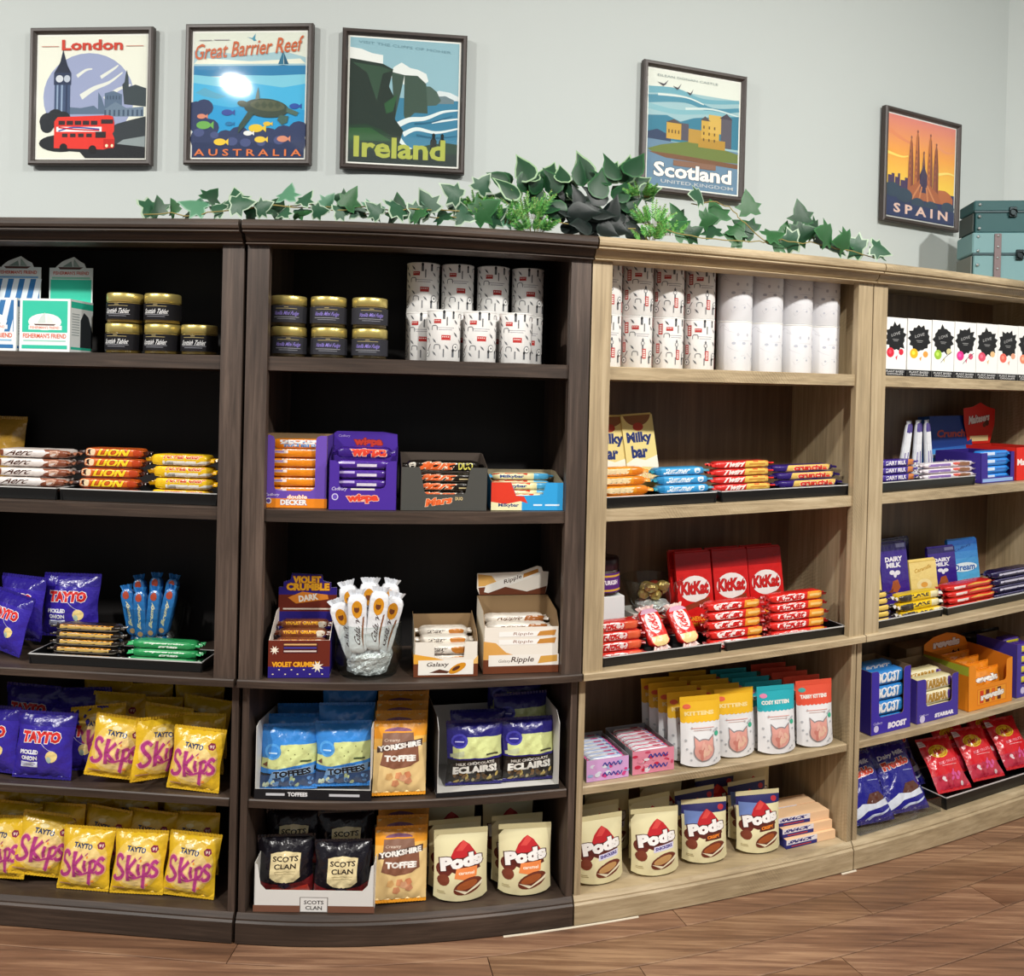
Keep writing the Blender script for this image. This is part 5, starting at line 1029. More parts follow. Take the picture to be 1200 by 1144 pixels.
for k, px in enumerate((1058, 1065, 1072, 1079, 1085, 1091)):
    s, z = seen(px, 520, .2); r = bar('chocolate_stick', .205, .020, .012, '#dfe2e8', Art().rect(.0, .1, 1, .9, '#e9eaee').rect(.16, .35, .5, .6, '#6a5aa0').rect(.84, 0, 1, 1, '#4a3a86'), k * 1.3, ends='#c9ccd6', fin=.008, flat=True)
    put(r, s, .20 + .012 * (k % 2), Z2, .107, -.0, 0); r.rotation_euler = upright(s, 12 - 4 * k); tag(r, 'slim white and purple chocolate stick standing upright, %s from left' % ORDN[k], 'chocolate bar', 'upright white chocolate sticks')
s, w, h = spec(1097, 1141, 497, 566, .265)
A = Art(); A.rect(0, 0, 1, 1, '#2a62b4'); A.poly([(0, .45), (1, .5), (1, 1), (0, 1)], '#1d3f8c'); A.text('Crunch', .5, .70, .7, .13, '#c8503c', bold=.04, shear=.2); A.rect(0, .0, 1, .44, '#4a93d8'); A.rect(.0, .3, 1, .36, '#bcd8ee')
r = carton_box('chocolate_box', w, .05, h, '#2a5aa8', A); put(r, s, .265, Z2, 0, -.05, .1); tag(r, 'dark blue chocolate box behind the white bars', 'box')
t = .085; s, w, h = spec(1150, 1189, 533, 568, t)
F = [(-w / 2, 0), (w / 2, 0), (w / 2, h), (w * .40, h), (w * .38, h * .18), (-w * .30, h * .18), (-w * .32, h), (-w / 2, h)]
r = carton('display_box', w, .17, h, '#3a2a8c', F, Art().rect(-w * .45, h * .03, w * .45, h * .14, '#8fb0e0'), side_art=Art().text('DAIRY MILK', .085, h * .6, .10, h * .22, '#d8d0ea', bold=.03), back_h=h, inner='#33247a'); put(r, s, t, Z2); tag(r, 'purple display box of bright blue bars on the right oak bookcase', 'display box')
p = bar('wrapped_bar', w * .985 - .012, .04, h * .24, '#2a86e0', Art().rect(0, 0, 1, 1, '#2a8ae4').rect(.05, .4, .45, .62, '#cfe0f6').rect(.5, .42, .9, .54, '#1a62b8'), 3, fin=.009)
stack(p, 4, s, t + .026, Z2, .004, h * .255, 'bright blue bar in purple box', 'of four', 'chocolate bar', 'bright blue bars', jit=.001, ang=.005, frame=r)
t = .085; s, w, h = spec(1191, 1222, 528, 566, t); hw = .15
hd = [(-hw * .42, h), (hw * .42, h), (hw * .6, h + .07), (hw * .62, h + .125), (hw * .3, h + .135), (hw * .05, h + .15), (-hw * .25, h + .135), (-hw * .6, h + .13), (-hw * .58, h + .08)]
HA = Art(); HA.text('Maltesers', .0, h + .092, hw * .8, .03, '#f3ece6', bold=.05, rot=6, shear=.2, out='#8a1a1a', ow=.04); HA.rect(-hw * .35, h + .01, hw * .35, h + .03, '#f0d89a'); HA.ell(.045, h + .075, .012, .011, '#5a2a1c', 12); HA.ell(.03, h + .068, .010, .009, '#6a3422', 12)
r = carton('display_box', w, .19, h, '#e0281c', [(-w / 2, 0), (w / 2, 0), (w / 2, h), (-w / 2, h)], Art().text('Maltesers', .0, h * .55, w * .9, h * .2, '#f3ece6', bold=.04), header=hd, header_art=HA, inner='#b8281c'); put(r, s, t, Z2); tag(r, 'red display box with tall shaped red header, right edge', 'display box')
# ================================================================== counter shelf (third from the top)
def crisp_purple():
    A = Art(); A.rect(.0, .80, 1, .955, '#2c2086'); A.text('TAYTO', .49, .64, .68, .17, '#d8322e', bold=.07, out='#f2ecee', ow=.05)
    A.text('PICKLED', .31, .415, .33, .065, '#eef0f4', bold=.05); A.text('ONION', .31, .325, .28, .065, '#eef0f4', bold=.05); A.rect(.16, .19, .46, .27, '#dfe4f0'); A.rect(.19, .235, .43, .245, '#5a60a0'); A.rect(.19, .21, .40, .22, '#5a60a0')
    A.ell(.70, .36, .10, .085, '#e9cf8a', 14); A.ell(.66, .31, .045, .05, '#b9d0c0', 10); A.stroke([(.52, .55), (.64, .46), (.72, .44)], .012, '#c4c0e0', .004); return A
def skips_logo(A, cx, cy, w, h, col, out):
    st = [([(.20, .86), (.10, .98), (.02, .86), (.05, .68), (.16, .52), (.22, .36), (.16, .20), (.05, .18), (.0, .30)], .075), ([(.32, 1.0), (.31, .6), (.35, .12)], .085), ([(.50, .88), (.38, .62), (.34, .52), (.42, .40), (.52, .24)], .07), ([(.58, .72), (.57, .5), (.60, .32)], .07), ([(.585, .93), (.60, .90)], .07),
          ([(.70, .70), (.70, .4), (.68, -.02), (.66, -.12)], .075), ([(.70, .66), (.78, .72), (.84, .58), (.79, .40), (.70, .40)], .06), ([(1.0, .72), (.93, .80), (.87, .70), (.92, .58), (.99, .48), (.97, .34), (.88, .30), (.84, .38)], .065), ([(.30, .34), (.48, .22), (.66, .30), (.82, .30)], .04)]
    for c, e in ((out, .045), (col, 0)):
        for p, q in st: A.stroke([(cx + (x - .5) * w, cy + (y - .5) * h) for x, y in p], (q + e) * w * .95, c)
    return A
def crisp_yellow():
    A = Art(); A.ell(.5, .48, .46, .40, '#ebc75c', 22); A.ell(.5, .44, .38, .30, '#f0d28a', 20); A.text('TAYTO', .48, .715, .38, .085, '#223a66', bold=.05, rot=-4); A.ell(.45, .80, .09, .035, '#f4e3a8', 12)
    A.poly([(.74, .74), (.79, .79), (.86, .78), (.89, .72), (.85, .67), (.77, .68)], '#8c2a4c'); A.text('91', .815, .727, .08, .05, '#f0d8c8', bold=.04)
    skips_logo(A, .50, .40, .84, .46, '#b23c82', '#e9b08a')
    A.ell(.72, .17, .03, .02, '#e8903a', 8); A.ell(.6, .55, .02, .02, '#e8903a', 8); A.rect(.06, .10, .30, .12, '#c89a6a'); return A
PURPLE = bag('crisp_bag', .160, .172, .048, '#37289e', crisp_purple(), 1.1, 'foil', seal='#2a1e80')
YELLOW = bag('crisp_bag', .144, .157, .046, '#e3b928', crisp_yellow(), 2.4, 'film', seal='#dcb024')
_used = set()
def fresh(p):
    if p.name in _used: return dup(p)
    _used.add(p.name); return p
def bagat(proto, px, py, t, zs, label, cat, group, turn=0., tilt=.12, roll=0., dz=0., k=1.0):
    o = fresh(proto); put(o, seen(px, py, t)[0], t, zs, dz, turn, tilt, roll)
    if k != 1.0: o.scale = (k, k, k)
    tag(o, label, cat, group); return o
GP = 'purple crisp bags'; GY = 'yellow crisp bags'
# purple bags and trays on the counter, left bookcase
bagat(PURPLE, 82, 720, .21, ZC, 'purple crisp bag with red lettering behind the black and gold bars', 'crisp bag', GP, .05, .08, 0, .035)
bagat(PURPLE, 22, 726, .18, ZC, 'purple crisp bag standing behind the leaning one, counter shelf', 'crisp bag', GP, -.25, .10, .0, .03)
bagat(PURPLE, 2, 745, .11, ZC, 'purple crisp bag leaning at the left edge of the counter shelf', 'crisp bag', GP, -.35, .2, .12, .008, .9)
tray(33, 236, 788, .074, ZC, .105, .026, 'black tray under the black-gold and green bars, left bookcase')
A = Art(); A.rect(0, 0, 1, 1, '#211a14'); A.rect(.08, .42, .9, .62, '#c9a75a'); A.text('CHOKITO', .5, .80, .84, .28, '#f0a028', bold=.05, shear=.2); A.rect(0, .18, 1, .24, '#b9b4a8'); A.rect(0, .34, 1, .38, '#8a8478')
px_stack('wrapped_bar', 52, 142, 735, 781, 5, .08, .04, '#241c16', A, 'black and gold bar', 'of the stack on the left tray', 'black and gold bars', ZC, ends='#3a322a', back=.003)
A = Art(); A.rect(0, 0, 1, 1, '#2f9a58'); A.text('peppermint', .52, .62, .62, .26, '#e6f2e6', bold=.05, shear=.15); A.text('crisp', .58, .36, .3, .24, '#e6f2e6', bold=.05, shear=.15); A.rect(0, .12, 1, .2, '#1d6a3c'); A.rect(.1, .88, .9, .95, '#8fd0a0')
px_stack('wrapped_bar', 142, 233, 755, 785, 3, .08, .045, '#2c9052', A, 'green peppermint bar', 'of its stack', 'green bars', ZC, ends='#3aa866', back=.006)
def bowl(px, py, t, zs, R, h, label, dz=0., foot=.75, name='glass_bowl', facets=0):
    r = empty(name); mb = MB(); n = 32
    prof = [(.0001, .004), (R * foot - .004, .004), (R * (foot + .15), h * .3), (R * .97 - .003, h * .99), (R, h), (R, h * .98), (R * (foot + .17), h * .28), (R * foot, 0), (.0001, 0)]
    mb.lathe(prof, n); mb.obj('bowl', 'bowl_glass', r)
    mb = MB(); mb.lathe([(R * .985, h * .985), (R * 1.005, h * .985), (R * 1.005, h * 1.005), (R * .985, h * 1.005), (R * .985, h * .985)], n); mb.obj('rim', 'bowl_glass', r)
    put(r, seen(px, py, t)[0], t, zs, dz); tag(r, label, 'bowl', 'clear glass bowls'); return r
def foil_lump(px, py, t, zs, dz, R, h, label, matn='silver_foil', name='crumpled_foil', cat='foil'):
    mb = MB(); n, k = 26, 9; v = []
    for i in range(n):
        a = 2 * math.pi * i / n
        for j in range(k):
            u = j / (k - 1); rr = R * (.80 + .16 * math.sin(u * 1.57)) * (1 if u < .7 else 1 - (u - .7) * 2.2); rr *= 1 + .13 * (hsh(i, j, px) - .5)
            v.append((rr * math.cos(a), rr * math.sin(a), h * u * (1 + .14 * (hsh(j, i, px) - .5))))
    f = [(i * k + j, ((i + 1) % n) * k + j, ((i + 1) % n) * k + j + 1, i * k + j + 1) for i in range(n) for j in range(k - 1)] + [tuple(i * k + k - 1 for i in range(n)), tuple(i * k for i in range(n))[::-1]]
    mb.add(v, f); o = mb.obj(name, matn); put(o, seen(px, py, t)[0], t, zs, dz); tag(o, label, cat); return o
# blue bars standing in a glass
tb = .265; _, wb, hb = spec(141, 222, 690, 756, tb)
bowl(181, 745, tb, ZC, wb * .42, .12, 'glass bowl of upright blue bars, left bookcase', .004, .62)
foil_lump(181, 750, tb, ZC, .009, wb * .27, .04, 'crumpled silver foil under the blue bars in glass', 'silver_foil')
A = Art(); A.rect(0, 0, 1, 1, '#2a72b4'); A.text('Bounty', .48, .5, .52, .40, '#e0d8a8', bold=.04, shear=.2); A.ell(.10, .5, .06, .24, '#c8a070', 10); A.ell(.88, .5, .09, .3, '#b04a34', 10)
p0 = bar('wrapped_bar', .15, .036, .020, '#2468ac', A, 5.5, ends='#2f7cc0', fin=.011, flat=True)
for k, (dx_, dt, ro, hz) in enumerate(((-.052, -.02, -12, .105), (-.018, -.028, -4, .10), (.018, -.028, 4, .105), (.052, -.02, 12, .11), (-.04, .02, -10, .125), (-.0, .02, 0, .132), (.04, .02, 9, .13))):
    o = p0 if k == 0 else dup(p0); s = seen(181, 720, tb)[0] + dx_; put(o, s, tb + dt, ZC, hz); o.rotation_euler = upright(s, ro)
    tag(o, 'upright blue bar in the glass bowl, %s, %s from left' % (('front row', ORDN[k]) if k < 4 else ('back row', ORDN[k - 4])), 'chocolate bar', 'upright blue bars')
# violet box of honeycomb bars
t = .066; s, w, h = spec(315, 386, 755, 799, t); kx = w / 71; kz = h / 44
A = Art(); A.rect(-w / 2, 0, w / 2, h * .30, '#2c1f7c'); A.rect(-w / 2, h * .30, w / 2, h, '#6a2618'); A.text('VIOLET CRUMBLE', -w * .06, h * .36, w * .76, h * .14, '#f2ac28', bold=.05, out='#7a2a18', ow=.04)
for cx_, cy_, R0 in ((.30 * w, .30 * h, .016), (-.40 * w, .74 * h, .012)):
    A.poly([(cx_ + R0 * (1 if q % 2 else .42) * math.cos(q * .393), cy_ + R0 * (1 if q % 2 else .42) * math.sin(q * .393)) for q in range(16)], '#f3ead8')
A.rect(-w * .26, h * .66, w * .30, h * .94, '#4a1a20')
for q in range(3): A.rect(-w * .25, h * (.69 + .09 * q), w * .28, h * (.73 + .09 * q), ('#d8c8c0', '#3a3c9a', '#e0b070')[q])
for q in range(9): A.ell(-w * .42 + q * w * .1, h * (.1 + .12 * (q % 2)), .0025, .0018, '#e9d9b8', 6)
hh = h + .105; hd = [(-w / 2, h * .9), (w / 2, h * .9), (w / 2, hh), (w * .40, hh), (w * .40, hh + .013), (w * .26, hh + .017), (w * .24, hh + .034), (-w * .28, hh + .038), (-w * .30, hh + .020), (-w * .42, hh + .014), (-w * .42, hh), (-w / 2, hh)]
HA = Art(); HA.rect(-w / 2, h + .04, w / 2, hh - .020, '#6a2618'); HA.text('VIOLET', -w * .02, hh + .020, w * .48, .020, '#f2b02a', bold=.06, out='#8a3a18', ow=.05); HA.text('CRUMBLE', .0, hh + .001, w * .74, .020, '#f2b02a', bold=.06, out='#8a3a18', ow=.05); HA.poly([(-w * .34, hh - .028), (-w * .1, hh - .012), (w * .34, hh - .02), (w * .36, hh - .032), (-w * .2, hh - .044)], '#d9822a'); HA.text('DARK', .002, hh - .028, w * .34, .017, '#efe9dc', bold=.05, rot=8); HA.rect(-w * .42, h + .045, w * .42, h + .049, '#e8d8c8')
r = carton('display_box', w, .14, h, '#2c1f7c', [(-w / 2, 0), (w / 2, 0), (w / 2, h), (-w / 2, h)], A, back_h=h + .04, side_poly=[(0, 0), (.14, 0), (.14, h + .05), (.1, h + .05), (0, h)], side_col='#2c1f7c', header=hd, header_art=HA, inner='#e6dcd0'); put(r, s, t, ZC); tag(r, 'violet and brown display box with yellow capitals and raised header', 'display box')
A = Art(); A.rect(0, 0, 1, 1, '#8a4a2c'); A.rect(0, 0, 1, .3, '#3a2a80'); A.text('VIOLET CRUMBLE', .5, .64, .8, .34, '#f0b030', bold=.05); A.ell(.88, .55, .09, .3, '#efe6d2', 10)
p = bar('wrapped_bar', w * .985 - .012, .034, .0225, '#6a3420', A, 3.1, fin=.008)
for k in range(12):
    o = p if k == 0 else dup(p); put(o, s, t + .024 + (k // 4) * .036, ZC, .003 + (k % 4) * .0235 + (k // 4) * .014, rnd.uniform(-.008, .008), frame=r); tag(o, 'brown bar with yellow capitals in the violet box, %s row, %s' % (('front', 'middle', 'rear')[k // 4], ('bottom', 'second', 'third', 'top')[k % 4]), 'chocolate bar', 'honeycomb bars')
# silver-white bars in a glass bowl
tb = .125; sc, wb, hb = spec(388, 470, 735, 792, tb - .05); 
bowl(432, 770, tb, ZC, wb * .47, .135, 'glass bowl of silver-white caramel bars on the dark counter shelf', 0, .88)
foil_lump(432, 770, tb, ZC, .006, wb * .37, .072, 'crumpled silver foil filling the glass bowl of caramel bars')
A = Art(); A.rect(0, 0, 1, 1, '#e6e7ea'); A.text('Galaxy', .38, .48, .46, .46, '#4a3a3a', shear=.3, bold=.015); A.poly([(.05, .18), (.3, .30), (.62, .20), (.64, .10), (.3, .2)], '#8a5a3a'); A.ell(.76, .5, .15, .30, '#d8921f', 16); A.ell(.76, .52, .06, .16, '#6a3a20', 12)
p0 = bar('wrapped_bar', .172, .050, .020, '#dcdee2', A, 7.5, ends='#d6d9de', fin=.012, flat=True)
for k, (dx_, dt, ro, hz) in enumerate(((-.056, -.018, -20, .115), (-.024, -.040, -3, .138), (.026, -.040, 6, .146), (.056, -.012, 14, .128), (-.045, .030, -14, .148), (-.0, .012, 0, .158), (.045, .034, 12, .152), (.0, .05, 3, .15))):
    o = p0 if k == 0 else dup(p0); s = sc + dx_; put(o, s, tb + dt, ZC, hz); o.rotation_euler = upright(s, ro)
    tag(o, 'upright silver-white caramel bar in glass bowl, %s, %s from left' % (('front row', ORDN[k]) if k < 4 else ('back row', ORDN[k - 4])), 'chocolate bar', 'upright silver-white bars')
# cream and brown boxes
t = .07; s, w, h = spec(485, 560, 752, 793, t); kx = w / 77; kz = h / 41
A = Art(); A.rect(-w / 2, 0, w / 2, h * .38, '#6e3a22'); A.poly([(-w / 2, h * .38), (-w / 2, h * .66), (-w * .2, h * .56), (w * .1, h * .42), (w * .3, h * .38)], '#e8a83a'); A.poly([(w * .38, h * .36), (w / 2, h * .36), (w / 2, h * .6)], '#e8b86a')
A.rect(-w * .43, h * .06, w * .43, h * .48, '#f3efe6'); A.text('Galaxy', -w * .13, h * .34, w * .34, h * .16, '#3a2a24', shear=.3, bold=.015); A.poly([(-w * .26, h * .12), (-w * .1, h * .22), (w * .06, h * .15), (w * .02, h * .1)], '#5a3020'); A.ell(w * .18, h * .24, w * .15, h * .11, '#d8921f', 14, rot=28); A.ell(w * .16, h * .24, w * .07, h * .05, '#5a3020', 12, rot=28)
F = [(-w / 2, 0), (w / 2, 0), (w / 2, h), (w * .30, h), (w * .28, h * .55), (-w * .18, h * .55), (-w * .20, h), (-w / 2, h)]
r = carton('display_box', w, .155, h, '#ece6da', F, A, back_h=h + .035, side_poly=[(0, 0), (.155, 0), (.155, h + .042), (.03, h + .020), (0, h)], side_col='#e6ddcc', side_art=Art().rect(.005, 0, .15, h * .3, '#6e3a22').poly([(.005, h * .3), (.15, h * .3), (.15, h * .6)], '#e0a858')); put(r, s, t, ZC); tag(r, 'cream and brown display box of caramel bars beside the glass bowl', 'display box')
A = Art(); A.rect(0, 0, 1, 1, '#e9e2d6'); A.text('Galaxy', .34, .52, .36, .36, '#3a2a24', shear=.3, bold=.015); A.poly([(.05, .2), (.4, .3), (.6, .2), (.8, .35), (.8, .22), (.4, .12)], '#8a4a30'); A.ell(.76, .55, .16, .26, '#b9742a', 12)
p = bar('wrapped_bar', w * .985 - .012, .046, .024, '#e4dccf', A, 2.7, fin=.010)
for k in range(9):
    o = p if k == 0 else dup(p); put(o, s, t + .032 + (k // 3) * .043, ZC, .003 + (k % 3) * .0245 + .0 + (k // 3) * .012, rnd.uniform(-.008, .008), frame=r); tag(o, 'cream caramel bar in cream and brown box, %s row, %s' % (('front', 'middle', 'rear')[k // 3], ('lower', 'centre', 'upper')[k % 3]), 'chocolate bar', 'cream caramel bars')
t = .075; s, w, h = spec(567, 654, 735, 789, t); kx = w / 90
A = Art(); A.rect(-w / 2, 0, w / 2, h * .30, '#6e3a22'); A.poly([(-w / 2, h * .30), (-w / 2, h * .70), (-w * .34, h * .66), (-w * .2, h * .45), (0, h * .34)], '#dfa555'); A.rect(-w * .43, h * .16, w * .5, h * .40, '#f2ede4'); A.text('Ripple', w * .02, h * .28, w * .30, h * .15, '#4a342a', shear=.25, bold=.015); A.text('Galaxy', -w * .22, h * .26, w * .16, h * .08, '#6a5a4a', shear=.3); A.poly([(w * .22, h * .2), (w * .26, h * .36), (w * .48, h * .38), (w * .48, h * .24)], '#d8a24a')
for q in range(2): A.rect(-w * .30, h * (.62 + .17 * q), w * .40, h * (.73 + .17 * q), '#faf7f2'); A.text('Ripple', w * .02, h * (.675 + .17 * q), w * .26, h * .08, '#8a5a44', shear=.25); A.poly([(w * .2, h * (.63 + .17 * q)), (w * .24, h * (.73 + .17 * q)), (w * .46, h * (.76 + .17 * q)), (w * .44, h * (.64 + .17 * q))], '#c98a3c')
hh = h + .060; hd = [(-w * .46, h + .052), (w * .46, h + .052), (w * .49, hh + .02), (w * .5, hh + .055), (w * .42, hh + .056), (w * .40, hh + .068), (w * .34, hh + .072), (w * .1, hh + .055), (-w * .5, hh + .052), (-w * .5, hh + .01)]
HA = Art(); HA.poly([(-w * .46, h + .052), (w * .46, h + .052), (w * .48, h + .075), (w * .2, h + .060), (-w * .2, h + .078), (-w * .48, h + .072)], '#6e3a22'); HA.poly([(-w * .48, h + .075), (-w * .2, h + .080), (-w * .3, hh + .045), (-w * .49, hh + .05)], '#e3b060'); HA.poly([(-w * .40, hh + .0), (-w * .34, hh - .003), (w * .40, hh + .05), (w * .38, hh + .066), (w * .33, hh + .068), (-w * .38, hh + .018)], '#f5f2ea'); HA.text('Ripple', -w * .0, hh + .034, w * .26, .014, '#4a342a', shear=.25, rot=18, bold=.015); HA.poly([(w * .14, hh + .038), (w * .36, hh + .054), (w * .35, hh + .064), (w * .15, hh + .05)], '#c98a3c')
F = [(-w / 2, 0), (w / 2, 0), (w / 2, h), (-w / 2, h)]
r = carton('display_box', w, .15, h, '#efe8dc', F, A, back_h=h + .05, side_poly=[(0, 0), (.15, 0), (.15, h + .05), (.03, h + .035), (0, h)], side_col='#e6ddcc', header=hd, header_art=HA); put(r, s, t, ZC); tag(r, 'cream display box with brown base and tall swirled header card', 'display box')
A = Art(); A.rect(0, 0, 1, 1, '#efe8dc'); A.text('Ripple', .42, .55, .4, .4, '#6a4a3a', shear=.25, bold=.015); A.poly([(.62, .1), (.7, .9), (1, .9), (1, .1)], '#a8642c'); A.poly([(.05, .15), (.4, .28), (.6, .14)], '#b04a34')
p = bar('wrapped_bar', w * .985 - .012, .045, .024, '#ebe4d8', A, 3.7, fin=.010)
for k in range(3):
    o = p if k == 0 else dup(p); put(o, s, t + .034 + k * .044, ZC, .078 + k * .012, rnd.uniform(-.008, .008), frame=r); tag(o, 'cream wafer bar in the box with swirled header, %s' % ('front', 'middle', 'rear')[k], 'chocolate bar', 'cream wafer bars')
    for q in range(3):
        o2 = dup(p); put(o2, s, t + .034 + k * .044, ZC, .003 + q * .0247 + k * .004, 0, frame=r); tag(o2, 'cream wafer bar inside box with swirled header, %s column, %s' % (('front', 'middle', 'rear')[k], ('bottom', 'second', 'third')[q]), 'chocolate bar', 'buried cream wafer bars')
# ------------------------------------------------------------------ oak bookcase counter
tray(706, 846, 768, .074, ZC, .115, .026, 'left black tray of red wafer bars, oak counter shelf'); tray(851.5, 989, 752, .074, ZC, .115, .026, 'right black tray of red wafer bars, oak counter shelf')
s, w, h = spec(690, 738, 697, 760, .2)
r = carton_box('riser_box', w, .10, h, '#e8e9e8', Art().rect(.02, .02, .98, .98, '#e6e8e8'), top=Art().rect(.05, .05, .95, .95, '#dfe4e4')); put(r, s - .012, .20, ZC); tag(r, 'plain white box raising the small jar, by the oak stile', 'box')
rj = .05; jr = jar('dark_jar', rj, .105, '#3a1f1c', '#5a2a78', Art().text('TURKISH', .04, .52, .5, .24, '#eee6ee', bold=.05).rect(-.5, .80, .5, .90, '#d8a83a').rect(-.5, .06, .5, .16, '#d8a83a'), mat('dark_lid', rough=.35, color='#2a1420'), (.1, .62)); sj = seen(709, 670, .25)[0]; put(jr, sj, .252, ZC, h + .001); tag(jr, 'round dark jar with purple and gold label on white box', 'jar')
bowl(766, 690, .262, ZC, .092, .10, 'shallow glass bowl of gold-wrapped sweets on the oak counter shelf', .085, .55)
s2, w2, h2 = spec(742, 800, 702, 755, .235); rr_ = carton_box('riser_box', .12, .10, .083, '#d8d4cc', Art().rect(.02, .02, .98, .98, '#d2cec6')); put(rr_, seen(771, 715, .22)[0], .252, ZC); tag(rr_, 'pale box under the glass bowl of gold sweets', 'box')
foil_lump(766, 690, .262, ZC, .091, .054, .03, 'crumpled silver foil lining the shallow glass bowl')
mat('gold_foil', rough=.3, metal=.8, color='#cdb56a', bump=(90, .8, .005)); mat('red_foil', rough=.3, metal=.5, color='#8a3424', bump=(90, .8, .005))
for k in range(9):
    a = k * 2.4; q = .016 + .0035 * k; mb = MB(); n_ = 10
    v = []; 
    for i in range(6):
        for j in range(n_): rr2 = .017 * math.sin(math.pi * (i + .5) / 6) * (1 + .3 * (hsh(i, j, k) - .5)); v.append((rr2 * math.cos(j * .628) * 1.2, rr2 * math.sin(j * .628), .015 - .015 * math.cos(math.pi * (i + .5) / 6)))
    f = [(i * n_ + j, i * n_ + (j + 1) % n_, (i + 1) * n_ + (j + 1) % n_, (i + 1) * n_ + j) for i in range(5) for j in range(n_)] + [tuple(range(n_))[::-1], tuple(50 + j for j in range(n_))]
    mb.add(v, f, smooth=False); o = mb.obj('wrapped_sweet', 'gold_foil' if k % 3 else 'red_foil'); s = seen(766, 690, .262)[0]; put(o, s + q * math.cos(a), .262 + q * math.sin(a) * .8, ZC, .120 + .022 * (k % 2) + .004 * (k // 4)); tag(o, '%s foil-wrapped sweet in the shallow glass bowl' % ('gold' if k % 3 else 'reddish'), 'sweet', 'foil-wrapped sweets')
# red blocks
def kk_block():
    A = Art(); A.rect(0, 0, 1, 1, '#d01f1e'); A.rect(0, .78, 1, 1, '#a81618'); A.ell(.5, .56, .43, .15, '#f0e8e4', 20); A.text('KitKat', .5, .57, .78, .15, '#c8201f', bold=.05, shear=.15, out='#7a1014', ow=.02); A.poly([(.1, .36), (.9, .46), (.9, .40), (.1, .30)], '#8a3a24'); A.text('HONEYCOMB', .55, .22, .72, .055, '#f0a02a', bold=.03); A.text('SMASH', .55, .155, .4, .05, '#f0a02a', bold=.03); A.rect(0, 0, 1, .10, '#b81a1a'); return A
for k, (a, b, y0, y1) in enumerate(((804, 844, 648, 722), (848, 887, 645, 716), (890, 927, 642, 708))):
    for q in range(2):
        s, w, h = spec(a, b, y0 - q * 3, y1, .19); h = reach((a + b) / 2, y0, .21, ZC); r = tablet('chocolate_block', w * 1.0, h, .014, '#c81c1c', kk_block(), 'film'); put(r, s - .004 * q, .207 + q * .03, ZC, .0, -.06, .14); tag(r, 'large red chocolate block with white oval, %s from left%s' % (ORDN[k], ', front one' if q == 0 else ', hidden behind'), 'chocolate block', 'large red chocolate blocks')
A = Art(); A.rect(0, 0, 1, 1, '#d9271f'); A.ell(.36, .5, .27, .36, '#f3e6e2', 16); A.text('KitKat', .36, .5, .46, .40, '#cc2020', bold=.05, shear=.15); A.poly([(.66, .05), (.70, .95), (1, .95), (1, .05)], '#e8962c'); A.rect(.72, .42, .96, .56, '#f2c878'); A.rect(0, 0, 1, .08, '#8f1616')
KW = dict(m='foil', ends='#a01c1a')
px_stack('wrapped_bar', 830, 903, 706, 757, 5, .075, .042, '#d0241e', A, 'red and orange wafer bar', 'of the left stack, right tray', 'red wafer bars', ZC, back=.003, **KW)
px_stack('wrapped_bar', 904, 976, 696, 744, 5, .075, .042, '#d0241e', A, 'red and orange wafer bar', 'of the right stack, right tray', 'red wafer bars', ZC, back=.003, **KW)
px_stack('wrapped_bar', 698, 762, 731, 769, 3, .075, .045, '#d8322a', Art().rect(0, 0, 1, 1, '#dd3a2e').ell(.34, .5, .3, .36, '#f0dcd8', 14).text('KitKat', .34, .5, .5, .4, '#cc2020', bold=.05, shear=.15).rect(.66, .1, 1, .9, '#e2603c'), 'red and pink wafer bar', 'of the stack by the stile', 'pink-red wafer bars', ZC, back=.006, **KW)
A2 = Art(); A2.rect(0, 0, 1, 1, '#d9271f'); A2.ell(.62, .5, .30, .40, '#f3e6e2', 16); A2.text('KitKat', .62, .5, .46, .44, '#cc2020', bold=.05, shear=.15); A2.rect(0, .05, .24, .95, '#eccf8e'); A2.rect(.86, .0, 1, 1, '#d8a8c0')
p = bar('wrapped_bar', .130, .066, .020, '#d0241e', A2, 4.4, ends='#e8c8c0', fin=.010, flat=True)
for k, (px, py) in enumerate(((774, 738), (808, 735))):
    o = p if k == 0 else dup(p); s = seen(px, py, .09)[0]; put(o, s, .135, ZC, .068); o.rotation_euler = upright(s, -8, 38); tag(o, 'red and white wafer bar tilted up toward the front, %s one' % ('left', 'right')[k], 'chocolate bar', 'tilted wafer bars')
for k, px in enumerate((752, 783)):
    p2 = dup(p); s = seen(px, 715, .21)[0] + .012 * k; put(p2, s, .222, ZC, .058, -.0); tag(p2, 'red wafer bar lying behind the tilted ones, %s' % ('left', 'right')[k], 'chocolate bar', 'wafer bars behind the tilted ones')
    for q in range(2):
        p3 = dup(p); put(p3, s, .222, ZC, .002 + q * .026, .0); tag(p3, 'red wafer bar stacked below behind the tilted ones, %s, %s' % (('left', 'right')[k], ('bottom', 'middle')[q]), 'chocolate bar', 'lower wafer bars')
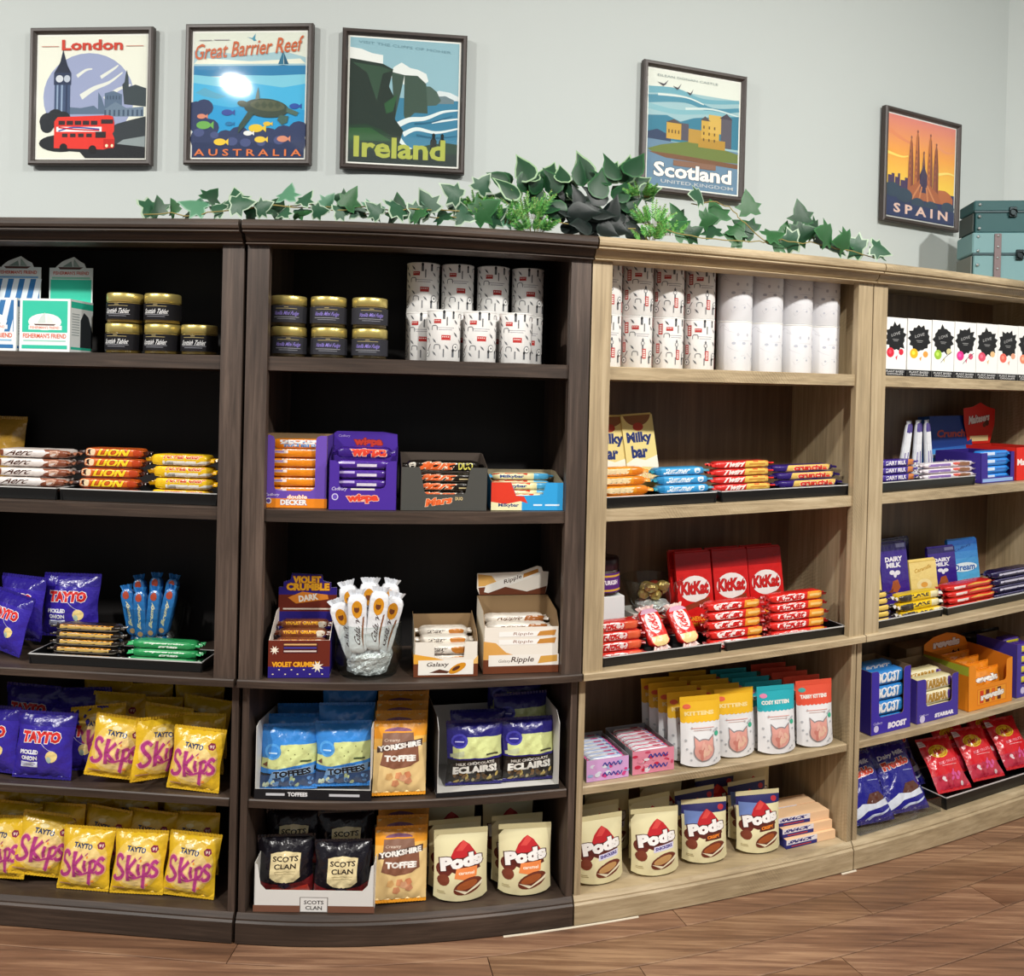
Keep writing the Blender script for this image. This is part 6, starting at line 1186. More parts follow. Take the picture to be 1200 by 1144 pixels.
# ------------------------------------------------------------------ right oak bookcase counter
tray(1022, 1105.5, 722, .074, ZC, .115, .024, 'left black tray on the right oak counter shelf'); tray(1110.5, 1232, 706, .074, ZC, .115, .024, 'right black tray on the right oak counter shelf')
def dm_block():
    A = Art(); A.rect(0, 0, 1, 1, '#3a2486'); A.rect(0, .86, 1, 1, '#22145c'); A.rect(.62, .90, .95, .96, '#6a6a90'); A.text('DAIRY', .5, .73, .64, .075, '#f0ecf4', bold=.05); A.text('MILK', .48, .64, .54, .075, '#f0ecf4', bold=.05); A.ell(.40, .53, .10, .035, '#e9e6ee', 12); A.ell(.60, .52, .10, .035, '#e9e6ee', 12); A.ell(.5, .49, .06, .04, '#e9e6ee', 12); A.poly([(.30, .26), (.40, .40), (.58, .42), (.66, .30), (.52, .22)], '#a8552c'); A.poly([(.2, .25), (.4, .3), (.36, .22)], '#7a3a20'); return A
def car_block():
    A = Art(); A.rect(0, 0, 1, 1, '#f0d684'); A.rect(0, .93, 1, 1, '#d8b860'); A.text('Caramilk', .5, .78, .66, .09, '#c89a3a', shear=.2, bold=.03, rot=8); A.ell(.5, .42, .28, .13, '#f5e2a2', 18); A.ell(.5, .42, .13, .06, '#e8a84a', 14); A.rect(0, 0, 1, .1, '#e6c870'); return A
def dream_block():
    A = Art()
    for q in range(8): A.rect(0, q / 8, 1, (q + 1) / 8 + .001, tuple(np.array(lin('#6cc8f0')) * (1 - q / 7) + np.array(lin('#1c68c4')) * (q / 7)))
    A.text('Cadbury', .5, .82, .6, .06, '#1d3f8c', shear=.3, rot=10, bold=.02); A.ell(.5, .46, .43, .085, '#eaf4f8', 18); A.text('Dream', .5, .46, .72, .12, '#2a62b0', shear=.2, bold=.03); A.ell(.5, .0, .35, .13, '#eef4ee', 18, 0, 180); return A
for nm, a, b, y0, y1, tt, art, col, lab in (('b', 1038, 1069, 635, 708, .17, dm_block(), '#33207c', 'purple block with white capitals, left of the two'), ('c', 1014, 1037, 650, 700, .15, car_block(), '#ecd078', 'yellow chocolate block half hidden by the stile'), ('c', 1071, 1101, 655, 712, .15, car_block(), '#ecd078', 'yellow chocolate block between the two purple ones'), ('b', 1094, 1124, 640, 702, .19, dm_block(), '#33207c', 'purple block with white capitals, right of the yellow one'), ('d', 1118, 1150, 631, 693, .21, dream_block(), '#2a7ccc', 'bright blue chocolate block beside the purple one')):
    tt = .200 + (tt - .15) * .5; s, w, h = spec(a, b, y0, y1, tt); h = reach((a + b) / 2, y0, tt + .02, ZC); r = tablet('chocolate_block', w * .94, h, .013, col, art, 'film'); put(r, s, tt, ZC, .0, -.08, .12); tag(r, lab, 'chocolate block', 'chocolate blocks on the right counter')
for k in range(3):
    s, w, h = spec(1040 + k * 3, 1072 + k * 3, 627 + k * 2, 700, .26); r = tablet('chocolate_block', w, h, .013, '#221650', Art().rect(.1, .4, .9, .8, '#2a1c60'), 'film'); put(r, s + .02 * k, .285 + .019 * k, ZC, .0, 0, .04); tag(r, 'dark purple block in the shadow behind, %s' % ('nearest', 'middle', 'rearmost')[k], 'chocolate block', 'shaded purple blocks')  # shade at the back is put into these blocks' darker purple
A = Art(); A.rect(0, 0, 1, 1, '#241a4c'); A.rect(.30, .1, .85, .9, '#ecc860'); A.rect(.0, .4, .3, .6, '#c9c4d8')
px_stack('wrapped_bar', 1016, 1053, 697, 727, 4, .075, .045, '#2a1f50', A, 'dark bar with yellow panel', 'of its stack by the stile', 'dark and yellow bars', ZC, dz=.004, back=.004)
A = Art(); A.rect(0, 0, 1, 1, '#ecc722'); A.text('FLAKE', .45, .6, .5, .36, '#3a2a1c', bold=.04); A.rect(0, .05, .26, .9, '#39302a'); A.rect(.74, .1, 1, .9, '#e6dcae')
px_stack('wrapped_bar', 1057, 1112, 696, 721, 3, .075, .045, '#e6c022', A, 'bright yellow bar', 'of its stack', 'bright yellow bars', ZC, back=.008, ends='#d8d4cc')
A = Art(); A.rect(0, 0, 1, 1, '#d02820'); A.rect(0, .08, 1, .2, '#f0883a'); A.rect(.12, .4, .36, .6, '#ecd8d0'); A.poly([(.4, .5), (.6, .85), (.8, .6), (.95, .9), (1, .5)], '#e0a03a')
px_stack('wrapped_bar', 1112, 1173, 684, 710, 4, .075, .05, '#c8261f', A, 'red and orange bar', 'of its stack, right tray', 'red and orange bars', ZC, back=.003, ends='#a81c1c')
A = Art(); A.rect(0, 0, 1, 1, '#1d1640'); A.rect(.1, .42, 1, .56, '#c9c6d8'); A.rect(0, .86, 1, .94, '#8a86a8')
px_stack('wrapped_bar', 1166, 1222, 668, 702, 4, .075, .05, '#1a143c', A, 'navy bar with silver stripe', 'of its stack at the right edge', 'navy bars', ZC, back=.003, ends='#241c50')
# ================================================================== lower shelf
def rows(proto, spots, zs, what, cat, grp):
    """spots: (px, py, t, turn, tilt, roll, dz, label-end)"""
    for px, py, t, tu, ti, ro, dz, lab in spots: bagat(proto, px, py, t, zs, '%s, %s' % (what, lab), cat, grp, tu, ti, ro, dz)
rows(PURPLE, [(49, 890, .112, .04, .14, .02, .0, 'facing front on the lower shelf'), (88, 885, .175, .1, .10, 0, .0, 'peeping out behind the front one, lower shelf'), (-8, 885, .13, -.2, .12, -.05, 0, 'cut by the left picture edge, lower shelf'), (35, 860, .235, 0, .05, .03, .03, 'in shadow at the back left, lower shelf'), (98, 850, .25, .1, .02, -.03, .025, 'in shadow at the back right, lower shelf')], Z4, 'purple crisp bag', 'crisp bag', GP)
rows(YELLOW, [(131, 890, .110, .15, .20, .13, .008, 'tilted, left of the three front ones, lower shelf'), (183, 900, .112, .95, .12, .16, .010, 'turned sideways between two others, lower shelf'), (226, 900, .100, -.05, .20, .03, .0, 'front right beside the stile, lower shelf'), (232, 880, .175, 0, .12, -.02, .012, 'just behind the front right one, lower shelf'), (118, 870, .185, .2, .1, -.08, .012, 'half behind the tilted one, lower shelf'), (190, 865, .19, -.1, .14, .05, .02, 'middle of the second row, lower shelf'), (135, 845, .245, .1, .06, .05, .03, 'third row left, lower shelf'), (185, 845, .25, 0, .08, -.04, .022, 'third row middle, lower shelf'), (238, 845, .245, -.1, .06, .06, .03, 'third row right, lower shelf'), (120, 835, .305, 0, .03, .1, .045, 'rearmost left, lower shelf'), (175, 835, .31, .1, .03, -.05, .04, 'rearmost middle, lower shelf'), (232, 830, .31, 0, .03, .02, .045, 'rearmost right, lower shelf')], Z4, 'yellow crisp bag', 'crisp bag', GY)
BY = [(220, 1025, .118, -.02, .24, .03, 0), (160, 1025, .116, .03, .22, -.01, 0), (97, 1022, .116, .0, .22, .0, 0), (42, 1018, .13, .25, .25, .18, .008), (2, 1012, .13, -.15, .22, -.10, 0)]
for i, (px, py, t, tu, ti, ro, dz) in enumerate(BY): bagat(YELLOW, px, py, t, ZB, 'yellow crisp bag in the front row of the bottom shelf, %s from the stile' % ORDN[i], 'crisp bag', GY, tu, ti, ro, dz)
for r_, (t, dz, off) in enumerate(((.185, .022, (228, 172, 120, 70, 15)), (.24, .040, (215, 158, 100, 45, -5)), (.30, .058, (226, 170, 115, 62, 8)))):
    for i, px in enumerate(off): bagat(YELLOW, px, 990 - 14 * r_, t, ZB, 'yellow crisp bag in the %s row, bottom shelf, %s from the stile' % (('second', 'third', 'rearmost')[r_], ORDN[i]), 'crisp bag', GY, rnd.uniform(-.15, .15), .14 - .04 * r_, rnd.uniform(-.1, .1), dz)
# toffee bags in a low-fronted tray box
def sweets(A, y0, y1, cols, n, seed):
    q = random.Random(seed)
    for i in range(n): A.ell(q.uniform(.06, .94), q.uniform(y0, y1), q.uniform(.035, .06), q.uniform(.02, .035), q.choice(cols), 9, rot=q.uniform(0, 180))
    return A
def toffee_art():
    A = Art(); A.poly([(.0, .36), (.0, .50), (.30, .52), (.34, .60), (.36, .70), (1, .70), (1, .42), (.6, .38), (.3, .33)], '#d9e29a'); A.ell(.22, .60, .15, .12, '#5aaaf0', 16); A.ell(.22, .60, .11, .085, '#3f8fe0', 14); A.rect(.14, .57, .30, .59, '#bfe0f8')
    A.poly([(0, .28), (.3, .26), (.6, .32), (1, .36), (1, .29), (.5, .26), (.0, .21)], '#20242c'); A.rect(0, .02, 1, .24, '#39507a'); sweets(A, .06, .2, ['#6f9fd8', '#dfe9c8', '#3f5f8c', '#c9d8a0', '#8fb8e0'], 26, 4)
    A.poly([(.18, .19), (.22, .30), (.98, .38), (.96, .26)], '#7fa6d0'); A.text('TOFFEES', .58, .275, .68, .10, '#171c26', bold=.06, rot=5, out='#bcd4ea', ow=.02); A.text('ENGLISH CREAMY', .55, .345, .42, .03, '#2a62a8', bold=.03, rot=5)
    for x, y in ((.5, .62), (.62, .56), (.75, .64), (.86, .55), (.55, .5)): A.ell(x, y, .012, .008, '#6a6a3a', 6)
    A.rect(.72, .44, .92, .465, '#4a5a3a'); A.poly([(.02, .40), (.12, .46), (.12, .38)], '#7a4a2a'); return A
def eclair_art():
    A = Art(); A.poly([(.10, .44), (.10, .62), (.32, .66), (.36, .76), (1, .76), (1, .46), (.55, .44)], '#dbe39c'); A.ell(.22, .70, .15, .11, '#4a45b4', 16); A.ell(.22, .70, .11, .08, '#2f2a90', 14); A.rect(.14, .685, .30, .70, '#c9c6f0'); A.poly([(.05, .50), (.3, .56), (.3, .47), (.05, .45)], '#c9d0a8')
    A.rect(0, .04, 1, .42, '#1b1714'); sweets(A, .06, .2, ['#7a5a34', '#c9b060', '#3a2a1c', '#d8cc9a', '#554024'], 24, 8); A.poly([(.03, .20), (.05, .36), (.97, .40), (.97, .24)], '#2a2622'); A.text('ECLAIRS!', .50, .27, .80, .12, '#f0efe8', bold=.06, rot=3); A.text('MILK CHOCOLATE', .5, .365, .7, .045, '#d8d4cc', bold=.03, rot=3); A.rect(.70, .49, .92, .515, '#4a4a34'); return A
TOF = bag('sweet_bag', .149, .166, .05, '#3c8fe2', toffee_art(), 3.4, 'film', seal='#3a86d6'); ECL = bag('sweet_bag', .154, .168, .05, '#29237e', eclair_art(), 5.2, 'film', seal='#221c6c')
t = .086; s, w, h = spec(299, 436, 850, 942, t); lip = .026
A = Art(); A.rect(-w / 2, 0, w / 2, lip * .98, '#17181c'); A.text('TOFFEES', -w * .13, lip * .5, w * .17, lip * .42, '#e6e8ea', bold=.05); A.rect(-w * .40, lip * .35, -w * .24, lip * .6, '#c9ccd2'); A.rect(w * .14, lip * .35, w * .40, lip * .6, '#c9ccd2')
r = carton('tray_box', w, .21, lip, '#17181c', [(-w / 2, 0), (w / 2, 0), (w / 2, lip), (-w / 2, lip)], A, back_h=.17, side_poly=[(0, 0), (.21, 0), (.21, .17), (.03, .19), (0, .185)], side_col='#e2e4e4', side_art=Art().rect(.0, 0, .21, .05, '#17181c'), inner='#d8d6d0'); put(r, s, t, Z4, 0, yaw(s) - yaw_on(s)); tag(r, 'low-fronted white and black tray box of blue toffee bags', 'display box')
for px, py, tt, tu, ti, ro, dz, lab in ((338, 897, .132, .05, .14, .0, .004, 'front left'), (403, 893, .138, -.1, .12, -.04, .010, 'front right'), (346, 875, .195, .0, .08, 0, .010, 'second row left'), (405, 850, .195, .05, .1, .02, .040, 'raised behind the front right one'), (357, 850, .252, 0, .04, 0, .02, 'rear left'), (408, 830, .25, -.05, .05, .03, .075, 'top rear right')): bagat(TOF, px, py, tt, Z4, 'blue toffee bag in the tray box, %s' % lab, 'sweet bag', 'blue toffee bags', tu, ti, ro, dz)
t = .088; s, w, h = spec(512, 656, 850, 932, t)
A = Art(); A.rect(-w / 2, 0, w / 2, .012, '#17181c')
r = carton('tray_box', w, .20, .012, '#17181c', [(-w / 2, 0), (w / 2, 0), (w / 2, .012), (-w / 2, .012)], A, back_h=.17, side_poly=[(0, 0), (.20, 0), (.20, .20), (.03, .20), (0, .175)], side_col='#26262a', side_art=None, inner='#cfcdc8'); put(r, s, t, Z4, 0, yaw(s) - yaw_on(s)); tag(r, 'white and black tray box of purple sweet bags, right of orange pouches', 'display box')
for px, py, tt, tu, ti, ro, dz, lab in ((556, 888, .140, .0, .10, .0, .004, 'front left'), (619, 885, .140, .04, .10, .0, .004, 'front right'), (560, 865, .20, 0, .06, 0, .012, 'second row left'), (612, 845, .215, .05, .08, -.03, .045, 'second row right'), (600, 830, .265, -.1, .05, .04, .075, 'raised at the back')): bagat(ECL, px, py, tt, Z4, 'purple sweet bag with cream panel, %s' % lab, 'sweet bag', 'purple sweet bags', tu, ti, ro, dz)
def york_art():
    A = Art(); A.rect(0, .74, 1, .955, '#f0a028'); A.poly([(0, .62), (0, .76), (1, .80), (1, .70)], '#f4bb58'); A.ell(.45, .86, .26, .05, '#8a5a7a', 14, 0, 180); A.poly([(.14, .58), (.16, .84), (.74, .84), (.78, .60)], '#8f6a58'); A.text('Creamy', .34, .74, .3, .05, '#f0dcc8', shear=.3)
    A.poly([(.06, .58), (.06, .66), (.92, .76), (.92, .67)], '#4f3a34'); A.text('YORKSHIRE', .48, .665, .82, .075, '#f3efe8', bold=.06, rot=5); A.poly([(.12, .42), (.18, .60), (.84, .66), (.86, .46), (.7, .40), (.4, .36)], '#8a5a44'); A.text('TOFFEE', .50, .505, .60, .085, '#f3efe8', bold=.06)
    for x, y, c in ((.30, .26, '#dfb070'), (.48, .27, '#e09a6a'), (.64, .28, '#d88a60'), (.42, .17, '#d8946a'), (.66, .20, '#dd9a74'), (.56, .24, '#e8b088')): A.poly([(x - .07, y - .03), (x - .05, y + .04), (x + .04, y + .05), (x + .08, y - .01), (x + .02, y - .05)], c)
    return A
YOR = bag('toffee_pouch', .138, .186, .030, '#efcf90', york_art(), 6.1, 'pouch_film', seal='#ef9f28', sides=.02)
for k in range(6): bagat(YOR, 468 + k * .8, 900 - k * 9, .100 + k * .037, Z4, 'orange and cream toffee pouch on the lower shelf, %s' % ('frontmost' if k == 0 else '%s in line' % ORDN[k]), 'sweet bag', 'orange toffee pouches', .05 - .02 * k, .17, .02, .002 + .013 * k)
# ------------------------------------------------------------------ bottom shelf, second bookcase
def clan_art():
    A = Art(); A.poly([(.0, .02), (.0, .30), (.2, .24), (.5, .20), (.8, .26), (1, .34), (1, .02)], '#6a1a1e'); A.poly([(.1, .05), (.3, .16), (.6, .13), (.9, .2), (.95, .06)], '#c0392b'); A.poly([(.24, .34), (.24, .72), (.34, .74), (.5, .76), (.66, .74), (.78, .72), (.78, .34), (.66, .26), (.5, .24), (.36, .26)], '#ead9a8'); A.text('SCOTS', .51, .64, .46, .085, '#2a211c', bold=.03); A.text('CLAN', .51, .52, .40, .085, '#2a211c', bold=.03); A.rect(.32, .43, .70, .437, '#9a8a60'); A.rect(.34, .39, .68, .397, '#9a8a60'); A.poly([(.38, .2), (.5, .26), (.62, .19), (.5, .14)], '#2a2034'); return A
CLAN = bag('sweet_bag', .150, .152, .05, '#14111a', clan_art(), 7.7, 'foil', seal='#16131c')
t = .084; s, w, h = spec(297, 439, 1035, 1076, t); lip = .078
F = [(-w / 2, 0), (w / 2, 0), (w / 2, .125), (w / 2 - .008, .12), (w / 2 - .016, lip * .9), (w / 2 - .03, lip * .72), (-w / 2 + .03, lip * .72), (-w / 2 + .016, lip * .9), (-w / 2 + .008, .12), (-w / 2, .125)]
A = Art(); A.rect(-w / 2, 0, w / 2, lip * .22, '#7a5240'); A.rect(-.036, .0, .036, lip * .50, '#6a6460'); A.rect(-.034, .002, .034, lip * .48, '#e9e9e6'); A.text('SCOTS', 0, lip * .33, .05, .010, '#2a2624', bold=.02); A.text('CLAN', 0, lip * .15, .042, .010, '#2a2624', bold=.02)
r = carton('tray_box', w, .20, lip, '#e4e4e0', F, A, back_h=.13, side_poly=[(0, 0), (.2, 0), (.2, .13), (0, .125)], side_col='#dededa', inner='#cfccc4'); put(r, s, t, ZB, 0, yaw(s) - yaw_on(s)); tag(r, 'white tray box of black sweet bags on the bottom shelf', 'display box')
for px, py, tt, tu, ti, dz, lab in ((334, 1020, .135, .03, .15, .012, 'front left'), (401, 1022, .130, -.03, .15, .004, 'front right'), (344, 980, .20, .0, .1, .055, 'behind, left'), (405, 985, .20, .05, .12, .050, 'behind, right'), (408, 960, .255, 0, .05, .085, 'rear right'), (352, 960, .255, 0, .05, .07, 'rear left')): bagat(CLAN, px, py, tt, ZB, 'black sweet bag with cream crest, %s' % lab, 'sweet bag', 'black sweet bags', tu, ti, 0, dz)
for k in range(4): bagat(YOR, 469 + k * .8, 1020 - k * 9, .115 + k * .036, ZB, 'orange and cream toffee pouch on the bottom shelf, %s' % ('frontmost' if k == 0 else '%s in line' % ORDN[k]), 'sweet bag', 'orange toffee pouches below', .08 - .03 * k, .2, .03, .002 + .012 * k)
def pods_art(kind):
    A = Art()
    if kind == 'navy': A.rect(0, .78, 1, .925, '#2a2a66'); A.poly([(.05, .60), (.05, .84), (.5, .80), (.5, .66)], '#6f86c0'); A.ell(.86, .85, .07, .045, '#c0303a', 10)
    A.poly([(.28, .60), (.36, .72), (.46, .80), (.54, .84), (.66, .78), (.78, .66), (.8, .58)], '#c2252b'); A.poly([(.40, .70), (.54, .84), (.62, .78), (.52, .70)], '#dc4a44'); A.ell(.18, .47, .15, .11, '#6a2a20', 14); A.poly([(.20, .46), (.3, .60), (.8, .62), (.86, .46), (.6, .40), (.4, .40)], '#5a2218')
    A.text('Pods', .50, .565, .80, .185, '#f6f2ee', bold=.07, rot=6, out='#4a1a18', ow=.05)
    if kind == 'orange': A.poly([(.36, .34), (.40, .47), (.80, .49), (.78, .36), (.58, .31)], '#ee8a4a'); A.text('caramel', .59, .41, .3, .045, '#fbe6d0', bold=.03)
    elif kind == 'snick': A.poly([(.40, .36), (.42, .44), (.86, .49), (.84, .40)], '#d8d4ea'); A.text('SNICKERS', .63, .425, .38, .045, '#3a2a80', bold=.05, rot=6)
    else: A.poly([(.44, .36), (.46, .46), (.84, .48), (.82, .38)], '#5a2a1c'); A.text('CRISPY', .64, .42, .3, .05, '#f0862a', bold=.05, rot=4)
    A.ell(.62, .22, .28, .115, '#6e3220', 18, rot=14); A.ell(.60, .24, .20, .06, '#a8582c' if kind != 'snick' else '#c89a62', 14, rot=14); A.ell(.16, .32, .11, .08, '#7a3a26', 12); A.poly([(.36, .18), (.56, .10), (.88, .24), (.9, .30), (.60, .14)], '#f0e6c8'); A.rect(.06, .12, .2, .13, '#b0a070'); A.rect(.06, .15, .18, .16, '#b0a070'); return A
POD = {k: pouch('chocolate_pouch', .150, .185, .070, '#e8dfb2', pods_art(k), 1.7, top='#dfd5a4' if k != 'navy' else '#e2d8aa') for k in ('orange', 'snick', 'navy')}
def pods(spots, grp, what):
    for k, px, py, t, tu, ti, dz, lab, sc in spots: bagat(POD[k], px, py, t, ZB, '%s, %s' % (what[k], lab), 'pouch', grp, tu, ti, 0, dz, sc)
W = {'orange': 'cream pouch with red mound and orange flash', 'snick': 'cream pouch with red mound and pale ribbon', 'navy': 'cream pouch with navy top band'}
pods([('orange', 540, 1015, .125, .03, .07, 0, 'left front, dark bookcase', .96), ('orange', 615, 1013, .122, -.03, .07, 0, 'right front, dark bookcase', .96), ('orange', 533, 1000, .185, .08, .05, 0, 'behind the left front one', 1), ('orange', 606, 998, .18, .05, .05, 0, 'behind the right front one', 1), ('orange', 526, 970, .255, 0, .03, .02, 'rear left, dark bookcase', 1), ('orange', 595, 965, .25, 0, .03, .02, 'rear right, dark bookcase', 1)], 'cream chocolate pouches', W)
pods([('snick', 703, 1000, .125, .0, .07, 0, 'leftmost on the oak bottom shelf', .95), ('snick', 768, 996, .120, -.12, .07, 0, 'second from left on the oak bottom shelf', .95), ('navy', 826, 982, .135, -.15, .07, 0, 'left one at the front of the oak shelf', .93), ('navy', 889, 970, .130, -.15, .07, 0, 'right one at the front of the oak shelf', .93),
      ('snick', 700, 975, .20, .05, .04, 0, 'behind the leftmost', 1), ('snick', 762, 965, .20, .1, .04, 0, 'behind the second', 1), ('navy', 815, 955, .21, .05, .04, 0, 'behind the left front one', 1), ('navy', 876, 945, .21, .05, .04, 0, 'behind the right front one', 1), ('snick', 712, 945, .27, .0, .02, 0, 'rear left in shadow', 1), ('snick', 775, 940, .275, .0, .02, 0, 'rear middle in shadow', 1), ('navy', 838, 925, .275, 0, .02, 0, 'rear left in shadow', 1), ('snick', 880, 915, .28, 0, .02, 0, 'rear right in shadow', 1)], 'cream chocolate pouches on oak', W)
# snack boxes beside the pouches
s, w, h = spec(922, 981, 968, 1000, .10)
A = Art(); A.rect(0, 0, 1, 1, '#f0c9a0'); A.rect(0, 0, .62, .42, '#2a2a78'); A.rect(0, .42, .62, 1, '#e9e4ea'); A.text('SNACK', .3, .70, .5, .36, '#2a2a78', bold=.06, shear=.2); A.rect(.1, .14, .5, .26, '#b8402f')
p = carton_box('snack_box', w * .97, .055, .026, '#efc79c', A, left=Art().rect(0, 0, 1, 1, '#3a3a8c'))
for k in range(6):
    o = p if k == 0 else dup(p); row_, lv = k // 3, k % 3; put(o, s - .004 * lv, .105 + .060 * row_ + .012 * lv, ZB, .027 * lv + (.0 if row_ == 0 else .0), rnd.uniform(-.04, .04)); tag(o, 'peach and navy snack box by the oak side panel, %s pile, %s' % (('front', 'rear')[row_], ('bottom', 'middle', 'top')[lv]), 'box', 'peach and navy snack boxes')
# ------------------------------------------------------------------ oak lower shelf: candy cartons and window pouches
def candy(px0, px1, y0, y1, depth, cols, label, t):
    s, w, h = spec(px0, px1, y0, y1, t); r = empty('candy_carton'); th = .0014
    def F(x, y, q): return (x, q, y)
    A = Art(); q = random.Random(px0); A.rect(-w / 2, 0, w / 2, h, cols[0])
    for i in range(26): A.ell(q.uniform(-w * .45, w * .45), q.uniform(h * .12, h * .9), q.uniform(.004, .011), q.uniform(.003, .006), q.choice(cols[:4]), 8)
    for lv in (.28, .74): squiggle(A, -w * .12, w * .34, h * lv, h * .14, '#2f3f9a', 9, h * .05)
    mb = MB(); panel(mb, [(-w / 2, 0), (w / 2, 0), (w / 2, h), (-w / 2, h)], F, th, cols[0], '#9a9a98'); lay(mb, A, lambda x, y, e: (x, -e, y), eps=.00006); mb.obj('front_panel', 'card', r)
    for sg in (-1, 1):
        mb = MB(); mb.box(min(sg * w / 2, sg * (w / 2 - th)), max(sg * w / 2, sg * (w / 2 - th)), th, depth, 0, h + .002, '#8f8f94'); mb.obj('side_panel', 'card', r)
    mb = MB(); mb.box(-w / 2, w / 2, depth, depth + th, 0, h + .006, '#8f8f94'); mb.obj('back_panel', 'card', r); mb = MB(); mb.box(-w / 2 + th, w / 2 - th, th, depth, 0, th, '#8f8f94'); mb.obj('base', 'card', r)
    put(r, s, t, Z4); tag(r, label, 'carton', 'candy cartons')
    n = int((depth - .008) / .0225); a2 = Art().rect(0, 0, 1, 1, cols[1]).rect(0, .05, 1, .25, cols[2]).rect(.06, .35, .5, .8, '#f2f3f8').rect(.55, .35, .78, .7, cols[3]).rect(.84, .3, .96, .8, '#6f86c8')
    p = bar('candy_roll', w - .012, .021, .021, cols[1], a2, 3.3, 'film', ends=cols[3], fin=.008, flat=True)
    for k in range(n):
        for lv in range(2):
            o = p if (k == 0 and lv == 0) else dup(p); put(o, s, t + .0145 + k * .0225, Z4, .003 + lv * (h - .0225), frame=r); tag(o, '%s candy roll in the %s carton, %s from front%s' % (('white and pink', 'white and red')[cols[4]], ('left pink', 'right red')[cols[4]], ORDN[k], ', top layer' if lv else ', lower layer'), 'sweet', 'candy rolls')
candy(687, 737, 896, 921, .17, ['#d9a8dc', '#dfe3ee', '#9fb4de', '#d9448c', 0], 'pink and lilac candy carton filled with rolls, by the stile', .100)
candy(741, 790, 884, 911, .17, ['#e08aa0', '#e4dfe6', '#c94a6a', '#c8284a', 1], 'red and pink candy carton filled with rolls', .105)
def kitten_art(c, words):
    A = Art(); A.rect(0, .66, 1, .925, c)
    for i in range(9): A.ell(.06 + i * .11, .66, .062, .03, c, 10)
    A.rect(0, .925, 1, .93, c); A.text(words, .46, .76, .74, .06, '#f4efe6' if c != '#f5c02a' else '#fbe29a', bold=.06); A.ell(.16, .86, .10, .035, '#e86a4a' if c == '#f5c02a' else ('#e88ab0' if c == '#2bb0bd' else '#4aa8a0'), 12)
    q = random.Random(4)
    for i in range(30):
        x, y = q.uniform(.05, .95), q.uniform(.04, .60)
        if .22 < x < .80 and .08 < y < .48: continue
        A.ell(x, y, .028, .018, '#b9bcc0', 8)
    A.rect(.22, .55, .80, .56, '#e0a8a0'); A.rect(.28, .52, .74, .527, '#d9b8b0'); A.ell(.86, .46, .06, .035, '#3fae8a', 10)
    A.ell(.52, .24, .27, .165, '#8f8a8c', 22); A.poly([(.27, .28), (.27, .46), (.42, .38)], '#8f8a8c'); A.poly([(.77, .28), (.77, .46), (.62, .38)], '#8f8a8c')
    A.ell(.52, .24, .245, .148, '#dfa094', 22); A.poly([(.29, .29), (.285, .43), (.41, .36)], '#dfa094'); A.poly([(.75, .29), (.755, .43), (.63, .36)], '#dfa094')
    for i in range(9): a = i * 2.4; A.ell(.52 + .14 * math.cos(a) * (i / 9 + .2), .23 + .09 * math.sin(a) * (i / 9 + .2), .07, .035, ('#e8b4a4', '#cf8478', '#eac0a8')[i % 3], 9, rot=i * 40)
    return A
KIT = {n: pouch('window_pouch', .128, .200, .046, '#e9e9ea', kitten_art(c, wd), 2.9, top=c, back='#d8d8da') for n, c, wd in (('yellow', '#f5c02a', 'KITTENS'), ('teal', '#2bb0bd', 'COSY KITTEN'), ('coral', '#e8583f', 'TABBY KITTENS'))}
for nm, pts in (('yellow', [(822, 865, .105), (862, 857, .127), (807, 850, .150), (846, 845, .172), (796, 838, .195), (834, 832, .217), (785, 828, .240), (820, 822, .262), (776, 820, .285), (808, 815, .307)]), ('teal', [(911, 851, .105), (897, 838, .150), (882, 828, .195), (868, 820, .24), (856, 815, .285)]), ('coral', [(956, 836, .105), (942, 825, .150), (928, 818, .195), (915, 812, .24), (903, 808, .285)])):
    for i, (px, py, t) in enumerate(pts): bagat(KIT[nm], px, py, t, Z4, '%s-topped white pouch with cat-head window, %s' % (nm, (('front left', 'front right')[i] if i < 2 else '%s row back, %s' % (ORDN[i // 2], ('left', 'right')[i % 2])) if nm == 'yellow' else ('frontmost' if i == 0 else '%s in line' % ORDN[i])), 'pouch', 'pouches with cat-head window', -.10, .06, 0, 0, .97)
# ------------------------------------------------------------------ right oak bookcase, lower shelf
def open_box(px0, px1, ytop, ybot, t, depth, col, art_fn, cut, label, bars, side=None, back=0., inner=KRAFT):
    s, w, h = spec(px0, px1, ytop, ybot, t); w *= .97; F = u_cut(w, h, *[v * w for v in cut[:2]], cut[2] * h, .010)
    r = carton('display_box', w, depth, h, col, F, art_fn(w, h), back_h=h + back, side_col=side, side_poly=[(0, 0), (depth, 0), (depth, h + back), (depth * .6, h + back * .5), (0, h)], inner=inner); put(r, s, t, Z4); tag(r, label, 'display box', 'display boxes on the right lower shelf')
    p, n, rows_, what, grp = bars(w, h)
    for k in range(n * rows_):
        o = p if k == 0 else dup(p); put(o, s, t + .030 + (k // n) * .044, Z4, .003 + (k % n) * (h * .96 / n) + (k // n) * .010, rnd.uniform(-.006, .006), frame=r); tag(o, '%s, %s row, %s' % (what, ('front', 'middle', 'rear')[k // n], place_of(k % n, n)), 'chocolate bar', grp)
def cad(w, h, word, c='#ece8f4', box=None):
    A = Art(); A.text(word, w * .16, h * .10, w * .46, h * .10, c, bold=.08, shear=.1); A.ell(-w * .36, h * .09, w * .06, w * .06, '#cfc8e8', 12); A.text('Cadbury', -w * .32, h * .17, w * .22, h * .05, '#cfc8e8', shear=.3)
    return A
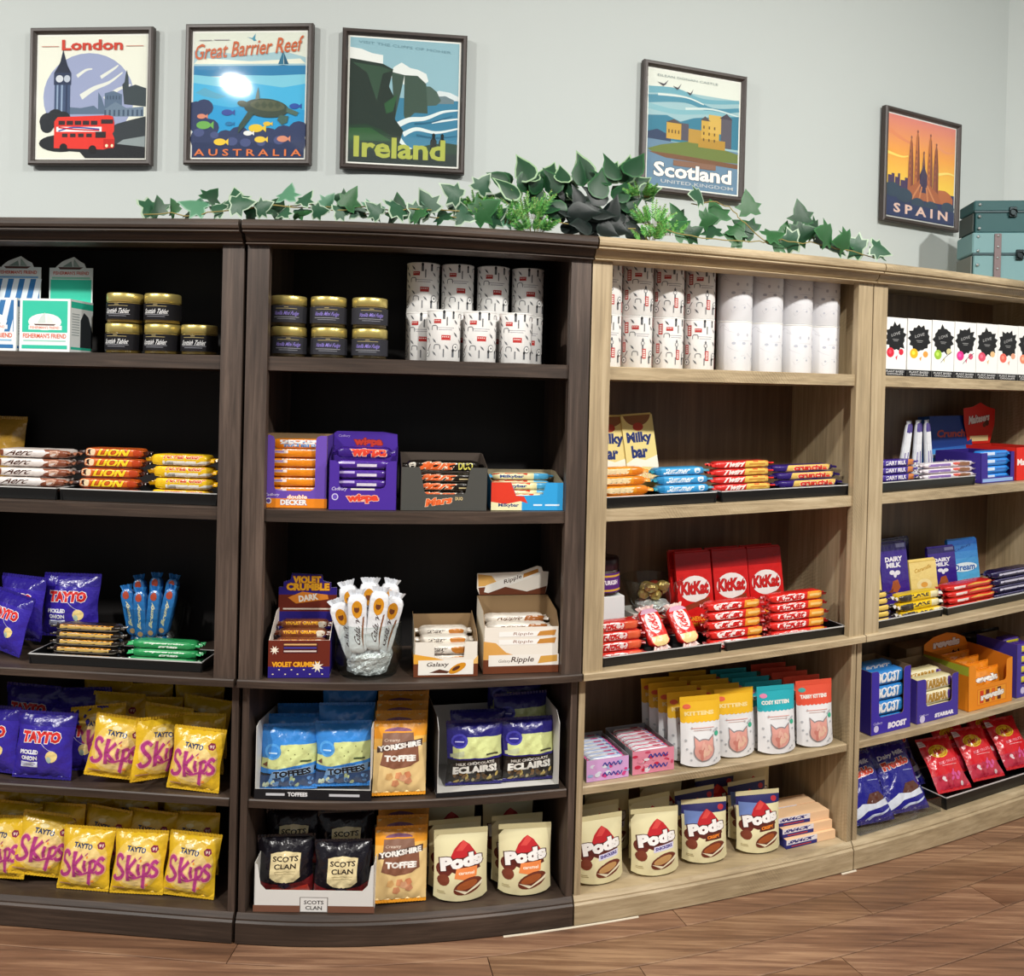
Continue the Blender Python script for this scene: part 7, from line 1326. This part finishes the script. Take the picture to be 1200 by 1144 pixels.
open_box(1019, 1069, 793, 866, .095, .14, '#3f2fa4', lambda w, h: cad(w, h, 'BOOST'), (-.30, .32, .26), 'purple display box of blue bars at the left, right oak bookcase', lambda w, h: (bar('wrapped_bar', w - .014, .042, h * .96 / 4 * .96, '#2a7cc8', Art().rect(0, 0, 1, 1, '#2f86d0').text('BOOST', .5, .5, .7, .5, '#f0f2f4', bold=.06, shear=.1).rect(0, 0, 1, .1, '#1c2450'), 2.2, ends='#1c2450', fin=.009), 4, 2, 'blue bar in the left purple box', 'blue bars in purple box'), side='#2a1f78')
open_box(1073, 1124, 805, 855, .100, .14, '#46369e', lambda w, h: cad(w, h, 'STARBAR'), (-.28, .34, .36), 'purple display box of pale yellow bars beside the orange box', lambda w, h: (bar('wrapped_bar', w - .014, .042, h * .96 / 3 * .96, '#e8dca8', Art().rect(0, 0, 1, 1, '#ece4c0').text('STARBAR', .48, .5, .7, .46, '#b88a2c', bold=.06).ell(.9, .5, .06, .3, '#5a3a90', 8), 3.2, ends='#8a6ab0', fin=.009), 3, 2, 'pale yellow bar in the right purple box', 'pale yellow bars'), back=.02)
def revels_front(w, h):
    A = Art(); A.rect(-w * .30, h * .08, w * .36, h * .44, '#e07a18'); A.rect(-w * .28, h * .10, w * .34, h * .42, '#f0a02c')
    for i, c in enumerate(('#d8401c', '#7a2a1c', '#e06a1c', '#5a2016')): A.rect(-w * .24 + i * w * .13, h * .12, -w * .16 + i * w * .13, h * .40, c)
    A.text('revels', w * .04, h * .27, w * .52, h * .15, '#f6f2ea', bold=.08, rot=3, out='#8a3a18', ow=.04); return A
s, w, h = spec(1134, 1187, 790, 842, .095); w *= .97
hd = [(-w / 2, h), (w / 2, h), (w * .42, h + .03), (w * .2, h + .05), (0, h + .058), (-w * .3, h + .05), (-w / 2, h + .03)]
r = carton('display_box', w, .17, h, '#ef901c', u_cut(w, h, -.34 * w, .36 * w, .52 * h, .012), revels_front(w, h), back_h=h + .01, side_col='#e8881a', side_art=Art().rect(.0, h * .78, .17, h * .98, '#b8c23a'), header=hd, header_art=Art().text('revels', .0, h + .022, w * .6, .028, '#f6f2ea', bold=.08, out='#8a3a18', ow=.04), inner='#d8801c'); put(r, s, .095, Z4); tag(r, 'orange display box with white lettering on the right lower shelf', 'display box', 'display boxes on the right lower shelf')
RV = bag('sweet_packet', w * .80, .085, .030, '#ee8a1c', Art().rect(.0, .1, 1, .9, '#ee8f20').text('revels', .5, .62, .8, .26, '#f6f2ea', bold=.08, out='#7a2a14', ow=.04).ell(.3, .25, .12, .1, '#5a2a18', 10).ell(.6, .22, .12, .1, '#7a3a20', 10).ell(.85, .3, .08, .08, '#4a2012', 10), 4.1, 'film')
for k in range(4): o = fresh(RV); put(o, s, .118 + .036 * k, Z4, .035 + .008 * k, frame=r); o.rotation_euler.x -= .2; tag(o, 'orange sweet packet in the orange box, %s' % ('frontmost' if k == 0 else '%s in line' % ORDN[k]), 'sweet packet', 'orange sweet packets')
open_box(1191, 1216, 768, 830, .100, .15, '#4a3a9c', lambda w, h: Art().ell(-w * .2, h * .12, w * .1, w * .1, '#cfc8e8', 12).text('Curly', w * .1, h * .12, w * .4, h * .1, '#ece8f4', bold=.05), (-.28, .42, .22), 'purple display box cut by the right picture edge', lambda w, h: (bar('wrapped_bar', w - .014, .042, h * .96 / 5 * .96, '#4a2f90', Art().rect(0, 0, 1, 1, '#53389a').rect(.1, .3, .9, .6, '#e8dc30'), 1.2, fin=.009), 5, 2, 'purple and lime bar at the right edge', 'purple and lime bars'))
A = Art().rect(0, 0, 1, 1, '#17141a').text('Wine Gums', .5, .6, .6, .2, '#b9a05a', shear=.2)
DK = bag('dark_sweet_bag', .14, .15, .04, '#1a161e', A, 8.1, 'foil')
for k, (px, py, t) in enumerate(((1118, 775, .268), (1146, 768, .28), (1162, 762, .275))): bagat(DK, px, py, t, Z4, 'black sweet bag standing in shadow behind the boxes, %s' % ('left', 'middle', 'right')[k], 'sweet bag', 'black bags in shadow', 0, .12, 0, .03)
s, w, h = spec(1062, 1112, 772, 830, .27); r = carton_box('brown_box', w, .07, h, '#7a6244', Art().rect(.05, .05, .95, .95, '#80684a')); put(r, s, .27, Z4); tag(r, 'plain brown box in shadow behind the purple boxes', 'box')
# ------------------------------------------------------------------ right oak bookcase, bottom shelf
def fred_art():
    A = Art(); A.text('Dairy Milk', .48, .80, .74, .085, '#e8ecf6', bold=.03, shear=.25, rot=6); A.text('Freddo', .5, .68, .76, .12, '#dc4a34', bold=.07, rot=6, out='#f3eef0', ow=.05); A.rect(.60, .56, .90, .567, '#b9c0e0')
    A.poly([(.40, .26), (.52, .38), (.78, .40), (.92, .32), (.78, .24), (.55, .22)], '#5a2e20'); A.poly([(0, .05), (0, .16), (.3, .26), (.6, .24), (.95, .30), (1, .22), (.7, .18), (.4, .16), (.15, .08)], '#d9deea'); A.stroke([(.3, .03), (.5, .09), (.75, .10), (.98, .16)], .04, '#c9d0e6', .02); return A
FR = bag('chocolate_bag', .168, .225, .042, '#1d1a86', fred_art(), 9.3, 'foil', seal='#17146c')
def red_art():
    A = Art(); A.rect(0, .05, 1, .30, '#c8324a'); A.ell(.42, .72, .27, .12, '#f2d02a', 20); A.ell(.42, .72, .24, .10, '#d8781c', 20); A.ell(.42, .72, .225, .088, '#f0c828', 20); A.text("Allen's", .42, .72, .36, .12, '#c02a1c', bold=.06, shear=.2, rot=6); A.text('RED FRUITS', .56, .52, .6, .05, '#f08a9a', bold=.03, rot=4); A.rect(.34, .45, .80, .46, '#f0b0b8')
    sweets(A, .1, .34, ['#e0589a', '#c82a4a', '#e88ab0', '#b81f3a', '#f0d8dc'], 18, 6); A.poly([(.0, .84), (.16, .84), (.16, .95), (.0, .95)], '#e6d8d8'); A.rect(.02, .87, .14, .88, '#8a6a6a'); A.rect(.02, .90, .12, .91, '#8a6a6a'); return A
RD = bag('jelly_bag', .16, .185, .04, '#dd1626', red_art(), 3.9, 'film', seal='#c81422')
# clear tray for the blue bags
s, w, h = spec(1006, 1103, 955, 985, .09); r = empty('clear_tray'); put(r, s, .090, ZB); th = .002; hgt = .05; dep = .2
for nm, b in (('tray_floor', (-w / 2, w / 2, 0, dep, 0, th)), ('tray_wall', (-w / 2, w / 2, 0, th, th, hgt)), ('tray_wall', (-w / 2, w / 2, dep - th, dep, th, hgt)), ('tray_wall', (-w / 2, -w / 2 + th, th, dep - th, th, hgt)), ('tray_wall', (w / 2 - th, w / 2, th, dep - th, th, hgt))): mb = MB(); mb.box(*b); mb.obj(nm, 'clear_plastic', r)
tag(r, 'clear acrylic tray of deep blue bags, bottom shelf', 'tray')
for k, (px, py, t, dz, lab) in enumerate(((1026, 930, .112, .010, 'front left'), (1068, 920, .115, .014, 'front right'), (1024, 905, .172, .012, 'behind left'), (1064, 895, .175, .016, 'behind right'), (1028, 885, .228, .018, 'rear left'), (1066, 878, .23, .02, 'rear right'))): bagat(FR, px, py, t, ZB, 'deep blue chocolate bag leaning back in the clear tray, %s' % lab, 'chocolate bag', 'deep blue chocolate bags', -.12, .60, 0, dz, .95)
tray(1109, 1218, 945, .090, ZB, .19, .040, 'deep black tray of red jelly bags, bottom shelf')
for k, (px, py, t, dz, lab) in enumerate(((1106, 905, .125, .030, 'front left'), (1146, 893, .128, .032, 'front middle'), (1184, 880, .13, .034, 'front right'), (1118, 885, .186, .045, 'second row left'), (1160, 873, .189, .047, 'second row right'), (1112, 875, .243, .055, 'rear left'), (1150, 862, .245, .058, 'rear right'))): bagat(RD, px + 14, py, t, ZB, 'red jelly bag with yellow oval leaning back, %s' % lab, 'sweet bag', 'red jelly bags', -.1, .62, 0, dz, .95)
